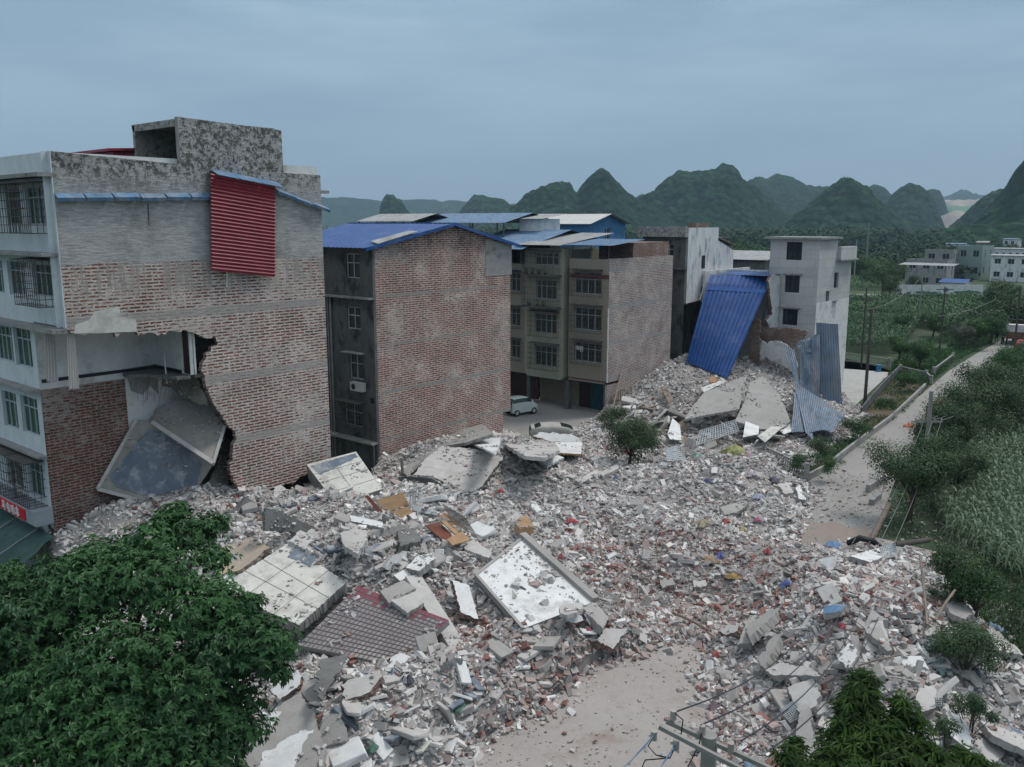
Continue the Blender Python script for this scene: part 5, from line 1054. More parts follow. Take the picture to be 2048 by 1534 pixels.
# lower left corner slabs
slab('plaster_wall_slab', 'cracked grey wall slab with white plaster remains in the bottom foreground', 'slab', [(575,1400),(600,1385),(632,1440),(650,1500),(640,1600),(450,1640),(440,1540),(500,1450)], .25, 'conc', .05, 43, pl=[(575,1400,1.9),(632,1440,1.8),(500,1480,1.4)])
slab('plaster_remains', '', '', [(570,1480),(600,1462),(628,1460),(605,1490),(600,1515),(585,1540),(540,1575),(515,1560),(525,1505),(545,1500)], .02, 'white', .04, 44, par=bpy.data.objects['plaster_wall_slab'], off=.02, pl=[(575,1400,1.9),(632,1440,1.8),(500,1480,1.4)])
slab('plaster_wall_slab', 'pale wall slab with a red brick edge half hidden by the foreground tree', 'slab', [(588,1336),(604,1352),(600,1368),(560,1400),(540,1380)], .2, 'white', .03, 45, 'brickred', pl=[(588,1336,2.4),(604,1352,2.3),(560,1390,1.9)])
slab('grey_slab', 'square grey slab among bricks in the bottom foreground heap', 'slab', lay([(632,1480),(650,1430),(680,1422),(692,1460),(690,1480),(650,1494)], .4), .2, 'conc', .05, 46)
slab('brick_wall_piece', 'fallen piece of brick wall capped by concrete in the foreground heap', 'slab', lay([(680,1370),(760,1340),(765,1352),(730,1388),(690,1400)], .5), .45, 'conc_light', .06, 47, 'brickred')
slab('grey_slab', 'pale chipped slab on the foreground brick heap', 'slab', lay([(762,1430),(800,1412),(812,1420),(775,1442)], .3), .2, 'conc', .04, 48)
# slabs near the collapsed house
slab('roof_slab', 'wide grey concrete slab with a drooping front edge below the fallen blue roof', 'slab', [(1494,750,4.4),(1478,818,2.5),(1369,838,2.0),(1385,812,2.4),(1408,785,2.9)], .2, 'conc', .03, 49, 'conc_light')
slab('roof_slab', 'steep grey slab broken over the heap right of the wide drooping slab', 'slab', [(1525,752),(1560,790),(1581,842),(1560,858),(1519,858),(1470,842),(1490,800),(1500,765)], .22, 'conc', .03, 50, pl=[(1525,752,4.2),(1581,840,1.8),(1476,838,1.9)])
for pts, lab in [([(1493,829),(1520,834),(1517,868),(1486,874)], 'upright white panel leaning on the steep grey slab'),
                 ([(1486,873),(1540,868),(1570,872),(1542,888),(1486,884)], 'white panel lying flat below the leaning white panel'),
                 ([(1515,872),(1570,834),(1574,850),(1562,856),(1530,884)], 'cream panel lying across behind the flat white panel'),
                 ([(1548,852),(1606,843),(1613,852),(1568,868)], 'white panel nearest the corrugated sheets'),
                 ([(1335,868),(1345,836),(1360,850),(1363,880),(1340,878)], 'white door like panel left of the white window grille'),
                 ([(1335,738),(1355,722),(1362,736),(1345,752)], 'pale panel at the foot of the bare brick side wall'),
                 ([(1401,776),(1448,758),(1452,762),(1408,784)], 'thin white strip panel under the blue roof edge')]:
    slab('loose_sheet', lab, 'panel', [(a, b, zs(a, b, .8)) for a, b in pts], .06, 'white' if 'cream' not in lab else 'cream', 0)
# slabs of the right hand heap
RS = [([(1530,1340),(1560,1325),(1620,1335),(1640,1352),(1590,1350),(1545,1350)],'curved pale slab edge bridging a dark hollow in the right heap','conc_light',.6),
 ([(1575,1375),(1625,1355),(1640,1385),(1632,1412),(1600,1425),(1585,1400)],'big pale slab below the dark hollow of the right heap','conc_light',.5),
 ([(1672,1310),(1700,1285),(1715,1300),(1705,1335),(1690,1335)],'upright white slab behind the bottom right tree','white',.7),
 ([(1745,1245),(1765,1240),(1780,1290),(1740,1310),(1726,1290)],'flat grey slab on the crown of the right heap','conc_light',.4),
 ([(1730,1258),(1760,1250),(1785,1300),(1775,1302)],'long narrow slab beside the flat grey slab on the right heap','conc',.6),
 ([(1895,1420),(1915,1415),(1945,1470),(1940,1505),(1900,1470)],'bright white slab right of the bottom right tree','white',.5),
 ([(1840,1375),(1870,1370),(1872,1415),(1845,1425),(1832,1400)],'pale slab half hidden by the top of the bottom right tree','conc_light',.5),
 ([(1950,1480),(1990,1470),(2012,1505),(1985,1530),(1950,1520)],'square pale slab at the lower right edge of the heap','conc_light',.3),
 ([(1960,1440),(2048,1470),(2100,1500),(2060,1505),(1985,1470)],'long grey slab at the right picture edge','conc_light',.5),
 ([(1600,1420),(1618,1412),(1640,1534),(1600,1534),(1592,1470)],'long pale slab standing left of the bottom right tree','conc',.7),
 ([(1960,1270),(1998,1262),(2020,1290),(1975,1295)],'grey slab on the slope beside the dusty bush','conc',.4),
 ([(1980,1140+130),(2030,1290),(2048,1310),(1990,1300)],'pale slab fragment at the far right of the slope','conc_light',.35),
 ([(1700,1112),(1742,1100),(1770,1112),(1740,1124)],'flat pale slab on the crest of the right heap','white',.35),
 ([(1652,1212),(1668,1208),(1695,1210),(1680,1222),(1645,1228)],'pale blue and white board on the right heap','bluepale',.35),
 ([(1875,1180),(1895,1165),(1945,1225),(1930,1240),(1900,1225)],'rounded pale rock like slab under the dusty bush on the right','conc',.5),
 ([(1490,1255),(1545,1215),(1553,1225),(1498,1275)],'long rough concrete beam leaning on the left flank of the right heap','conc',.6),
 ([(1475,1290),(1490,1250),(1512,1245),(1505,1285)],'rough grey boulder like block on the left flank of the right heap','conc',.6),
 ([(1515,1320),(1550,1265),(1560,1272),(1528,1335)],'leaning concrete bar below the long rough beam','conc',.5),
 ([(1640,1108+20),(1655,1120),(1670,1135),(1660,1145)],'small pale block on the ridge near the fallen pole','conc_light',.3),
 ([(1600,1180),(1625,1150),(1632,1160),(1610,1190)],'grey bar like block near the ridge of the right heap','conc_light',.3),
 ([(1440,1015),(1480,1003),(1498,1008),(1478,1022),(1450,1030)],'tilted grey slab on the middle heap','conc',.35),
 ([(1592,975),(1600,970),(1612,1000),(1598,998)],'white board at the road edge of the middle heap','white',.35),
 ([(1555,968),(1575,965),(1588,985),(1570,988)],'pale slab on the crest beside the road','conc_light',.3),
 ([(1320,1160),(1345,1155),(1352,1168),(1325,1176)],'flat grey slab among red bricks','conc',.3),
 ([(1385,1162),(1412,1160),(1412,1172),(1388,1174)],'small pale slab among red bricks right of the flat grey slab','conc_light',.3),
 ([(1100,1090),(1115,1078),(1132,1082),(1128,1098),(1108,1100)],'pale broken block right of the biggest slab top','conc_light',.35),
 ([(1150,960),(1195,938),(1198,946),(1160,968)],'thin pale slab strip along the upper middle heap','conc_light',.3),
 ([(1200,945),(1235,928),(1238,936),(1205,952)],'second thin pale strip right of the first strip','conc_light',.3)]
for i, (pts, lab, m, lift) in enumerate(RS):
    slab('concrete_slab', lab, 'slab', [(a, b, zs(a, b, lift*(1 if k < 3 else .9))) for k, (a, b) in enumerate(pts)], .22 if 'beam' not in lab else .35, m, .05, 60+i, 'conc')
# ---------------------------------------------------------------- boards, furniture, grilles, cloth
def board(name, lab, cat, pts, m, th=.04, lift=.5): return slab(name, lab, cat, lay(pts, lift), th, m, 0)[0]
cb = thing('broken_cabinet', pz(770, 1020, 3.4), 'orange plywood cabinet with a reddish side smashed open on the heap', 'cabinet')
slab('back_board', '', '', [(752,1000,4.1),(805,985,4.3),(818,1008,3.8),(768,1026,3.6)], .05, 'wood', 0, par=cb)
slab('shelf_board', '', '', [(765,1030,3.6),(815,1012,3.8),(826,1025,3.5),(780,1045,3.2)], .05, 'wood', 0, par=cb)
slab('side_board', '', '', [(729,992,4.3),(736,990,4.35),(778,1038,3.5),(771,1043,3.3)], .35, 'wood_red', 0, par=cb)
board('plywood_board', 'orange board with a pale edge below the smashed cabinet', 'board', [(893,1078),(925,1062),(940,1080),(905,1090)], 'wood', .05, .6)
board('plywood_board', 'long orange board right of the smashed cabinet', 'board', [(880,1030),(890,1025),(920,1045),(912,1060)], 'wood', .05, .5)
board('plywood_board', 'thin orange strip board crossing a reddish panel', 'board', [(882,1042),(890,1040),(918,1066),(910,1068)], 'wood', .05, .6)
board('plywood_board', 'dark reddish panel under the thin orange strip', 'board', [(850,1050),(880,1045),(905,1072),(885,1080)], 'wood_red', .05, .4)
board('wooden_box_part', 'orange and brown box corner standing above the biggest white slab', 'box', [(1030,1045),(1050,1028),(1060,1040),(1068,1052),(1040,1058)], 'wood', .35, .7)
board('timber_plank', 'tan plank leaning on rubble below the bare brick side wall', 'board', [(1322,773),(1334,770),(1347,800),(1337,806)], 'wood_old', .08, .7)
board('carton', 'small orange box under the corner of the blue roof', 'box', [(1417,755),(1432,752),(1434,762),(1420,765)], 'wood', .3, .8)
def window_grid(lab, quad, lifts, nu, nv, m, r=.03, name='window_grille'):
    P = [pz(a, b, zs(a, b, h)) for (a, b), h in zip(quad, lifts)]; t = MB(); a, b, c, d = P
    nr = (b-a).cross(d-a).normalized()
    for i in range(nu+1): t.bar(a.lerp(b, i/nu), d.lerp(c, i/nu), r, up=nr)
    for j in range(nv+1): t.bar(a.lerp(d, j/nv), b.lerp(c, j/nv), r*1.2, up=nr)
    o = t.build(name, m); return tag(o, lab, 'grille')
window_grid('white window grille lying below the wide drooping slab', [(1400,862),(1470,840),(1478,862),(1392,890)], [.9,1.2,.7,.4], 16, 6, 'alu', .045)
window_grid('dark framed white grille tipped near the crushed van', [(1332,900),(1352,892),(1372,918),(1335,922)], [1.2,1.3,.5,.5], 9, 7, 'alu', .04)
window_grid('upright wooden lattice leaning at the foot of the bare brick side wall', [(1225,748),(1250,756),(1252,800),(1226,800)], [3,2.8,.6,.6], 6, 5, 'wood_old', .06)
window_grid('small wire frame standing before the broad smooth slab', [(823,978),(838,972),(836,1002),(820,1004)], [1.6,1.6,.5,.5], 3, 5, 'alu', .025)
window_grid('bent wire basket in the hollow of the right heap', [(1560,1420),(1590,1400),(1610,1425),(1580,1445)], [.6,.8,.4,.4], 8, 8, 'alu', .02)
window_grid('curled wire mesh near the fallen pole', [(1758,1095),(1790,1085),(1795,1110),(1765,1118)], [.7,.8,.2,.2], 9, 7, 'alu', .025)
window_grid('small white grille beside the bottom right tree', [(1870,1395),(1885,1395),(1885,1412),(1872,1412)], [.8,.8,.4,.4], 3, 4, 'alu', .02)
window_grid('wire mesh drooping below the orange cabinet', [(800+85,1008+0),(930,1035),(950,1065),(905,1045)], [.7,.6,.4,.6], 14, 12, 'iron', .015)
def crumple(lab, x, y, w, h, col, name='cloth_scrap', cat='cloth', lift=.15, group=None, hgt=.25, seed=None):
    r = np.random.default_rng(abs(hash((x, y))) % 9999 if seed is None else seed); z = zs(x, y, lift); c = pz(x, y, z); n_ = 13; u = np.linspace(-1, 1, n_); col = tuple(q*.55+.07 for q in col)
    U, V_ = np.meshgrid(u, u, indexing='ij'); rr = 1+.13*r.normal(size=U.shape)+.3*math.sin(x)*np.sin(np.arctan2(V_, U)*3+y); ang = (x*7+y) % 6.28
    Xx, Yy = U*w/2*rr, V_*h/2*rr; Zz = hgt*(1-np.maximum(abs(U), abs(V_))**2)*r.uniform(.45, 1.1, U.shape)
    Xr, Yr = Xx*math.cos(ang)-Yy*math.sin(ang), Xx*math.sin(ang)+Yy*math.cos(ang)
    V3 = np.stack([Xr+c.x, Yr+c.y, Zz+c.z], -1).reshape(-1, 3); i = np.arange(n_*n_).reshape(n_, n_)
    F_ = np.stack([i[:-1, :-1], i[1:, :-1], i[1:, 1:], i[:-1, 1:]], -1).reshape(-1, 4)
    return npmesh(name, V3, F_, 'cloth', np.tile(np.array(col)*1., (len(V3), 1)), loc=tuple(c), smooth=True, label=lab, cat=cat, group=group)
crumple('large yellow sack slumped on the crest of the middle heap', 1470, 908, 1.6, .9, (.42,.43,.12), 'sack', 'sack', .2, hgt=.7)
crumple('pink bundle right of the large yellow sack', 1492, 912, .7, .6, (.5,.3,.38), 'bundle', 'bundle', .2, hgt=.4)
crumple('mint green sheet leaning left of the yellow sack', 1397, 912, .9, .6, (.3,.48,.42), 'sheet', 'sheet', .3)
for x, y, w, c, lab in [(812+190,985,.35,(.6,.02,.03),'bright red scrap right of the broad smooth slab'),(1142,1044,.5,(.55,.01,.03),'bright red cloth right of the wooden box corner'),(1122,1116,.4,(.35,.02,.03),'dark red cloth beside the edge beam of the biggest slab'),
 (1440,1113,.55,(.03,.06,.42),'royal blue cloth above the tan sheet in the middle heap'),(1425,1122,.9,(.42,.27,.12),'tan sheet in the middle heap below the blue cloth'),(1467,1155,.6,(.52,.30,.04),'mustard yellow cloth in the middle heap'),
 (1573,1170,.5,(.04,.08,.42),'upright blue rag left of the right heap crest'),(1515,1005-10,.7,(.42,.46,.62),'lilac cloth on the slope right of the tilted grey slab'),(1485,1062,.7,(.45,.38,.18),'pale yellow sacking in the middle heap'),
 (1515,1042,.35,(.7,.12,.35),'small pink rag near the middle of the heap'),(1450,1045,.5,(.4,.02,.03),'crimson rag beside a black bag in the middle heap'),(1403,1048,.9,(.32,.28,.14),'mustard striped cloth left of the crimson rag'),
 (1535,1104,.4,(.55,.03,.04),'red and white bag right of the middle heap'),(1548,960,.8,(.05,.05,.09),'dark navy jacket on the crest near the road'),(1480,975,.7,(.06,.07,.10),'dark bundle on the slope below the yellow sack'),
 (1415,963,.4,(.08,.08,.3),'blue violet rag near the grey boulders'),(1500,950,.7,(.5,.42,.5),'pale mauve cloth below the pink bundle'),(1232,957,.25,(.05,.25,.55),'tiny sky blue scrap below the leafy bush'),
 (1665,1092,1.1,(.08,.24,.5),'bright blue tarpaulin at the end of the red earth road'),(1421,1294,.35,(.6,.08,.1),'red scrap at the far end of the dirt track'),(1432,1312,.35,(.55,.1,.08),'second red scrap below the first at the track end'),
 (1430,1418,.9,(.09,.03,.05),'crumpled maroon cloth on the dirt track'),(1178,1266,.35,(.5,.05,.1),'crimson rag left of the thick block by the track'),(1875,1330,1.1,(.12,.24,.26),'long teal netting on the side of the right heap'),
 (1860,1290,.9,(.14,.25,.27),'teal netting strip above the long teal netting'),(1990,1258,.8,(.18,.30,.42),'pale blue plastic sheet on the slope by the dusty bush'),(1930,1345,1.3,(.36,.37,.32),'grey plastic sack right of the teal netting'),
 (1952,1348,.4,(.04,.06,.14),'navy rag under the grey plastic sack'),(1955,1160,.8,(.12,.17,.3),'dark blue canvas between the two dusty bushes'),(1685,1257,.4,(.5,.02,.06),'red scrap on the face of the right heap'),
 (1500,1534,.6,(.25,.4,.55),'pale blue bag below the near crossarm'),(920,1415,.6,(.01,.16,.10),'green netting at the foot of the foreground heap'),(745,1500,.4,(.02,.16,.10),'small green rag in the bottom foreground heap'),
 (820,1362,.35,(.03,.04,.10),'navy rag in the foreground brick heap'),(787,1348,.35,(.28,.36,.46),'pale blue rag in the foreground brick heap'),(1255,905,.9,(.30,.02,.03),'dark red cloth under the leafy bush'),
 (1410,1240,.3,(.55,.5,.48),'white scrap near the reddish end of the heap'),(1650+57,1128,.6,(.1,.1,.1),'black bag near the fallen pole'),(2020,1470,.8,(.10,.2,.36),'blue sheet at the lower right corner of the heap')]:
    crumple(lab, x, y, w, w*.6, c)
o = slab('crumpled_sheet_metal', 'dark crumpled corrugated metal folded below the tiled wall panel', 'metal sheet', lay([(640,1320),(700,1305),(660,1370),(645,1400),(628,1375)], .8), .05, 'conc_dark', .08, 91)[0]
hs = [pz(a, b, z) for a, b, z in [(885,1325,2.6),(925,1318,2.4),(890,1400,.9),(930,1395,.8)]]
t = thing('crumpled_sheet_metal', hs[2], 'bent grey corrugated sheet draped at the foot of the long beam', 'metal sheet'); hangsheet('ribbed_sheet', 'greyroof', hs, t, .12, .02, .3, 31)
# poles and sticks poking out
for a, b, za, zb, r, m, lab in [((803,915),(808,985),3.6,1.2,.09,'pole','grey concrete post standing before the broad smooth slab'),((1318,742),(1330,800),3.2,1.4,.05,'alu','thin pale pipe leaning beside the blue roof edge'),
  ((1268,790),(1345,828),1.6,1.6,.06,'wood_old','long timber pole lying below the bare brick side wall'),((1215,860),(1243,745),.6,3.6,.08,'wood_old','bare timber pole standing before the leafy bush'),
  ((1345,905),(1290,862),1.4,1.5,.05,'alu','pale pipe lying beside the crushed van'),((1240,1180),(1262,1140),.9,1.2,.04,'wood_old','thin stick standing beside red bricks'),((1205,1120),(1198,1080),1.2,1.7,.04,'wood_old','thin stick upright in the middle heap'),
  ((1345,1225),(1420,1262),.8,.5,.06,'wood_old','curved branch lying across the end of the dirt track'),((880,995),(870,1012),2.4,2.0,.03,'alu','short white pipe leaning against the dark wall face'),
  ((1840,1110),(1855,1250),2.4,2.6,.05,'wood_old','peeled pole on the shoulder of the right heap'),((1870,1240),(1910,1180),2.6,2.6,.05,'wood_old','second peeled pole crossing above the rounded slab'),
  ((1880,1430),(1905,1485),1.8,1.2,.08,'conc_light','pale post leaning right of the bottom right tree'),((1455,1420),(1500,1445),.6,.7,.05,'paleplank','white bent strip near the near crossarm'),
  ((1740,1350),(1600+240,1365),2.6,2.4,.03,'paleplank','thin white strip on the right heap'),((1690,1340),(1800,1310),2.5,2.6,.03,'steel','long bent bar crossing behind the bottom right tree'),
  ((1330,748),(1260,752),2.6,2.2,.05,'paleplank','pale batten in the debris below the brick side wall'),((1260,720),(1330,690),2.8,3.6,.06,'wood_old','dark batten leaning on the brick side wall')]:
    pa_, pb_ = pz(*a, za), pz(*b, zb); mid = pa_.lerp(pb_, .5)+Vector((0, 0, .06)); o = MB().tube([pa_, mid, pb_], r, 7).build('post' if 'post' in lab else ('pipe' if 'pipe' in lab else 'stick'), m); tag(o, lab, 'post' if 'post' in lab else 'stick')
# ---------------------------------------------------------------- countable chunks, copied
def chunkmesh(kind, seed):
    r = np.random.default_rng(seed); import bmesh; bm = bmesh.new()
    dims = {'slabbit': (1, .62, .15), 'chunk': (1, .75, .35), 'brick': (1, .5, .28), 'plate': (1, .8, .12), 'plank': (2.6, .22, .07)}[kind]
    n_ = 14 if kind in ('chunk', 'plate') else 8
    if kind in ('brick', 'plank', 'slabbit'): P = CUBE*np.array(dims)*r.uniform(.9, 1.1, (8, 3))
    else:
        ang = np.sort(r.uniform(0, 6.28, 6)); rad = r.uniform(.38, .56, 6); top = np.stack([np.cos(ang)*rad*dims[0], np.sin(ang)*rad*dims[1], np.full(6, dims[2]/2)], -1); bot = top*np.array([1, 1, -1])*r.uniform(.8, 1.12, (6, 1)); P = np.concatenate([top, bot])
    for p in P: bm.verts.new(p)
    bmesh.ops.convex_hull(bm, input=bm.verts); bmesh.ops.bevel(bm, geom=bm.edges[:], offset=.015, segments=1, affect='EDGES') if kind != 'plank' else None
    me = bpy.data.meshes.new(kind); bm.to_mesh(me); bm.free(); return me
M['chip_white'] = M['white']
def mk(kind, name, mats, lab, cat, group, cnt, zone, smin, smax, sinkf=.3, tilt=.45, seed=0):
    r = np.random.default_rng(seed); ms = []
    for k in range(5):
        me = chunkmesh(kind, seed*10+k)
        for mt in mats: c = me.copy(); c.materials.append(M[mt]); ms.append(c)
    look = {'conc': 'grey', 'conc_light': 'pale grey', 'conc_dark': 'dark grey', 'white': 'white plastered', 'cream': 'cream', 'slate': 'blue grey', 'brickred': 'reddish brick', 'wood_old': 'weathered brown', 'paleplank': 'pale', 'steel': 'rusty brown'}; i = 0; tries = 0
    xs_, ys_ = [p[0] for p in zone], [p[1] for p in zone]
    while i < cnt and tries < cnt*80:
        tries += 1; x, y = r.uniform(min(xs_), max(xs_)), r.uniform(min(ys_), max(ys_))
        if not pip(np.array([x]), np.array([y]), zone)[0]: continue
        P = pz(x, y, 1.0); z = hz_(P.x, P.y)
        if z < -.1: continue
        P = pz(x, y, max(z, 0)); z = hz_(P.x, P.y)
        if z < -.1: continue
        s = smin*(smax/smin)**(r.random()**1.7)
        me_ = ms[int(r.integers(len(ms)))]; lk = look[next(k_ for k_, v_ in M.items() if v_ == me_.materials[0] and k_ in look)]; sz = 'large' if s > (smin*smax)**.5*1.15 else 'small'; o = bpy.data.objects.new(name, me_); COL.objects.link(o); o.scale = (s, s*r.uniform(.8, 1.2), s*r.uniform(.8, 1.2))
        o.rotation_euler = (r.normal(0, tilt), r.normal(0, tilt), r.uniform(0, 6.28)); o.location = (P.x, P.y, z+s*sinkf*.4); tag(o, f'{sz} {lk} {lab}', cat, f'{sz} {lk} {group}'); i += 1
ZL = [(150,1040),(600,985),(850,1010),(1000,1050),(940,1160),(830,1140),(700,1150),(560,1070),(430,1160),(300,1060)]
ZF = [(620,1380),(830,1280),(960,1350),(1010,1180),(1180,1250),(1160,1310),(1050,1390),(960,1480),(900,1534),(640,1534)]
ZM = [(1000,930),(1240,930),(1320,910),(1470,890),(1600,1010),(1590,1090),(1540,1230),(1450,1250),(1330,1280),(1220,1210),(1050,1050)]
ZR = [(1460,1260),(1600,1110),(1800,1110),(1940,1250),(2048,1420),(2048,1534),(1580,1534),(1450,1440)]
ZB_ = [(1230,800),(1330,690),(1480,760),(1640,860),(1520,900),(1330,900),(1280,880)]
mk('slabbit', 'slab_fragment', ['conc', 'conc_light', 'white'], 'oblong slab fragment in the heap left of the track', 'slab fragment', 'oblong slab fragments left of the track', 75, ZL+ZF[::-1], .6, 1.9, seed=21, tilt=.38)
mk('slabbit', 'slab_fragment', ['conc', 'conc_light', 'white'], 'oblong slab fragment in the right hand heap', 'slab fragment', 'oblong slab fragments of the right hand heap', 60, ZR, .5, 1.3, seed=22, tilt=.42)
mk('slabbit', 'slab_fragment', ['conc', 'conc_light', 'wood_old'], 'oblong fragment in the debris before the fallen blue roof', 'slab fragment', 'oblong fragments before the fallen blue roof', 60, ZB_, .8, 2.2, seed=23, tilt=.5)
mk('chunk', 'concrete_chunk', ['conc', 'conc_light'], 'chunk lying on the lower corner of the biggest white slab', 'concrete chunk', 'chunks on the lower corner of the biggest white slab', 26, [(1080,1195),(1150,1180),(1185,1215),(1120,1250),(1060,1245)], .3, .7, seed=24)
mk('chunk', 'concrete_chunk', ['conc', 'conc_light', 'conc_dark'], 'jagged concrete chunk in the heap below the torn tall building', 'concrete chunk', 'jagged concrete chunks in the heap below the torn building', 60, ZL, .4, 1.2, seed=1)
mk('chunk', 'concrete_chunk', ['conc', 'conc_light', 'conc'], 'jagged concrete chunk in the foreground heap left of the dirt track', 'concrete chunk', 'jagged concrete chunks in the foreground heap', 80, ZF, .28, .8, seed=2)
mk('chunk', 'concrete_chunk', ['conc', 'conc_light'], 'jagged concrete chunk in the wide middle heap', 'concrete chunk', 'jagged concrete chunks in the middle heap', 60, ZM, .35, .9, seed=3)
mk('chunk', 'concrete_chunk', ['conc', 'conc_light', 'conc'], 'jagged concrete chunk in the right hand heap', 'concrete chunk', 'jagged concrete chunks in the right hand heap', 100, ZR, .3, .95, seed=4)
mk('plate', 'plaster_plate', ['white', 'cream', 'conc_light', 'slate'], 'thin broken plate in the heap left of the dirt track', 'plaster plate', 'broken plates left of the track', 150, ZL+ZF[::-1], .35, 1.2, seed=5, tilt=.35)
mk('plate', 'plaster_plate', ['white', 'conc_light', 'conc'], 'thin broken plate in the debris before the fallen blue roof', 'plaster plate', 'broken plates before the fallen blue roof', 110, ZB_, .6, 2.0, seed=6, tilt=.5)
mk('plate', 'plaster_plate', ['white', 'conc_light', 'slate'], 'thin broken plate in the middle or right hand heap', 'plaster plate', 'broken plates of the middle and right heaps', 70, ZM[:4]+ZR[::-1][:4]+[(1500,1100)], .3, .7, seed=7)
mk('brick', 'brick_lump', ['brickred', 'conc', 'conc_light'], 'dusty block lump in the foreground heap beside the dirt track', 'brick lump', 'block lumps in the foreground heap', 190, ZF, .22, .42, seed=8, tilt=.6)
mk('brick', 'brick_lump', ['brickred', 'conc_light'], 'dusty block lump in the right hand heap', 'brick lump', 'block lumps in the right hand heap', 110, ZR, .24, .45, seed=9, tilt=.6)
mk('plank', 'wood_strip', ['wood_old', 'paleplank', 'steel'], 'thin splintered strip in the debris before the fallen blue roof', 'strip', 'splintered strips before the fallen blue roof', 90, ZB_, .6, 1.2, seed=10, tilt=.3)
mk('plank', 'wood_strip', ['wood_old', 'paleplank'], 'thin splintered strip lying in the wide middle heap', 'strip', 'splintered strips in the middle heap', 50, ZM, .25, .5, seed=11, tilt=.2)
# small debris lying on the fallen slabs
def onslabs():
    r = np.random.default_rng(77); Pp, Nn = [], []
    for R_, T, nr in SLABS:
        for t in T:
            a, b, c = (np.array(R_[i]) for i in t); ar = np.linalg.norm(np.cross(b-a, c-a))/2; k = r.poisson(ar*60)
            if not k: continue
            u = r.random((k, 2)); f = u.sum(1) > 1; u[f] = 1-u[f]; p = a+(b-a)*u[:, :1]+(c-a)*u[:, 1:]
            m = vnoise(p[:, 0]+60, p[:, 1], 1.3, 41)+.6*vnoise(p[:, 0]+60, p[:, 1], .5, 42) > r.uniform(-.1, 1.3, k); Pp.append(p[m]); Nn.append(np.tile(np.array(nr), (m.sum(), 1)))
    P, Nn = np.concatenate(Pp), np.concatenate(Nn); m_ = len(P); s_ = .02*(.17/.02)**(r.random(m_)**1.5); dims = np.stack([s_*r.uniform(.8, 1.8, m_), s_*r.uniform(.5, 1.1, m_), s_*r.uniform(.2, .6, m_)], -1)
    v = CUBE[None]*dims[:, None]*r.uniform(.7, 1.12, (m_, 8, 3)); v = np.einsum('nij,nkj->nki', rotm(r.normal(0, .3, m_), r.normal(0, .3, m_), r.uniform(0, 6.28, m_)), v)+(P+Nn*s_[:, None]*.2)[:, None]
    c = np.array([[.40,.385,.375],[.33,.31,.30],[.52,.51,.50],[.24,.15,.13]])[r.choice(4, m_, p=[.45, .3, .15, .1])]*r.uniform(.8, 1.15, (m_, 1))
    npmesh('debris', v.reshape(-1, 3), (CF[None]+8*np.arange(m_)[:, None, None]).reshape(-1, 4), 'rubble', np.repeat(c, 8, 0), kind='stuff', label='small crumbs of masonry lying on the fallen slabs', cat='rubble')
onslabs()
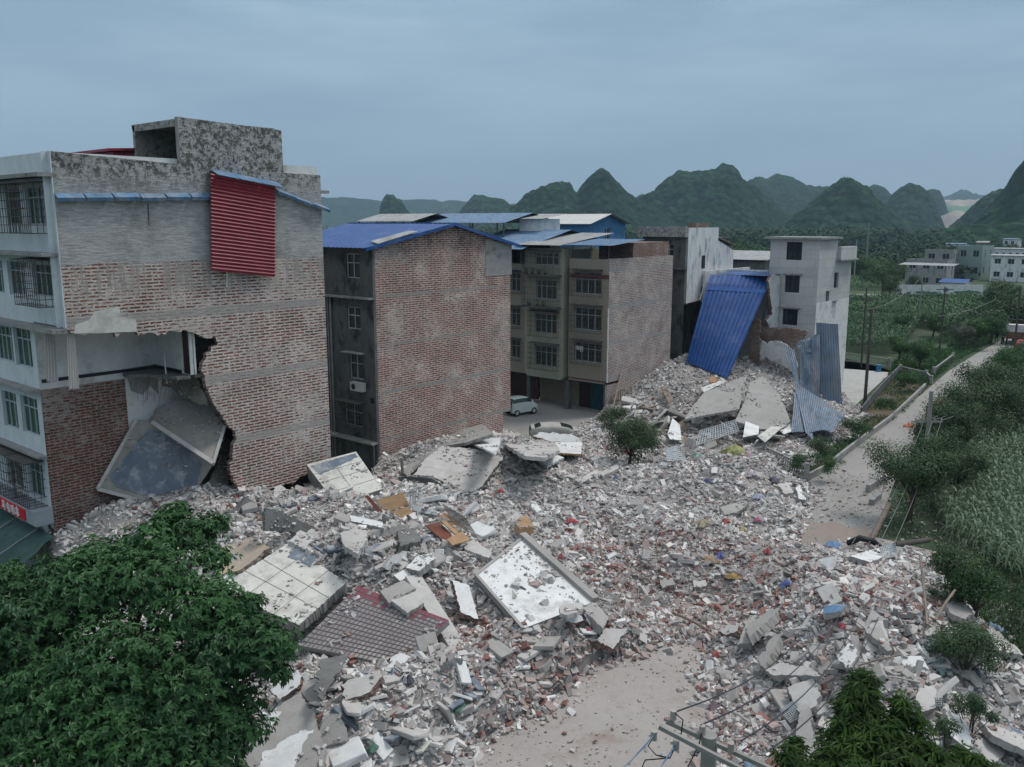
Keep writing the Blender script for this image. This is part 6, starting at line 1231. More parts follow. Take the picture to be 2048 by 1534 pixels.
# ---------------------------------------------------------------- vehicles
def car(name, lab, x, y, ang, L_, Wd, Hh, m, crush=0, cat='car'):
    t = thing(name, (x, y, 0), lab, cat); ca, sa = math.cos(ang), math.sin(ang); r = random.Random(int(x*10))
    def T(p): 
        q = Vector(p)
        if crush: q.z *= 1-crush*(.5+.5*math.sin(q.x*1.7+1)); q.z += crush*.25*mnoise.noise(q*1.3)
        return Vector((x+q.x*ca-q.y*sa, y+q.x*sa+q.y*ca, q.z))
    # profile stations: (x, half width low, z low, half width belt, z belt, half width roof, z roof)
    S = [(-.5,.78,.30,.80,.62,.80,.64),(-.47,.88,.22,.93,.80,.90,.84),(-.40,.92,.20,.97,.86,.82,1.45/1.6*.95),(-.28,.94,.20,1,.88,.80,.985),(-.05,.95,.20,1,.90,.81,1.0),(.12,.95,.20,1,.89,.80,.97),(.26,.94,.20,.99,.86,.80,.80 if False else .88),(.36,.92,.20,.96,.72,.86,.74),(.46,.86,.22,.90,.60,.84,.62),(.5,.74,.30,.78,.50,.76,.52)]
    if L_ < 3.3: S = [(-.5,.80,.26,.85,.60,.80,.64),(-.485,.92,.20,.95,.72,.84,.90),(-.44,.95,.18,.99,.74,.82,.985),(-.25,.95,.18,1,.76,.84,1.0),(0,.95,.18,1,.76,.84,1.0),(.14,.95,.18,1,.74,.82,.97),(.24,.95,.18,.99,.70,.80,.90),(.36,.94,.18,.97,.62,.90,.66),(.46,.88,.20,.91,.52,.86,.56),(.5,.76,.28,.80,.42,.78,.45)]
    ring = []
    for (sx, w0, z0, w1, z1, w2, z2) in S:
        X = sx*L_; h = Wd/2; ring.append([(X,-w0*h,z0*Hh),(X,-w1*h,(z0+z1)/2*Hh),(X,-w1*h,z1*Hh),(X,-w2*h,(z2-.03)*Hh),(X,-w2*h*.8,z2*Hh),(X,0,z2*Hh*1.01),(X,w2*h*.8,z2*Hh),(X,w2*h,(z2-.03)*Hh),(X,w1*h,z1*Hh),(X,w1*h,(z0+z1)/2*Hh),(X,w0*h,z0*Hh)])
    body = MB(); gl = MB(); k = 11; vs = [T(p) for rg in ring for p in rg]
    bf, gf = [], []
    for i in range(len(S)-1):
        for j in range(k-1):
            f = (i*k+j, (i+1)*k+j, (i+1)*k+j+1, i*k+j+1)
            side = j in (2, 7) and S[i][6]-S[i][4] > .12 and S[i+1][6]-S[i+1][4] > .1
            front = j in (3, 4, 5, 6) and (abs(S[i+1][6]-S[i][6]) > .06) and max(S[i][6], S[i+1][6]) > .8 
            (gf if side or front else bf).append(f)
    bf += [tuple(range(k))[::-1], tuple((len(S)-1)*k+j for j in range(k)), ]
    body.addm(vs, bf, 0, True); body.build('body', m, t)
    gl.addm(vs, gf, 0, True); gl.build('window_glass', 'glass', t)
    for sx in (-.33, .33):
        for sy in (-1, 1):
            c_ = Vector((sx*L_, sy*Wd*.45, Hh*.19)); w = MB(); a_, b_ = T(c_+Vector((0, -sy*.12, 0))), T(c_+Vector((0, sy*.06, 0)))
            w.tube([a_, b_], Hh*.185, 18); wo = w.build('wheel', 'tyre', t); w = MB(); w.tube([b_, b_+(b_-a_).normalized()*.015], Hh*.11, 14); w.build('rim', 'alu', wo)
    for sy in (-1, 1):
        w = MB(); a_ = T((L_*.492, sy*Wd*.30, Hh*.42)); w.tube([a_, a_+Vector((ca, sa, 0))*.05], .10, 10); w.build('headlight', 'letters', t)
        w = MB(); a_ = T((-L_*.49, sy*Wd*.34, Hh*.55)); w.tube([a_, a_-Vector((ca, sa, 0))*.04], .08, 8); w.build('tail_light', 'sign_red', t)
    if L_ < 3.3: 
        p1, p2 = T((-L_*.502, -.22, Hh*.36)), T((-L_*.502, .22, Hh*.36)); MB().bar(p1, p2, .02, .12).build('number_plate', mat('plate_green', (.1, .3, .16), bmp=0), t)
    return t
a, b = pz(1024, 833), pz(1061, 824); car('parked_car', 'small pale boxy hatchback parked whole on the yard beside the brick house', (a.x+b.x)/2-.15, (a.y+b.y)/2+.1, math.radians(77), 2.9, 1.5, 1.62, 'carwhite')
a = pz(1104, 880); car('buried_car', 'dusty pale car half buried by roof pieces at the near edge of the yard', a.x, a.y+.3, .75, 4.0, 1.7, 1.3, 'cargrey')
a = pz(1200, 890); car('crushed_car', 'flattened grey car under dust left of the leafy bush', a.x, a.y, .2, 4.2, 1.7, .95, 'cargrey', .35)
a = pz(1310, 905); car('crushed_van', 'crushed dusty van with hollow windows right of the leafy bush', a.x, a.y+.5, .9, 4.4, 1.8, 1.7, 'cargrey', .35, cat='van')
# ---------------------------------------------------------------- trees and shrubs
def place_tree(name, lab, cat, px, py, d, r, h, leafm, nleaf, size, seed, n_b=9, per=1, flat=.75, group=None, trunk=True, fold=.45, base=0):
    hc = max(.5, r/60*2.4) if d is None else None
    if d is None:
        for _ in range(4): tt_ = math.tan(PH+math.atan((py-767)/f_)); d = (CH-hc)/tt_; r_m = r*d/f_; hc = r_m*.9+(.7 if trunk else 0)
        r = r_m*1.08; size = max(size*.8, r*.075)
    c = pd(px, py, d*math.cos(math.atan((py-767)/f_)) if False else d); g_ = random.Random(seed); t = thing(name, (c.x, c.y, base), lab, cat, group); blobs = []
    if n_b >= 10: n_b = 20
    for i in range(n_b):
        v = Vector((g_.gauss(0, 1), g_.gauss(0, 1), g_.gauss(0, .8))).normalized()*r*g_.uniform(.3, .95)
        rr = r*g_.uniform(.18, .48); blobs.append((tuple(c+Vector((v.x, v.y, v.z*flat))), (rr, rr, rr*.8)))
    blobs.append((tuple(c), (r*.62, r*.62, r*.55)))
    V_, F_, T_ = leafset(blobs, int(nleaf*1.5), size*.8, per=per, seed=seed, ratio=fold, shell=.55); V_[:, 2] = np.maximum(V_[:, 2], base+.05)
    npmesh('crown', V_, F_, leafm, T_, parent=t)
    if trunk:
        tb = MB(); top = c+Vector((0, 0, -r*.2)); b_ = Vector((c.x+g_.uniform(-.3, .3), c.y, base)); tr = max(.05, r*.07)
        tb.tube([b_, b_.lerp(top, .5)+Vector((.1, 0, 0)), top], tr, 8, r1=tr*.5)
        for (p, q) in blobs[:6]: tb.tube([b_.lerp(top, .55), Vector(p)], tr*.45, 6, r1=tr*.15)
        tb.build('trunk', 'bark', t)
    return t
# the big tree in the foreground
bt_ = thing('broadleaf_tree', (-23.5, 9, 0), 'big dark green broadleaf tree filling the lower left foreground', 'tree')
BL = [(60,1230,1.5,22.5),(180,1170,1.3,23),(300,1150,1.2,23),(400,1205,1.1,22.5),(470,1290,1.2,22),(520,1285,.85,21.5),(385,1370,1.5,21.5),(240,1320,1.7,21.5),(110,1390,1.6,21),(450,1440,1.05,21.3),(310,1500,1.5,20.5),(90,1550,1.6,20),(-20,1440,1.4,21),(360,1580,1.4,20),(-40,1280,1.3,22.5),(200,1460,1.5,20.5),(480,1230,.5,22.5),(560,1290,.45,21.5),
      (385,1062,.75,25),(300,1085,.9,24.5),(200,1115,.85,24),(95,1150,.8,23.5),(430,1045,.42,25.3),(352,1020,.42,25.5),(430,1115,.5,24.3),(330,1040,.5,25.2),(20,1150,.6,23.5),(500,1200,.35,22.6),(420,1510,.7,20.6),(560,1340,.35,21.3)]
blobs = [(tuple(pd(a, b, d)), (r*1.0, r*1.0, r*.62)) for a, b, r, d in BL]
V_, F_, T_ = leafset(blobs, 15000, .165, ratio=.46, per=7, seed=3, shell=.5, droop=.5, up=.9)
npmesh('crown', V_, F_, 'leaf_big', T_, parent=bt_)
tb = MB(); base = Vector((-23.5, 9, 0)); top = pd(200, 1380, 21.5); tb.tube([base, base.lerp(top, .5)+Vector((.3, 0, 0)), top], .28, 10, r1=.16)
for p, q in blobs: tb.tube([base.lerp(top, .6), Vector(p).lerp(top, .45)-Vector((0, 0, .4)), Vector(p)], .08, 6, r1=.015)
tb.build('trunk', 'bark', bt_)
# bottom right tree
nt_ = thing('narrow_leaved_tree', (0, 0, 0), 'fresh green narrow leaved tree rising at the bottom right corner', 'tree')
BN = [(1722,1352,.16,12.6),(1712,1378,.2,12.5),(1738,1385,.17,12.5),(1700,1412,.22,12.4),(1745,1420,.2,12.4),(1718,1440,.24,12.4),(1685,1462,.22,12.3),(1755,1462,.22,12.2),(1800,1405,.14,12.4),(1812,1432,.18,12.3),(1832,1450,.13,12.2),(1790,1455,.15,12.2),(1672,1500,.24,12.2),(1725,1490,.28,12.2),(1785,1500,.25,12.1),(1835,1495,.2,12.1),(1870,1520,.22,12),(1920,1510,.14,12.1),(1945,1530,.2,12),(1700,1545,.4,12),(1790,1555,.4,11.9),(1880,1565,.34,11.8),(1592,1490,.12,12.3),(1580,1520,.2,12),(1615,1535,.16,12),(1655,1540,.2,12),(1970,1545,.2,12)]
blobs = [(tuple(pd(a, b, d)), (r*1.1, r*1.1, r*1.05)) for a, b, r, d in BN]; c = pd(1760, 1500, 12.1); nt_.location = (c.x, c.y, 0); nt_['org'] = (c.x, c.y, 0.)
V_, F_, T_ = leafset(blobs, 2000, .165, ratio=.19, per=8, seed=8, shell=1.0, droop=.3, up=1.1); npmesh('crown', V_, F_, 'leaf_near', T_, parent=nt_)
tb = MB(); b_ = Vector((c.x, c.y, 0)); tb.tube([b_, c-Vector((0, 0, 1)), c], .12, 8, r1=.05)
for p, q in blobs: tb.tube([c-Vector((0, 0, .9)), Vector(p)-Vector((0, 0, .2)), Vector(p)+Vector((0, 0, q[2]*.6))], .03, 5, r1=.008)
tb.build('trunk', 'bark', nt_)
TR = [  # name,label,px,py,depth,r,leaf,n,size
 ('round_tree','round dusty dark tree alone at the right road edge above the fallen pole',1828,932,None,81,'leaf_dark',5200,.26),
 ('roadside_tree','dark tree crown directly behind the upright crossarm pole',1895,845,None,69,'leaf_dark',4200,.28),
 ('roadside_tree','broad dark tree right of the crossarm pole over the corn field',1945,800,None,78,'leaf_dark',5200,.3),
 ('roadside_tree','dark tree beside the far bend of the road before the truck',1990,760,None,66,'leaf_dark',4200,.32),
 ('roadside_tree','tree crown cut by the right picture edge beside the road',2050,740,None,62,'leaf_mid',3400,.32),
 ('roadside_tree','dark bush tree above the near corn field at the right',1910,930,None,55,'leaf_dark',2600,.26),
 ('roadside_tree','low dark tree between the round tree and the corn',1885,890,None,56,'leaf_dark',2400,.26),
 ('roadside_tree','dark tree mass at the right picture edge below the far bend',2040,805,None,58,'leaf_dark',3000,.3),
 ('roadside_tree','leafy tree at the right picture edge under the truck',2055,700,None,40,'leaf_mid',2200,.35),
 ('dusty_bush','dusty dark bush leaning over the top of the right heap',1925,1140,None,71,'leaf_dark',3800,.2),
 ('dusty_bush','pale leaved bush at the foot of the near corn field',1960,1165,None,51,'leaf_mid',2200,.18),
 ('dusty_bush','rounded dusty bush on the slope of the right heap',1935,1280,None,62,'leaf_dark',3600,.16),
 ('dusty_bush','small weedy bush low on the right slope',1950,1410,None,38,'leaf_dark',1100,.13),
 ('dusty_bush','small bush at the right picture edge of the slope',1890,1450,None,30,'leaf_dark',700,.12),
 ('leafy_bush','dusty dark tree shrub standing in the debris before the tiled houses',1262,868,None,57,'leaf_dark',5200,.22),
 ('leafy_bush','thin upper shoots of the shrub before the tiled houses',1222,828,None,29,'leaf_dark',1500,.2),
 ('garden_shrub','grey leaved shrub in the kerbed garden plot by the road',1640,888,None,29,'leaf_dark',1500,.18),
 ('garden_shrub','low green plants inside the balustrade by the road',1600,918,None,23,'leaf_mid',1100,.16),
 ('garden_shrub','low green plants along the kerb wall of the garden plot',1660,925,None,25,'leaf_mid',1200,.16),
 ('garden_shrub','vegetable bed foliage at the far end of the garden plot',1822,755,None,27,'leaf_mid',1600,.25),
 ('garden_shrub','weeds at the corner of the concrete yard',1765,805,None,25,'leaf_mid',900,.2),
 ('garden_shrub','weeds at the foot of the long corrugated sheet',1715,850,None,31,'leaf_dark',1300,.2),
 ('grey_shrub','greyish brown shrub left of the road beside the poles',1924,672,None,29,'leaf_grey',1700,.35),
 ('field_tree','dark tree left of the road beyond the greyish shrub',1955,655,None,34,'leaf_mid',1800,.45),
 ('field_tree','bushy tree between the greyish shrub and the painted wall',1985,640,None,40,'leaf_dark',2200,.5),
 ('field_tree','dark tree at the right picture edge above the trucks',2040,612,None,53,'leaf_dark',3000,.6),
 ('field_tree','second dark tree above the trucks at the right picture edge',2000,590,None,42,'leaf_dark',2600,.65),
 ('field_tree','round dark tree before the farm house with the open loft',1768,548,None,41,'leaf_dark',2600,.6),
 ('field_tree','palm like dark tree left of the farm house',1737,528,None,29,'leaf_mid',1600,.6),
 ('field_tree','small tree in front of the farm house wall',1832,562,None,19,'leaf_dark',1000,.5),
 ('field_tree','bush tree beyond the white block at the field edge',1485,520,None,49,'leaf_mid',2400,.5),
 ('field_tree','dark tree below the farm house at the field corner',1780,572,None,23,'leaf_dark',1200,.5),
 ('field_tree','bright green tree at the left end of the painted wall',1800,640,None,25,'leaf_mid',1200,.4),
 ('field_tree','dark thicket by the road end beside the upper field',1870,640,None,26,'leaf_mid',1500,.4),
 ('field_tree','green thicket behind the garden fence',1840,700,None,29,'leaf_mid',1700,.35),
 ('field_tree','green thicket behind the yard wall',1800,690,None,25,'leaf_mid',1300,.35)]
for i, (nm, lab, x, y, d, r, lm, n_, sz) in enumerate(TR):
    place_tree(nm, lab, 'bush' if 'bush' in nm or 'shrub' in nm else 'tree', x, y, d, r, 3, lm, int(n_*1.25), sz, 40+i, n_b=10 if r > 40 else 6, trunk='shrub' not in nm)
# low weeds and ground cover: grass tufts along the plots and slopes
def cover(name, lab, pxpoly, n_, hgt, size, lm, seed, ratio=.25, zb=0):
    r = np.random.default_rng(seed); P = np.array([pz(a, b, zb)[:2] for a, b in pxpoly]); out = []
    lo, hi = P.min(0), P.max(0); X = r.uniform(lo[0], hi[0], n_*8); Y = r.uniform(lo[1], hi[1], n_*8); k = pip(X, Y, [tuple(p) for p in P]); X, Y = X[k][:n_], Y[k][:n_]; m_ = len(X)
    den = vnoise(X, Y, 3.0, seed); kk = den > -.45; X, Y = X[kk], Y[kk]; m_ = len(X)
    Z = np.full(m_, zb)+r.random(m_)*hgt*.5; a = r.uniform(0, 6.28, m_); s = size*r.uniform(.6, 1.3, m_); tilt = r.uniform(.1, .8, m_)
    d = np.stack([np.cos(a)*tilt, np.sin(a)*tilt, 1-tilt*.4], -1)*s[:, None]; sd_ = np.stack([-np.sin(a), np.cos(a), np.zeros(m_)], -1)*s[:, None]*ratio*.5; p = np.stack([X, Y, Z], -1)
    V_ = np.stack([p, p+d*.5+sd_, p+d-np.array([0, 0, 1])*s[:, None]*.25, p+d*.5-sd_], 1).reshape(-1, 3); i_ = np.arange(m_)[:, None]*4
    F_ = np.concatenate([i_+np.array([[0, 1, 2]]), i_+np.array([[0, 2, 3]])]); tt = np.clip(.5+.25*r.normal(size=m_)+.2*den[kk][:m_], 0, 1)
    return npmesh(name, V_, F_, lm, np.repeat(np.stack([tt]*3, 1), 4, 0), loc=tuple(np.append(P.mean(0), zb)), kind='stuff', label=lab, cat='plants')
cover('weeds', 'low green weeds covering the kerbed garden plot by the road', [(1560,930),(1640,955),(1750,860),(1700,845),(1620,870)], 7000, .3, .3, 'leaf_mid', 1)
cover('weeds', 'low weeds in patches on the bare garden beds by the concrete yard', [(1700,838),(1770,758),(1862,770),(1800,835),(1750,860)], 3500, .2, .3, 'leaf_mid', 2)
cover('weeds', 'vegetable leaves and weeds along the far garden strip', [(1775,755),(1790,725),(1860,735),(1900,735),(1850,775)], 5000, .5, .4, 'leaf_mid', 3)
cover('weeds', 'weedy undergrowth on the slope right of the rubble', [(1870,1110),(2100,1130),(2200,1500),(2030,1400),(1990,1290),(1890,1180)], 9000, .3, .35, 'leaf_dark', 4)
cover('weeds', 'roadside grass strip left of the far road', [(1880,745),(2000,675),(1960,650),(1800,700),(1790,740)], 9000, .8, .6, 'leaf_mid', 5)
cover('weeds', 'tangled undergrowth beneath the roadside trees on the right', [(1830,860),(2010,700),(2200,700),(2200,900),(1900,960),(1860,1080),(1780,1080)], 16000, 1.2, .5, 'leaf_dark', 6)
cover('weeds', 'tufts of weeds near the bottom of the picture by the crossarm pole', [(1560,1460),(1660,1470),(1660,1600),(1500,1600)], 500, .3, .25, 'leaf_dark', 8)
# corn: rows of single plants near the road, farther fields as one mass
def cornmesh(seed, h=2.0):
    r = np.random.default_rng(seed); V_, F_, T_ = [], [], []; o_ = 0
    V_.append(np.array([[-.015, 0, 0], [.015, 0, 0], [.01, 0, h], [-.01, 0, h]])); F_.append(np.array([[0, 1, 2, 3]])); T_.append(np.full((4, 3), .5)); o_ = 4
    for k in range(11):
        z = h*(.18+.75*k/11); a = k*2.4+r.normal(0, .4); Ln = r.uniform(.55, .95); n_ = 6; t = np.linspace(0, 1, n_); x = Ln*t*(1-.25*t); zz = z+Ln*(.75*t-1.35*t**2.1); w = .045*np.sin(np.pi*np.clip(t*.92+.08, 0, 1))+.004
        c_, s_ = math.cos(a), math.sin(a); L1 = np.stack([x*c_-w*s_, x*s_+w*c_, zz], -1); L2 = np.stack([x*c_+w*s_, x*s_-w*c_, zz], -1)
        V_.append(np.concatenate([L1, L2])); F_.append(np.array([[o_+i, o_+i+1, o_+n_+i+1, o_+n_+i] for i in range(n_-1)])); tt = np.clip(.2+.8*t, 0, 1); T_.append(np.repeat(np.concatenate([tt, tt])[:, None], 3, 1)); o_ += 2*n_
    return np.concatenate(V_), np.concatenate(F_), np.concatenate(T_)
M['corn'] = leafmat('corn_leaf', (.016, .055, .018), (.22, .30, .17), .2)
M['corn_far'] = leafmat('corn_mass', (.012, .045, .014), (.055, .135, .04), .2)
CM = []
for k in range(5):
    V_, F_, T_ = cornmesh(k); o = npmesh('corn_plant', V_, F_, 'corn', T_); CM.append(o.data); bpy.data.objects.remove(o)
def cornfield(poly, n_, lab, group, seed, row=.75, as_stuff=None):
    P = [tuple(pz(a, b, .8)[:2]) for a, b in poly]; xs_, ys_ = [p[0] for p in P], [p[1] for p in P]; r = random.Random(seed); pts = []
    y = min(ys_)
    while y < max(ys_):
        x = min(xs_)
        while x < max(xs_):
            q = (x+r.uniform(-.12, .12), y+r.uniform(-.12, .12))
            if pip(np.array([q[0]]), np.array([q[1]]), P)[0]: pts.append(q)
            x += .42
        y += row
    pts.sort(key=lambda q: q[0]**2+q[1]**2); return pts
allp = cornfield([(1880,985),(1960,985),(2060,1010),(2060,1140),(2010,1120),(1890,1050)], 0, '', '', 1, .7)
allp2 = cornfield([(1945,880),(2010,870),(2120,800),(2200,900),(2060,1005),(1960,985),(1920,950)], 0, '', '', 2, .7)
def plant_corn(pts, lab, group, nmax, r):
    for q in pts[:nmax]:
        o = bpy.data.objects.new('corn_plant', CM[r.randrange(5)]); COL.objects.link(o); o.location = (q[0], q[1], 0); o.rotation_euler = (r.uniform(-.08, .08), r.uniform(-.08, .08), r.uniform(0, 6.28)); s = r.uniform(.85, 1.15); o.scale = (s, s, s); tag(o, lab, 'corn plant', group)
r = random.Random(2)
plant_corn(allp, 'corn plant with pale arching leaves in the near plot below the dark trees', 'corn plants of the near plot', 200, r)
plant_corn(allp2, 'green corn plant in the plot at the right picture edge behind the near plot', 'corn plants of the plot behind', 100, r)
rest = allp[200:]+allp2[100:]
def cornmass(name, lab, pts, m, seed, loc):
    rr = random.Random(seed); Vs_, Fs_, Ts_ = [], [], []; o_ = 0
    base = [cornmesh(k) for k in range(4)]
    for q in pts:
        V_, F_, T_ = base[rr.randrange(4)]; a = rr.uniform(0, 6.28); c_, s_ = math.cos(a), math.sin(a); sc = rr.uniform(.8, 1.2)
        W_ = np.stack([V_[:, 0]*c_-V_[:, 1]*s_, V_[:, 0]*s_+V_[:, 1]*c_, V_[:, 2]], -1)*sc+np.array([q[0], q[1], 0]); Vs_.append(W_); Fs_.append(F_+o_); Ts_.append(T_*rr.uniform(.7, 1.1)); o_ += len(V_)
    if Vs_: npmesh(name, np.concatenate(Vs_), np.concatenate(Fs_), m, np.concatenate(Ts_), loc=loc, kind='stuff', label=lab, cat='corn')
cornmass('corn', 'farther rows of corn at the right picture edge', rest[:1500], 'corn', 3, (rest[0][0], rest[0][1], 0) if rest else (0, 0, 0))
def farcrop(lab, poly, n_, h, size, m, seed, rows=1.5, n2=1):
    n_ = int(n_*n2); size *= .55
    r_ = np.random.default_rng(seed); P = np.array([pz(a, b, 0)[:2] for a, b in poly]); lo, hi = P.min(0), P.max(0)
    X = r_.uniform(lo[0], hi[0], n_*5); Y = np.round(r_.uniform(lo[1], hi[1], n_*5)/rows)*rows+r_.normal(0, rows*.16, n_*5); k = pip(X, Y, [tuple(p) for p in P]); X, Y = X[k][:n_], Y[k][:n_]; m_ = len(X)
    hh = h*(1+.25*vnoise(X, Y, 7, seed)); Z = hh*r_.uniform(.35, 1, m_); a = r_.uniform(0, 6.28, m_); s = size*r_.uniform(.6, 1.3, m_)
    d = np.stack([np.cos(a)*.7, np.sin(a)*.7, r_.uniform(-.3, .9, m_)], -1)*s[:, None]; sd_ = np.stack([-np.sin(a), np.cos(a), np.zeros(m_)], -1)*s[:, None]*.16; p = np.stack([X, Y, Z], -1)
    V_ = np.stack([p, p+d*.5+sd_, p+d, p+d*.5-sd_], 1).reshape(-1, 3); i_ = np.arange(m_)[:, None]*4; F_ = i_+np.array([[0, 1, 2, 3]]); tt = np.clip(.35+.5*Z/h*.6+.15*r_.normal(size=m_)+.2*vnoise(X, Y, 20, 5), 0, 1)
    npmesh('corn', V_, F_, m, np.repeat(np.stack([tt]*3, 1), 4, 0), loc=tuple(np.append(P.mean(0), 0)), kind='stuff', label=lab, cat='corn')
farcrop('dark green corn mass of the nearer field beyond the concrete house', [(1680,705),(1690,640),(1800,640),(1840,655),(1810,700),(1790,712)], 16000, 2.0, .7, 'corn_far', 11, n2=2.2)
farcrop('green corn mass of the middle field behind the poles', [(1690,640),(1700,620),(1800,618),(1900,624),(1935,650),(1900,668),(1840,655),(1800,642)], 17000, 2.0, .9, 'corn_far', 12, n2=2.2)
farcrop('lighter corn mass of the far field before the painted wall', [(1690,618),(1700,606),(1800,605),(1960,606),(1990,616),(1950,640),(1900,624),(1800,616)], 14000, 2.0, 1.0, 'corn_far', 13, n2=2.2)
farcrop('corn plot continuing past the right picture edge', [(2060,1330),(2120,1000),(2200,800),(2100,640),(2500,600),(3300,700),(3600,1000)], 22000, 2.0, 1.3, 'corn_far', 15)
farcrop('crop field beyond the thin white path', [(1700,582),(1700,560),(1790,562),(1800,582)], 5000, 1.5, 1.2, 'corn_far', 14, n2=1.5)
# ---------------------------------------------------------------- far woodland and karst hills
def ico(seed, sub=2):
    import bmesh; bm = bmesh.new(); bmesh.ops.create_icosphere(bm, subdivisions=sub, radius=1); V_ = np.array([v.co[:] for v in bm.verts]); F_ = np.array([[v.index for v in f.verts] for f in bm.faces]); bm.free()
    r = np.random.default_rng(seed); V_ *= (1+.28*np.array([mnoise.noise(Vector(v*2.3)+Vector((seed*7, 0, 0))) for v in V_]))[:, None]; return V_, F_
M['wood_far'] = leafmat('far_trees', (.020, .045, .024), (.045, .085, .035), .0)
def treeline(lab, n_, d0, d1, px0, px1, rmin, rmax, seed, name='woodland'):
    r_ = np.random.default_rng(seed); Vs_, Fs_, Ts_ = [], [], []; o_ = 0; B = [ico(k+seed*3) for k in range(5)]
    for i in range(n_):
        d = d0*(d1/d0)**r_.random(); x = r_.uniform(px0, px1); p = ray(x, 445)*d; X, Y = p.x, p.y
        if vnoise(np.array([X+3000.]), np.array([Y+3000.]), 60, seed)[0] < -.35: continue
        rr = r_.uniform(rmin, rmax); Vs_.append(((X, Y, rr*.8), (rr, rr, rr*.85)))
    V_, F_, T_ = leafset(Vs_, len(Vs_)*70, (rmin+rmax)*.2, ratio=.8, seed=seed, shell=.3); npmesh(name, V_, F_, 'wood_farb', T_, loc=(0, 0, 0), kind='stuff', label=lab, cat='trees')
m, n, l, b = newmat('bumpy_far_crowns'); at = n.new('ShaderNodeAttribute'); at.attribute_name = 'tint'; sx = n.new('ShaderNodeSeparateXYZ'); l.new(at.outputs['Vector'], sx.inputs[0]); v = coords(n, l)
t1 = tex(n, l, 'Noise', .9, 8, .8, v); cc = mix(n, l, sx.outputs[0], (.018, .048, .020), (.060, .135, .048)); cc = mix(n, l, ramp(n, l, t1.outputs['Fac'], .30, .6), tuple([.016, .042, .02]), cc); l.new(cc, b.inputs['Base Color']); b.inputs['Roughness'].default_value = .9
bump(n, l, b, t1.outputs['Fac'], 1, 1.2); M['wood_farb'] = m
treeline('belt of distant trees between the village houses and the fields', 1500, 260, 620, 1250, 2300, 2.2, 4.5, 1)
treeline('far plain woodland at the foot of the karst hills', 2200, 560, 1150, 550, 2300, 4, 8, 2)
def hillmat(name, c1, c2, rock=.25):
    m, n, l, b = newmat(name); v = coords(n, l); vo = tex(n, l, 'Voronoi', .11, vec=v); t = tex(n, l, 'Noise', .012, 7, .6, v); t2 = tex(n, l, 'Noise', .25, 6, .8, v)
    at = n.new('ShaderNodeAttribute'); at.attribute_name = 'tint'; sx = n.new('ShaderNodeSeparateXYZ'); l.new(at.outputs['Vector'], sx.inputs[0])
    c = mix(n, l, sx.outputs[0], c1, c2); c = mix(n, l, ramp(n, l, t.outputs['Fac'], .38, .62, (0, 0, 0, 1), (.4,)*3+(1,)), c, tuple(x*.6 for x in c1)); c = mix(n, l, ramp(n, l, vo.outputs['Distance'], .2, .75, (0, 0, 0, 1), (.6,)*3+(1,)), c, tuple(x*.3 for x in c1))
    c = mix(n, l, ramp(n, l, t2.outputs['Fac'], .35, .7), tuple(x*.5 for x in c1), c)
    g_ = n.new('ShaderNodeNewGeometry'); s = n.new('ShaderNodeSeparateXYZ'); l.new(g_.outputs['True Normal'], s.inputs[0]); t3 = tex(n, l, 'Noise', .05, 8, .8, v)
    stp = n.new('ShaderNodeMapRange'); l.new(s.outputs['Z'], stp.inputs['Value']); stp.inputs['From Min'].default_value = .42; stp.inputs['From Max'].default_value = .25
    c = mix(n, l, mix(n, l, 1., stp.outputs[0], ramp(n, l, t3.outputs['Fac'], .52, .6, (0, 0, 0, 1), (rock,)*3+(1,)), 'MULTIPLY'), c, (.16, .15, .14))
    l.new(c, b.inputs['Base Color']); b.inputs['Roughness'].default_value = 1; b.inputs['Specular IOR Level'].default_value = .1; bump(n, l, b, vo.outputs['Distance'], 1.0, -4); return m
M['hill'] = hillmat('forested_karst', (.008, .034, .015), (.058, .150, .060))
def domes(X, Y, cell, seed):
    r = np.random.default_rng(seed); J = r.random((128, 128, 2)); Hh = r.random((128, 128)); gi = np.floor(X/cell).astype(int); gj = np.floor(Y/cell).astype(int); best = np.zeros(X.shape); idv = np.zeros(X.shape)
    for a in (-1, 0, 1):
        for b in (-1, 0, 1):
            i, j = gi+a, gj+b; jx = J[i % 128, j % 128]; dx = X-(i+jx[..., 0])*cell; dy = Y-(j+jx[..., 1])*cell; q = (dx*dx+dy*dy)/(cell*cell)
            h = np.sqrt(np.clip(.75-q, 0, None))*(.6+.6*Hh[i % 128, j % 128]); m_ = h > best; best = np.where(m_, h, best); idv = np.where(m_, Hh[i % 128, (j+37) % 128], idv)
    return best*cell, idv
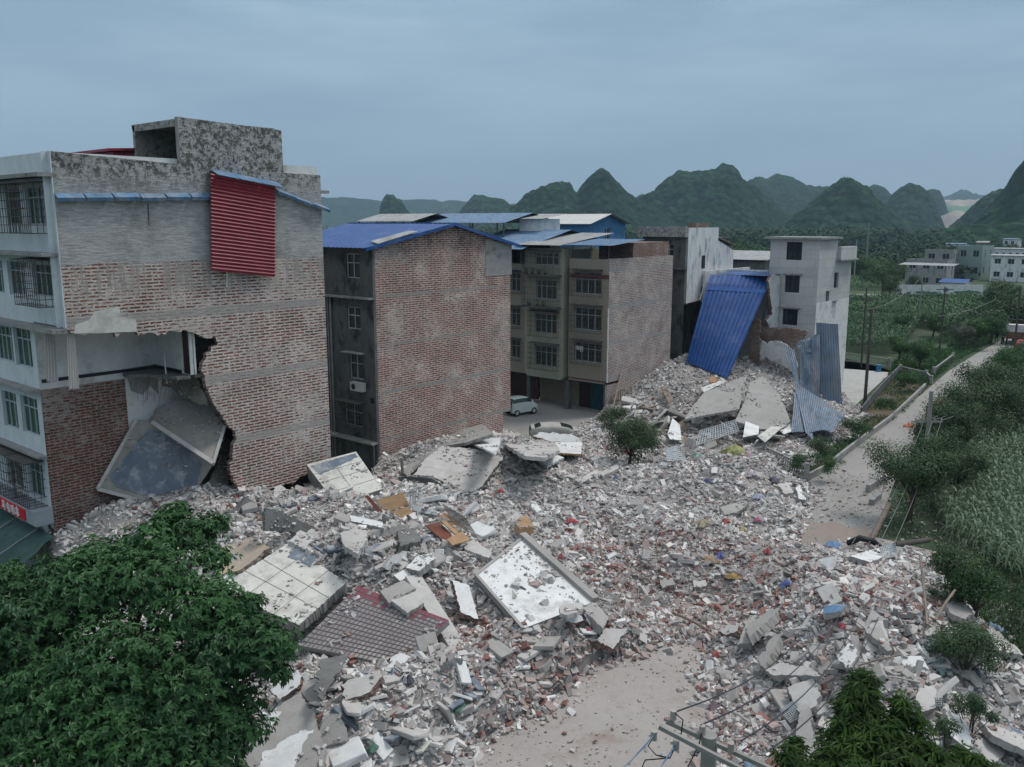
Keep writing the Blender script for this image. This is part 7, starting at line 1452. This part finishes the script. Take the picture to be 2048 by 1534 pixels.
def hill(lab, d, prof, depth=1.0, seed=0, res=3.0, rockm='hill', name='karst_hill', W0=None, pw=1.0, base=470, bumpy=1.):
    """prof: picture skyline of this hill at distance d"""
    zs_ = [(445-y)/f_*d*1.0+CH for x, y in prof]; us = [(x-1024)/f_*d*math.cos(PH)*1.0 for x, y in prof]; us = [(x-1024)/(f_/math.cos(PH))*d for x, y in prof]; zs_ = [CH+(445-y)/(f_/math.cos(PH))*d for x, y in prof]
    umin, umax = min(us), max(us); zmax = max(zs_); W_ = W0 or zmax*1.5*depth; nu = int(min(420, (umax-umin)/res)); nv = int(min(240, 2*W_/res)); U = np.linspace(umin, umax, nu); Zp = np.interp(U, us, zs_)
    Zs = Zp.copy(); V_ = np.linspace(-1, 1, nv); UU, VV = np.meshgrid(U, V_, indexing='ij'); ZP = Zp[:, None]*np.ones(nv)
    a = np.clip(np.abs(VV), 0, 1); g_ = (1-a**1.5)**1.25 if pw == 1 else (1-a**pw)
    w = W_*(.25+.75*np.sqrt(np.clip(ZP/zmax, .02, 1))); cen = W_*.18*np.sin(UU/zmax*1.1+seed)
    PX = UU; PY = d+cen+VV*w; Z = ZP*g_-6*(a > .98)
    sc = zmax*.35; Z = Z*(1+.16*vnoise(PX+5000, PY+5000, sc, seed)*np.clip(a*3, 0, 1)+.07*vnoise(PX+5000, PY+5000, sc*.4, seed+1)*np.clip(a*4, 0, 1))
    cell = max(7.0, res*2.1); dm, idv = domes(PX+5000, PY+5000, cell, seed); dm2, _i = domes(PX+5000, PY+5000, cell*2.3, seed+5)
    Z += bumpy*(dm*.95+dm2*.30-cell*.5)*np.clip(Z/20, 0, 1)*min(1, 9/cell)
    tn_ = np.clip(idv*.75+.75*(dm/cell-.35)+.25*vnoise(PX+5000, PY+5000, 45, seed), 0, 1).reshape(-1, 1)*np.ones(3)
    f0 = np.array(cF0[:2]); r0 = np.array(cR[:2]); X = PX*r0[0]+PY*f0[0]; Y = PX*r0[1]+PY*f0[1]; Vv = np.stack([X, Y, Z-1], -1).reshape(-1, 3); i = np.arange(nu*nv).reshape(nu, nv); F_ = np.stack([i[:-1, :-1], i[1:, :-1], i[1:, 1:], i[:-1, 1:]], -1).reshape(-1, 4)
    c = (float(X.mean()), float(Y.mean()), 0.)
    return npmesh(name, Vv, F_, rockm, tn_, loc=c, smooth=True, kind='structure', label=lab)
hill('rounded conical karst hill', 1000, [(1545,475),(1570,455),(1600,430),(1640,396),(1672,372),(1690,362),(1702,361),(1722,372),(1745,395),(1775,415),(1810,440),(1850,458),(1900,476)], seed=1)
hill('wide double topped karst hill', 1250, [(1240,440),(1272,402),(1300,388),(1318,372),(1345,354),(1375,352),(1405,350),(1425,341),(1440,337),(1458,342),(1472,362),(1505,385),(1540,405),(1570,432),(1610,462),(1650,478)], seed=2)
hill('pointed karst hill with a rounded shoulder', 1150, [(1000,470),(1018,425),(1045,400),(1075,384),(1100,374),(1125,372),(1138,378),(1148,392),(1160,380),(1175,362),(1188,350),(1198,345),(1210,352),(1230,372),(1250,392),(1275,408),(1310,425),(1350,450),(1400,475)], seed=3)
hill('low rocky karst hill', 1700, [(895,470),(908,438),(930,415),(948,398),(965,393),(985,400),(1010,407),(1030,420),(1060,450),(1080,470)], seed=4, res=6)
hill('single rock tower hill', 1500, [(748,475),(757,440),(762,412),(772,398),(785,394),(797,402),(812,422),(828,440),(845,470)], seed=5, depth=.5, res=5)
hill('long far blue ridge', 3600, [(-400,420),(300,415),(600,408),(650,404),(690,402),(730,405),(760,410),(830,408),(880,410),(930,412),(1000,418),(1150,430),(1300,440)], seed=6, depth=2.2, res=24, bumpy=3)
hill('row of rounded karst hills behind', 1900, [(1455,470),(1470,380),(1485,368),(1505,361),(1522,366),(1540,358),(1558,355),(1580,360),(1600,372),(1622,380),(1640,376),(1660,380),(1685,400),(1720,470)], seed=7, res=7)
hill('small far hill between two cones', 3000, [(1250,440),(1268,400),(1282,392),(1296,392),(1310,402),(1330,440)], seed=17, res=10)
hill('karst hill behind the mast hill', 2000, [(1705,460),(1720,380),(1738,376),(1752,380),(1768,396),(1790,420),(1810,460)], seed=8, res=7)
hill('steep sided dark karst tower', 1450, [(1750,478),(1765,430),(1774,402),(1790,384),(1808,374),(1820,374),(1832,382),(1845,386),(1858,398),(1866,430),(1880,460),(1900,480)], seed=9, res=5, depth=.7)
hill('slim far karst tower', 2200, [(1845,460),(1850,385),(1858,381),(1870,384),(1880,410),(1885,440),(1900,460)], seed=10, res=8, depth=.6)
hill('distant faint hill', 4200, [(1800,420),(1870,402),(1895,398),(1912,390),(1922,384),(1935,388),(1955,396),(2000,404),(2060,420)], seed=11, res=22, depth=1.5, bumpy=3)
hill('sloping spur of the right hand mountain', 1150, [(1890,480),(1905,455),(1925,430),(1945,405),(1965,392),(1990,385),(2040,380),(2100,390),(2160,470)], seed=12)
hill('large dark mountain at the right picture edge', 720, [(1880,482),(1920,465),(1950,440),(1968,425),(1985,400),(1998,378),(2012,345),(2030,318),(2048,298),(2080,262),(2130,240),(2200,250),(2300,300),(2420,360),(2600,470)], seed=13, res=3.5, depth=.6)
hill('low wooded rise before the right hand mountain', 600, [(1840,482),(1880,468),(1930,460),(2000,452),(2100,446),(2250,450),(2400,480)], seed=14, res=3.5, W0=70)
M['quarry'] = mat('quarry_earth', (.36, .31, .26), (.27, .24, .20), sc=.02, bmp=0); M['quarry_green'] = mat('quarry_grass', (.11, .20, .12), (.08, .16, .10), sc=.02, bmp=0)
hill('bare quarry terrace', 2600, [(1868,440),(1885,404),(1900,402),(1950,400),(1966,404),(1975,450)], seed=15, res=14, rockm='quarry', name='quarry_terrace', bumpy=0, W0=150, pw=3)
hill('green quarry terrace', 2300, [(1868,450),(1880,418),(1900,413),(1945,412),(1960,420),(1970,450)], seed=18, res=14, rockm='quarry_green', name='quarry_terrace', bumpy=0, W0=120, pw=3)
hill('brown spoil heap of the quarry', 1900, [(1850,458),(1870,442),(1885,430),(1900,424),(1915,425),(1930,435),(1950,442),(1970,460)], seed=16, res=8, rockm='quarry', name='spoil_heap', bumpy=.5, W0=80)
# ---------------------------------------------------------------- village houses on the right
def fh(lab, x, y, d, w, dep, h, wm_, roofm=None, rise=0, rows=1, cols=3, name='village_house', zb=0, rot=None):
    c = pz(x, y, 0) if d is None else pd(x, y, d); x0, x1, y0, y1 = c.x-w, c.x, c.y, c.y+dep; ops, oops = [], []
    for r_ in range(rows):
        z = h*(r_+.35)/rows
        if w > 3:
            for k in range(cols): u = x0+w*(k+.5)/cols; ops.append((u-.6, u+.6, z, z+h/rows*.4))
        for k in range(2): u = y0+dep*(k+.5)/2; oops.append((u-.5, u+.5, z, z+h/rows*.4))
    return far_box(lab, x0, x1, y0, y1, h, wm_, roofm, rise, ops, name=name, oops=oops)
M['greenwall'] = mat('grey_green_wall', (.23, .29, .27), (.19, .25, .235), bmp=0)
def vh(lab, px0, px1, ytop, ybase, wm_, roofm=None, rise=0, rows=2, cols=3, side=.35, name='village_house', zb=0):
    """front wall spans px0..px1 in the photograph standing on the plain"""
    p0, p1 = pz(px0, ybase, zb), pz(px1, ybase, zb); xm = (px0+px1)/2
    # front runs along -X..+X at the mean depth; side shows to the right
    c = pz(px0+(px1-px0)*(1-side), ybase, zb); a = py_(px0, ybase, c.y); w = c.x-a.x; b_ = px_(px1, ybase, c.x); dep = max(3, min(b_.y-c.y, 14)); h = py_(px0+(px1-px0)*(1-side), ytop, c.y).z
    x0, x1, y0, y1 = c.x-w, c.x, c.y, c.y+dep; ops, oops = [], []
    for r_ in range(rows):
        z = zb+(h-zb)*(r_+.35)/rows; hh = (h-zb)/rows*.4
        for k in range(cols): u = x0+w*(k+.5)/cols; ops.append((u-w/cols*.24, u+w/cols*.24, z, z+hh))
        for k in range(2): u = y0+dep*(k+.5)/2; oops.append((u-.5, u+.5, z, z+hh))
    return far_box(lab, x0, x1, y0, y1, h, wm_, roofm, rise, ops, name=name, oops=oops, z0=0)
vh('two storey farm house with a grey open loft roof behind the painted wall', 1808, 1905, 520, 578, 'cement', None, 0, 2, 3, .15)
q = pz(1850, 575); open_shelter('grey sheet canopy over the loft of the farm house', (pd(1855, 528, 185).x, pd(1855, 528, 185).y+3, pd(1855, 530, 185).z), 11, 9, 2.0, .3, 'greyroof', base=None, z0=8)
vh('boxy house behind the farm house with a flat grey parapet', 1845, 1912, 500, 560, 'cement', None, 0, 2, 2, .15)
vh('grey green flat roofed house with four dark windows', 1910, 2000, 492, 560, 'greenwall', None, 0, 2, 2, .45)
vh('pale house with a wide grey roof at the right picture edge', 1978, 2070, 512, 565, 'whitedirty', 'greyroof', .3, 2, 3, .12)
vh('white house far behind under a blue roof', 1890, 1935, 488, 515, 'white', 'bluepale', .4, 1, 3, .2)
vh('small pale house with a pink brown gable behind the grey green house', 1950, 1982, 485, 512, 'brickred', 'greyroof', .6, 1, 1, .3)
vh('white and blue upper house at the top right of the village', 2003, 2040, 478, 512, 'whitedirty', 'bluepale', .3, 2, 2, .3)
vh('long house with a row of arches behind the pale house', 1985, 2060, 498, 530, 'whitedirty', 'greyroof', .3, 1, 5, .1)
vh('low grey shed among trees left of the farm house', 1720, 1745, 538, 556, 'cement', 'greyroof', .5, 1, 1, .3, name='shed')
vh('pale far shed beyond the fields', 1775, 1800, 522, 532, 'white', 'greyroof', .4, 1, 1, .3, name='shed')
vh('low house with a bright blue roof inside the painted wall', 1880, 1940, 566, 586, 'white', 'blueroof', .8, 1, 2, .2)
vh('tiny white house far across the plain below the mast hill', 1690, 1706, 500, 508, 'white', 'greyroof', .4, 1, 1, .3)
# painted wall
pw_ = thing('painted_wall', pz(1880, 592), 'long white compound wall painted with green leaves and a blue square', 'wall')
a, b_ = pz(1793, 590), pz(1965, 590); mb = MB(); u = (b_-a).normalized(); nrm = Vector((u.y, -u.x, 0)); nrm = nrm if nrm.dot(CAM-a) > 0 else -nrm
mb.prism([a, b_, b_+Vector((0, 0, 2.4)), a+Vector((0, 0, 2.4))], -nrm*.2); mb.build('wall', 'white', pw_)
mb = MB(); L_ = (b_-a).length
def blob(mb, s, z, w, h, k=7):
    pts = []; rr = random.Random(int(s*10))
    for i in range(k*2): t = i/(k*2)*6.283; q = 1+.3*rr.uniform(-1, 1); pts.append(a+u*(s+math.cos(t)*w*q)+Vector((0, 0, z+math.sin(t)*h*q))+nrm*.02)
    mb.prism(pts, -nrm*.012)
for s, z, w, h in [(.30, .6, .09, .35), (.42, .5, .06, .3), (.74, .6, .07, .35), (.86, .7, .08, .4), (.95, .6, .03, .3), (.14, .5, .03, .3)]: blob(mb, s*L_, z, w*L_, h)
mb.build('leaf_mural', 'quarry_green', pw_); mb = MB(); blob(mb, .57*L_, 1.2, .6, .5, 4); mb.build('blue_emblem', 'bluepale', pw_)
p = [pz(1697, 588), pz(1812, 588), pz(1812, 591.5), pz(1697, 591.5)]; sheet('path', [tuple(q[:2]) for q in p], 'yard', .02)
# ---------------------------------------------------------------- kerb walls, balustrades
def lowwall(lab, pts, h, th, m='pole', name='kerb_wall', rail=False, z=0, cat='wall'):
    m = 'cement' if m == 'pole' else m; P = [pz(a_, b_, z) for a_, b_ in pts]; t = thing(name, P[0], lab, cat)
    if not rail:
        mb = MB()
        for p_, q_ in zip(P, P[1:]): mb.bar(p_+Vector((0, 0, h/2)), q_+Vector((0, 0, h/2)), th, h)
        mb.build('wall', m, t)
    else:
        mb = MB()
        for p_, q_ in zip(P, P[1:]):
            mb.bar(p_+Vector((0, 0, h)), q_+Vector((0, 0, h)), .14, .12); mb.bar(p_+Vector((0, 0, .08)), q_+Vector((0, 0, .08)), .12, .14)
            n_ = int((q_-p_).length/.28)
            for i in range(1, n_): c_ = p_.lerp(q_, i/n_); MB().bar(c_+Vector((0, 0, .15)), c_+Vector((0, 0, h-.05)), .06).build('baluster', m, t)
        mb.build('rail', m, t)
        for p_ in P: MB().bar(p_, p_+Vector((0, 0, h+.25)), .28).build('pillar', m, t)
    return t
lowwall('concrete kerb wall curving along the left edge of the road', [(1612,962),(1650,942),(1700,902),(1740,872),(1780,842),(1812,812),(1835,790),(1850,775)], .45, .2)
lowwall('concrete balustrade facing the rubble in front of the garden plot', [(1528,920),(1612,962)], 1.0, .1, rail=True, name='balustrade')
lowwall('low boundary wall running back beside the garden plot', [(1528,920),(1565,898),(1600,876)], .9, .14, 'wood_old')
lowwall('dark railing wall between the concrete yard and the garden beds', [(1722,835),(1742,808),(1768,778),(1800,745)], .9, .16, 'cement_dark')
lowwall('balustrade along the far side of the concrete yard', [(1688,722),(1735,728),(1778,736)], 1.0, .1, rail=True, name='balustrade')
lowwall('low fence across the far garden beds', [(1800,745),(1852,757),(1862,768)], .7, .1, rail=True, name='balustrade')
lowwall('short railing at the mouth of the garden lane', [(1866,752),(1905,722)], .8, .1, rail=True, name='balustrade')
lowwall('low wall stub on the right edge of the red earth road', [(1735,985),(1765,965)], .5, .25)
lowwall('toppled kerb piece near the fallen pole', [(1742,1010),(1758,996)], .35, .3)
# ---------------------------------------------------------------- poles and cables
def pole(lab, xb, yb, h, r, m='pole', arm=None, d=None, armdir=None, ins=True, name='utility_pole', lean=0):
    b_ = pz(xb, yb, 0) if d is None else Vector(d); t = thing(name, b_, lab, 'pole'); MB().tube([b_, b_+Vector((lean, 0, h))], r, 12, r1=r*.72).build('shaft', m, t)
    if arm:
        for z, L_ in arm:
            c_ = b_+Vector((0, 0, h+z)); u_ = armdir or cR; a_, e_ = c_-u_*L_/2, c_+u_*L_/2; MB().bar(a_, e_, .09, .1).build('crossarm', 'pole' if m == 'pole' else 'iron', t)
            if ins:
                for k in (-.46, -.2, .2, .46): q_ = c_+u_*L_*k; MB().tube([q_+Vector((0, 0, .05)), q_+Vector((0, 0, .2))], .05, 8).build('insulator', 'ceramic', t)
    return t, b_
def cable(lab, a_, b_, sag, r=.012, m='wire', name='cable', group=None):
    a_, b_ = Vector(a_), Vector(b_); pts = [a_.lerp(b_, i/16)-Vector((0, 0, sag*4*(i/16)*(1-i/16))) for i in range(17)]; o = MB().tube(pts, r, 5, m=0).build(name, m); return tag(o, lab, 'cable', group)
# near pole with twin crossarms at the bottom edge
top = pd(1419, 1470, 12.0); np_ = thing('utility_pole', (top.x, top.y, 0), 'nearest concrete pole with twin steel crossarms cut by the bottom edge', 'pole')
MB().tube([(top.x, top.y, 0), (top.x, top.y, top.z)], .15, 16, r1=.105).build('shaft', 'pole', np_)
for (p0, p1) in (((1333,1442), (1545,1540)), ((1318,1453), (1500,1548))):
    dd = 12.15 if p0[0] == 1333 else 11.85; a_, e_ = pd(*p0, dd), pd(*p1, dd-.4); MB().bar(a_, e_, .055, .06).build('crossarm', 'pole', np_)
INS = [(1347,1425,12.1),(1308,1466,12.0),(1352,1486,11.8),(1405,1455,12.0),(1462,1490,11.8)]
for (a, b, d) in INS:
    p = pd(a, b, d); MB().tube([p-Vector((0, 0, .10)), p, p+Vector((0, 0, .03))], .045, 10).build('insulator', 'ceramic', np_)
for i, (a, b, p1, lab) in enumerate([((1350,1424,12.1),0,(1705,1085,.8),'first'),((1402,1450,12),0,(1740,1090,.8),'second'),((1482,1482,11.9),0,(1765,1095,.8),'third'),((1540,1500,11.8),0,(1800,1100,.9),'fourth')]):
    cable(f'slack grey cable running up the right heap from the near crossarm, {lab} from the left', pd(*a), pz(*p1), 1.6, .013, 'wire_dark', group='slack cables of the near pole')
for i, (a, b) in enumerate([((1310,1468,12),(1235,1545,11.2)),((1352,1488,11.8),(1300,1560,11))]): cable(['left','right'][i]+' pale blue cable dropping from the near crossarm to the bottom edge', pd(*a), pd(*b), .02, .012, 'bluepale')
jl = MB()
for (pts) in [[(1310,1470,12),(1296,1492,12),(1312,1510,11.9),(1340,1516,11.9)],[(1350,1426,12),(1366,1440,12),(1362,1470,12)],[(1352,1490,11.8),(1340,1516,11.8),(1290,1520,11.8),(1280,1545,11.8)],[(1404,1460,12),(1398,1490,11.9),(1370,1545,11.8)]]:
    jl.tube([pd(*p) for p in pts], .009, 6)
jl.build('jumper_cables', 'blackmetal', np_)
# pole with crossarm beside the road
tp_ = pd(1863, 782, 54); pb = Vector((tp_.x, tp_.y, 0)); t2, _b = pole('tall concrete pole with one crossarm among the roadside trees', 0, 0, tp_.z, .17, d=(pb.x, pb.y, 0), arm=[(-1.95, 1.7)])
for i, (u, p1) in enumerate([(-.75, (1683,1120)), (-.3, (1725,1110)), (.25, (1745,1112)), (.78, (1782,1100))]):
    c_ = Vector((pb.x, pb.y, tp_.z-1.85))+cR*u; cable(f"pale cable falling from the road pole to the rubble, {['leftmost','second','third','rightmost'][i]} of four", c_, pz(*p1, .5), .5, .016, 'wire', group='fallen cables of the road pole')
    cable(f"pale cable leading back from the road pole towards the truck, {['leftmost','second','third','rightmost'][i]} of four", c_, pd([1925,1940,1955,1975][i], [795,793,792,790][i], 80), .3, .016, 'wire', group='rear cables of the road pole')
# snapped pole on the ground
a_, e_ = pz(1742, 1080, .3), pz(1778, 1008, 1.8); o = MB().tube([a_, e_], .17, 10, r1=.14).build('snapped_pole', 'wood_old'); tag(o, 'snapped brown pole leaning beside the heap end of the road', 'pole')
a_, e_ = pz(1790, 1090, .6), pz(1858, 1080, .5); o = MB().tube([a_, e_], .16, 10, r1=.13).build('fallen_pole', 'polewood'); tag(o, 'dark fallen pole lying across the end of the heap', 'pole')
a_ = pz(1700, 1085, .5); o = MB().tube([pz(1698, 1086, .4), pz(1720, 1076, 1.0), pz(1745, 1082, .7), pz(1760, 1095, .3)], .16, 10).build('black_hose', 'blackmetal'); tag(o, 'thick black bent duct at the edge of the rubble beside the snapped pole', 'duct')
pole('dark wooden pole standing on the concrete yard edge', 1729, 812, 9.2, .16, 'polewood')
pole('slim pole in the field behind the concrete house', 1722, 735, 9.5, .12, 'polewood', arm=[(-1.5, 1.6), (-4.2, 1.4)], ins=False)
pole('lamp pole with two white heads beyond the garden', 1878, 715, 9.0, .12, 'polewood', arm=[(-.3, 2.2)], ins=False)
pole('pale slim pole in the corn before the painted wall', 1837, 652, 8.5, .12)
pole('dark pole at the right picture edge beside the cars', 2027, 712, 9, .15, 'polewood')
pole('far slim pole on the plain left of the village', 1708, 560, 12, .2, 'cement')
pole('second far slim pole on the plain left of the village', 1730, 558, 17, .2, 'cement')
for i, (u, v_) in enumerate([((1722, 620, 108), (1837, 560, 160)), ((1837, 575, 160), (2048, 640, 120)), ((1878, 632, 108), (2048, 560, 150))]): cable(['pale overhead cable over the corn fields on the left', 'pale overhead cable sloping to the right picture edge', 'thin overhead cable beyond the lamp pole'][i], pd(*u), pd(*v_), 1.2, .03, 'wire')
for i, x in enumerate((1688, 1695)): 
    b_ = pd(x, 362, 1000); o = MB().bar(b_-Vector((0, 0, 4)), b_+Vector((0, 0, 6)), .35).bar(b_+Vector((-1, 0, 4)), b_+Vector((1, 0, 4)), .35).build('radio_mast', 'cement_dark'); tag(o, ['left', 'right'][i]+' small radio mast on the conical hill top', 'mast')
# ---------------------------------------------------------------- trucks, cars and a person at the road end
def truck(lab, x, y, d, ang, cab, L_=6, Wd=2.3, Hh=2.9):
    c_ = pz(x, y); t = thing('truck', c_, lab, 'truck'); ca, sa = math.cos(ang), math.sin(ang)
    def bx(nm, x0, x1, y0, y1, z0, z1, m, par=None):
        mb = MB(); vs = [(a_, b_, e_) for e_ in (z0, z1) for a_, b_ in ((x0, y0), (x1, y0), (x1, y1), (x0, y1))]
        if nm == 'cab': vs = [((a_+(-.3 if (a_ == x1 and e_ == z1) else 0)), b_*(.9 if e_ == z1 else 1), e_) for a_, b_, e_ in vs]
        vs = [(c_.x+a_*ca-b_*sa, c_.y+a_*sa+b_*ca, e_) for a_, b_, e_ in vs]; mb.addm(vs, [(0,3,2,1),(4,5,6,7),(0,1,5,4),(1,2,6,5),(2,3,7,6),(3,0,4,7)]); return mb.build(nm, m, par or t)
    cb_ = bx('cab', L_*.25, L_*.5, -Wd/2, Wd/2, .6, Hh*.85, cab); bx('windscreen', L_*.47, L_*.505, -Wd*.4, Wd*.4, 1.5, 2.1, 'glass', cb_)
    bx('cargo_bed', -L_*.5, L_*.22, -Wd/2, Wd/2, .9, 1.15, 'rust'); 
    for s in (-1, 1): bx('bed_side', -L_*.5, L_*.22, s*Wd/2-.05, s*Wd/2+.05, 1.16, 1.9, 'rust')
    bx('tailboard', -L_*.5-.05, -L_*.5+.05, -Wd/2+.06, Wd/2-.06, 1.16, 1.9, 'rust'); bx('chassis', -L_*.48, L_*.48, -.4, .4, .5, .89, 'blackmetal')
    for sx in (-.32, .36):
        for s in (-1, 1):
            p_ = (sx*L_, s*Wd*.42); q_ = (sx*L_, s*Wd*.5); A_ = Vector((c_.x+p_[0]*ca-p_[1]*sa, c_.y+p_[0]*sa+p_[1]*ca, .48)); B_ = Vector((c_.x+q_[0]*ca-q_[1]*sa, c_.y+q_[0]*sa+q_[1]*ca, .48)); MB().tube([A_, B_], .48, 16).build('wheel', 'tyre', t)
    return t
truck('dark truck with a white striped top standing on the road at the right edge', 2030, 686, None, 1.75, 'white')
truck('orange topped truck behind the dark truck at the end of the road', 2038, 664, None, 1.75, 'wood')
p = pz(2046, 702); car('red_car', 'red car beside the pole at the right picture edge', p.x, p.y, 1.75, 4.2, 1.75, 1.5, 'sign_red')
p = pz(2052, 712); car('dark_car', 'dark car cut by the right picture edge in front of the red car', p.x+.4, p.y-2.5, 1.75, 4.2, 1.75, 1.5, 'blackmetal')
def person(lab, p, cl, h=1.68):
    t = thing('person', p, lab, 'person'); s = h/1.7; me = bpy.data.meshes.new('body')
    V_ = [(0,0,.95),(0,0,1.15),(0,0,1.38),(0,0,1.48),(0,.02,1.60),(.12,0,.92),(.13,.03,.5),(.13,.0,.08),(.13,.12,.04),(-.12,0,.92),(-.14,-.06,.5),(-.14,-.12,.08),(-.14,0,.04),(.2,0,1.38),(.26,.02,1.1),(.24,.16,.9),(-.2,0,1.38),(-.26,.02,1.1),(-.24,.14,.9)]
    E_ = [(0,1),(1,2),(2,3),(3,4),(0,5),(5,6),(6,7),(7,8),(0,9),(9,10),(10,11),(11,12),(2,13),(13,14),(14,15),(2,16),(16,17),(17,18)]
    R_ = [.15,.14,.15,.06,.10,.09,.065,.045,.04,.09,.065,.045,.04,.06,.045,.035,.06,.045,.035]
    me.from_pydata([tuple(s*c for c in v) for v in V_], E_, []); o = bpy.data.objects.new('body', me); COL.objects.link(o); o.parent = t; o['org'] = t['org']; me.materials.append(M[cl])
    md = o.modifiers.new('skin', 'SKIN'); o.modifiers.new('sub', 'SUBSURF').levels = 1
    for i, v in enumerate(me.skin_vertices[0].data): v.radius = (R_[i]*s, R_[i]*s*.8); v.use_root = (i == 0)
    return t
bk_ = pz(1993, 686); person('person in dark clothes standing at the left edge of the far road', bk_, 'blackmetal')
mt = thing('motorcycle', bk_+Vector((.7, .3, 0)), 'dark motorcycle beside the person on the far road', 'motorcycle')
for yy in (-.6, .6): MB().tube([(bk_.x+.66, bk_.y+.3+yy, .3), (bk_.x+.74, bk_.y+.3+yy, .3)], .3, 14).build('wheel', 'tyre', mt)
MB().tube([(bk_.x+.7, bk_.y-.3, .3), (bk_.x+.7, bk_.y, .75), (bk_.x+.7, bk_.y+.5, .8), (bk_.x+.7, bk_.y+.9, .3)], .09, 8).bar((bk_.x+.7, bk_.y-.2, .85), (bk_.x+.7, bk_.y+.4, .85), .25, .12).build('frame', 'blackmetal', mt)
# orange machinery parts behind the trees
crumple('orange mesh netting bundle on the road by the tree crown', 1822, 858, 1.5, .8, (.75, .17, .04), 'netting', 'netting', .2, hgt=.5)
dg = pz(1878, 832); t = thing('fallen_machine_arm', dg, 'orange and grey machine arm lying on the road behind the pole', 'machine arm')
mb = MB(); mb.bar(dg+Vector((0, 0, .6)), dg+Vector((1.2, 5.5, .9)), .5, .5); mb.build('boom', 'galv', t); mb = MB(); mb.bar(dg+Vector((-.3, -1.6, .5)), dg+Vector((.2, .8, 1.0)), .8, .7); mb.build('orange_end', mat('orange_paint', (.62, .13, .04), (.45, .10, .03)), t)
# small blue barrel, yard things
for x, y, c_, lab in [(1757, 743, (.05, .2, .4), 'blue plastic barrel by the yard balustrade'), (1955, 917, (.03, .12, .45), 'small bright blue can at the edge of the corn')]:
    p = pz(x, y); o = MB().tube([p, p+Vector((0, 0, .25)), p+Vector((0, 0, .8))], .28, 12).build('barrel', mat('blue_plastic_'+str(x), c_, rough=.4, bmp=0)); tag(o, lab, 'barrel')
# ---------------------------------------------------------------- haze
hb_ = MB().box(-4600, 4600, -700, 5200, -1.2, 460).build('haze', [], org=(0, 0, -1.2), kind='stuff'); hb_['label'] = 'pale blue haze lying over the plain and hills'
m = bpy.data.materials.new('haze_air'); m.use_nodes = True; nt = m.node_tree; nt.nodes.clear(); o_ = nt.nodes.new('ShaderNodeOutputMaterial'); pv = nt.nodes.new('ShaderNodeVolumePrincipled'); pv.inputs['Color'].default_value = (.52, .72, .92, 1); pv.inputs['Density'].default_value = .00015; pv.inputs['Anisotropy'].default_value = 0
nt.links.new(pv.outputs[0], o_.inputs['Volume']); hb_.data.materials.append(m)
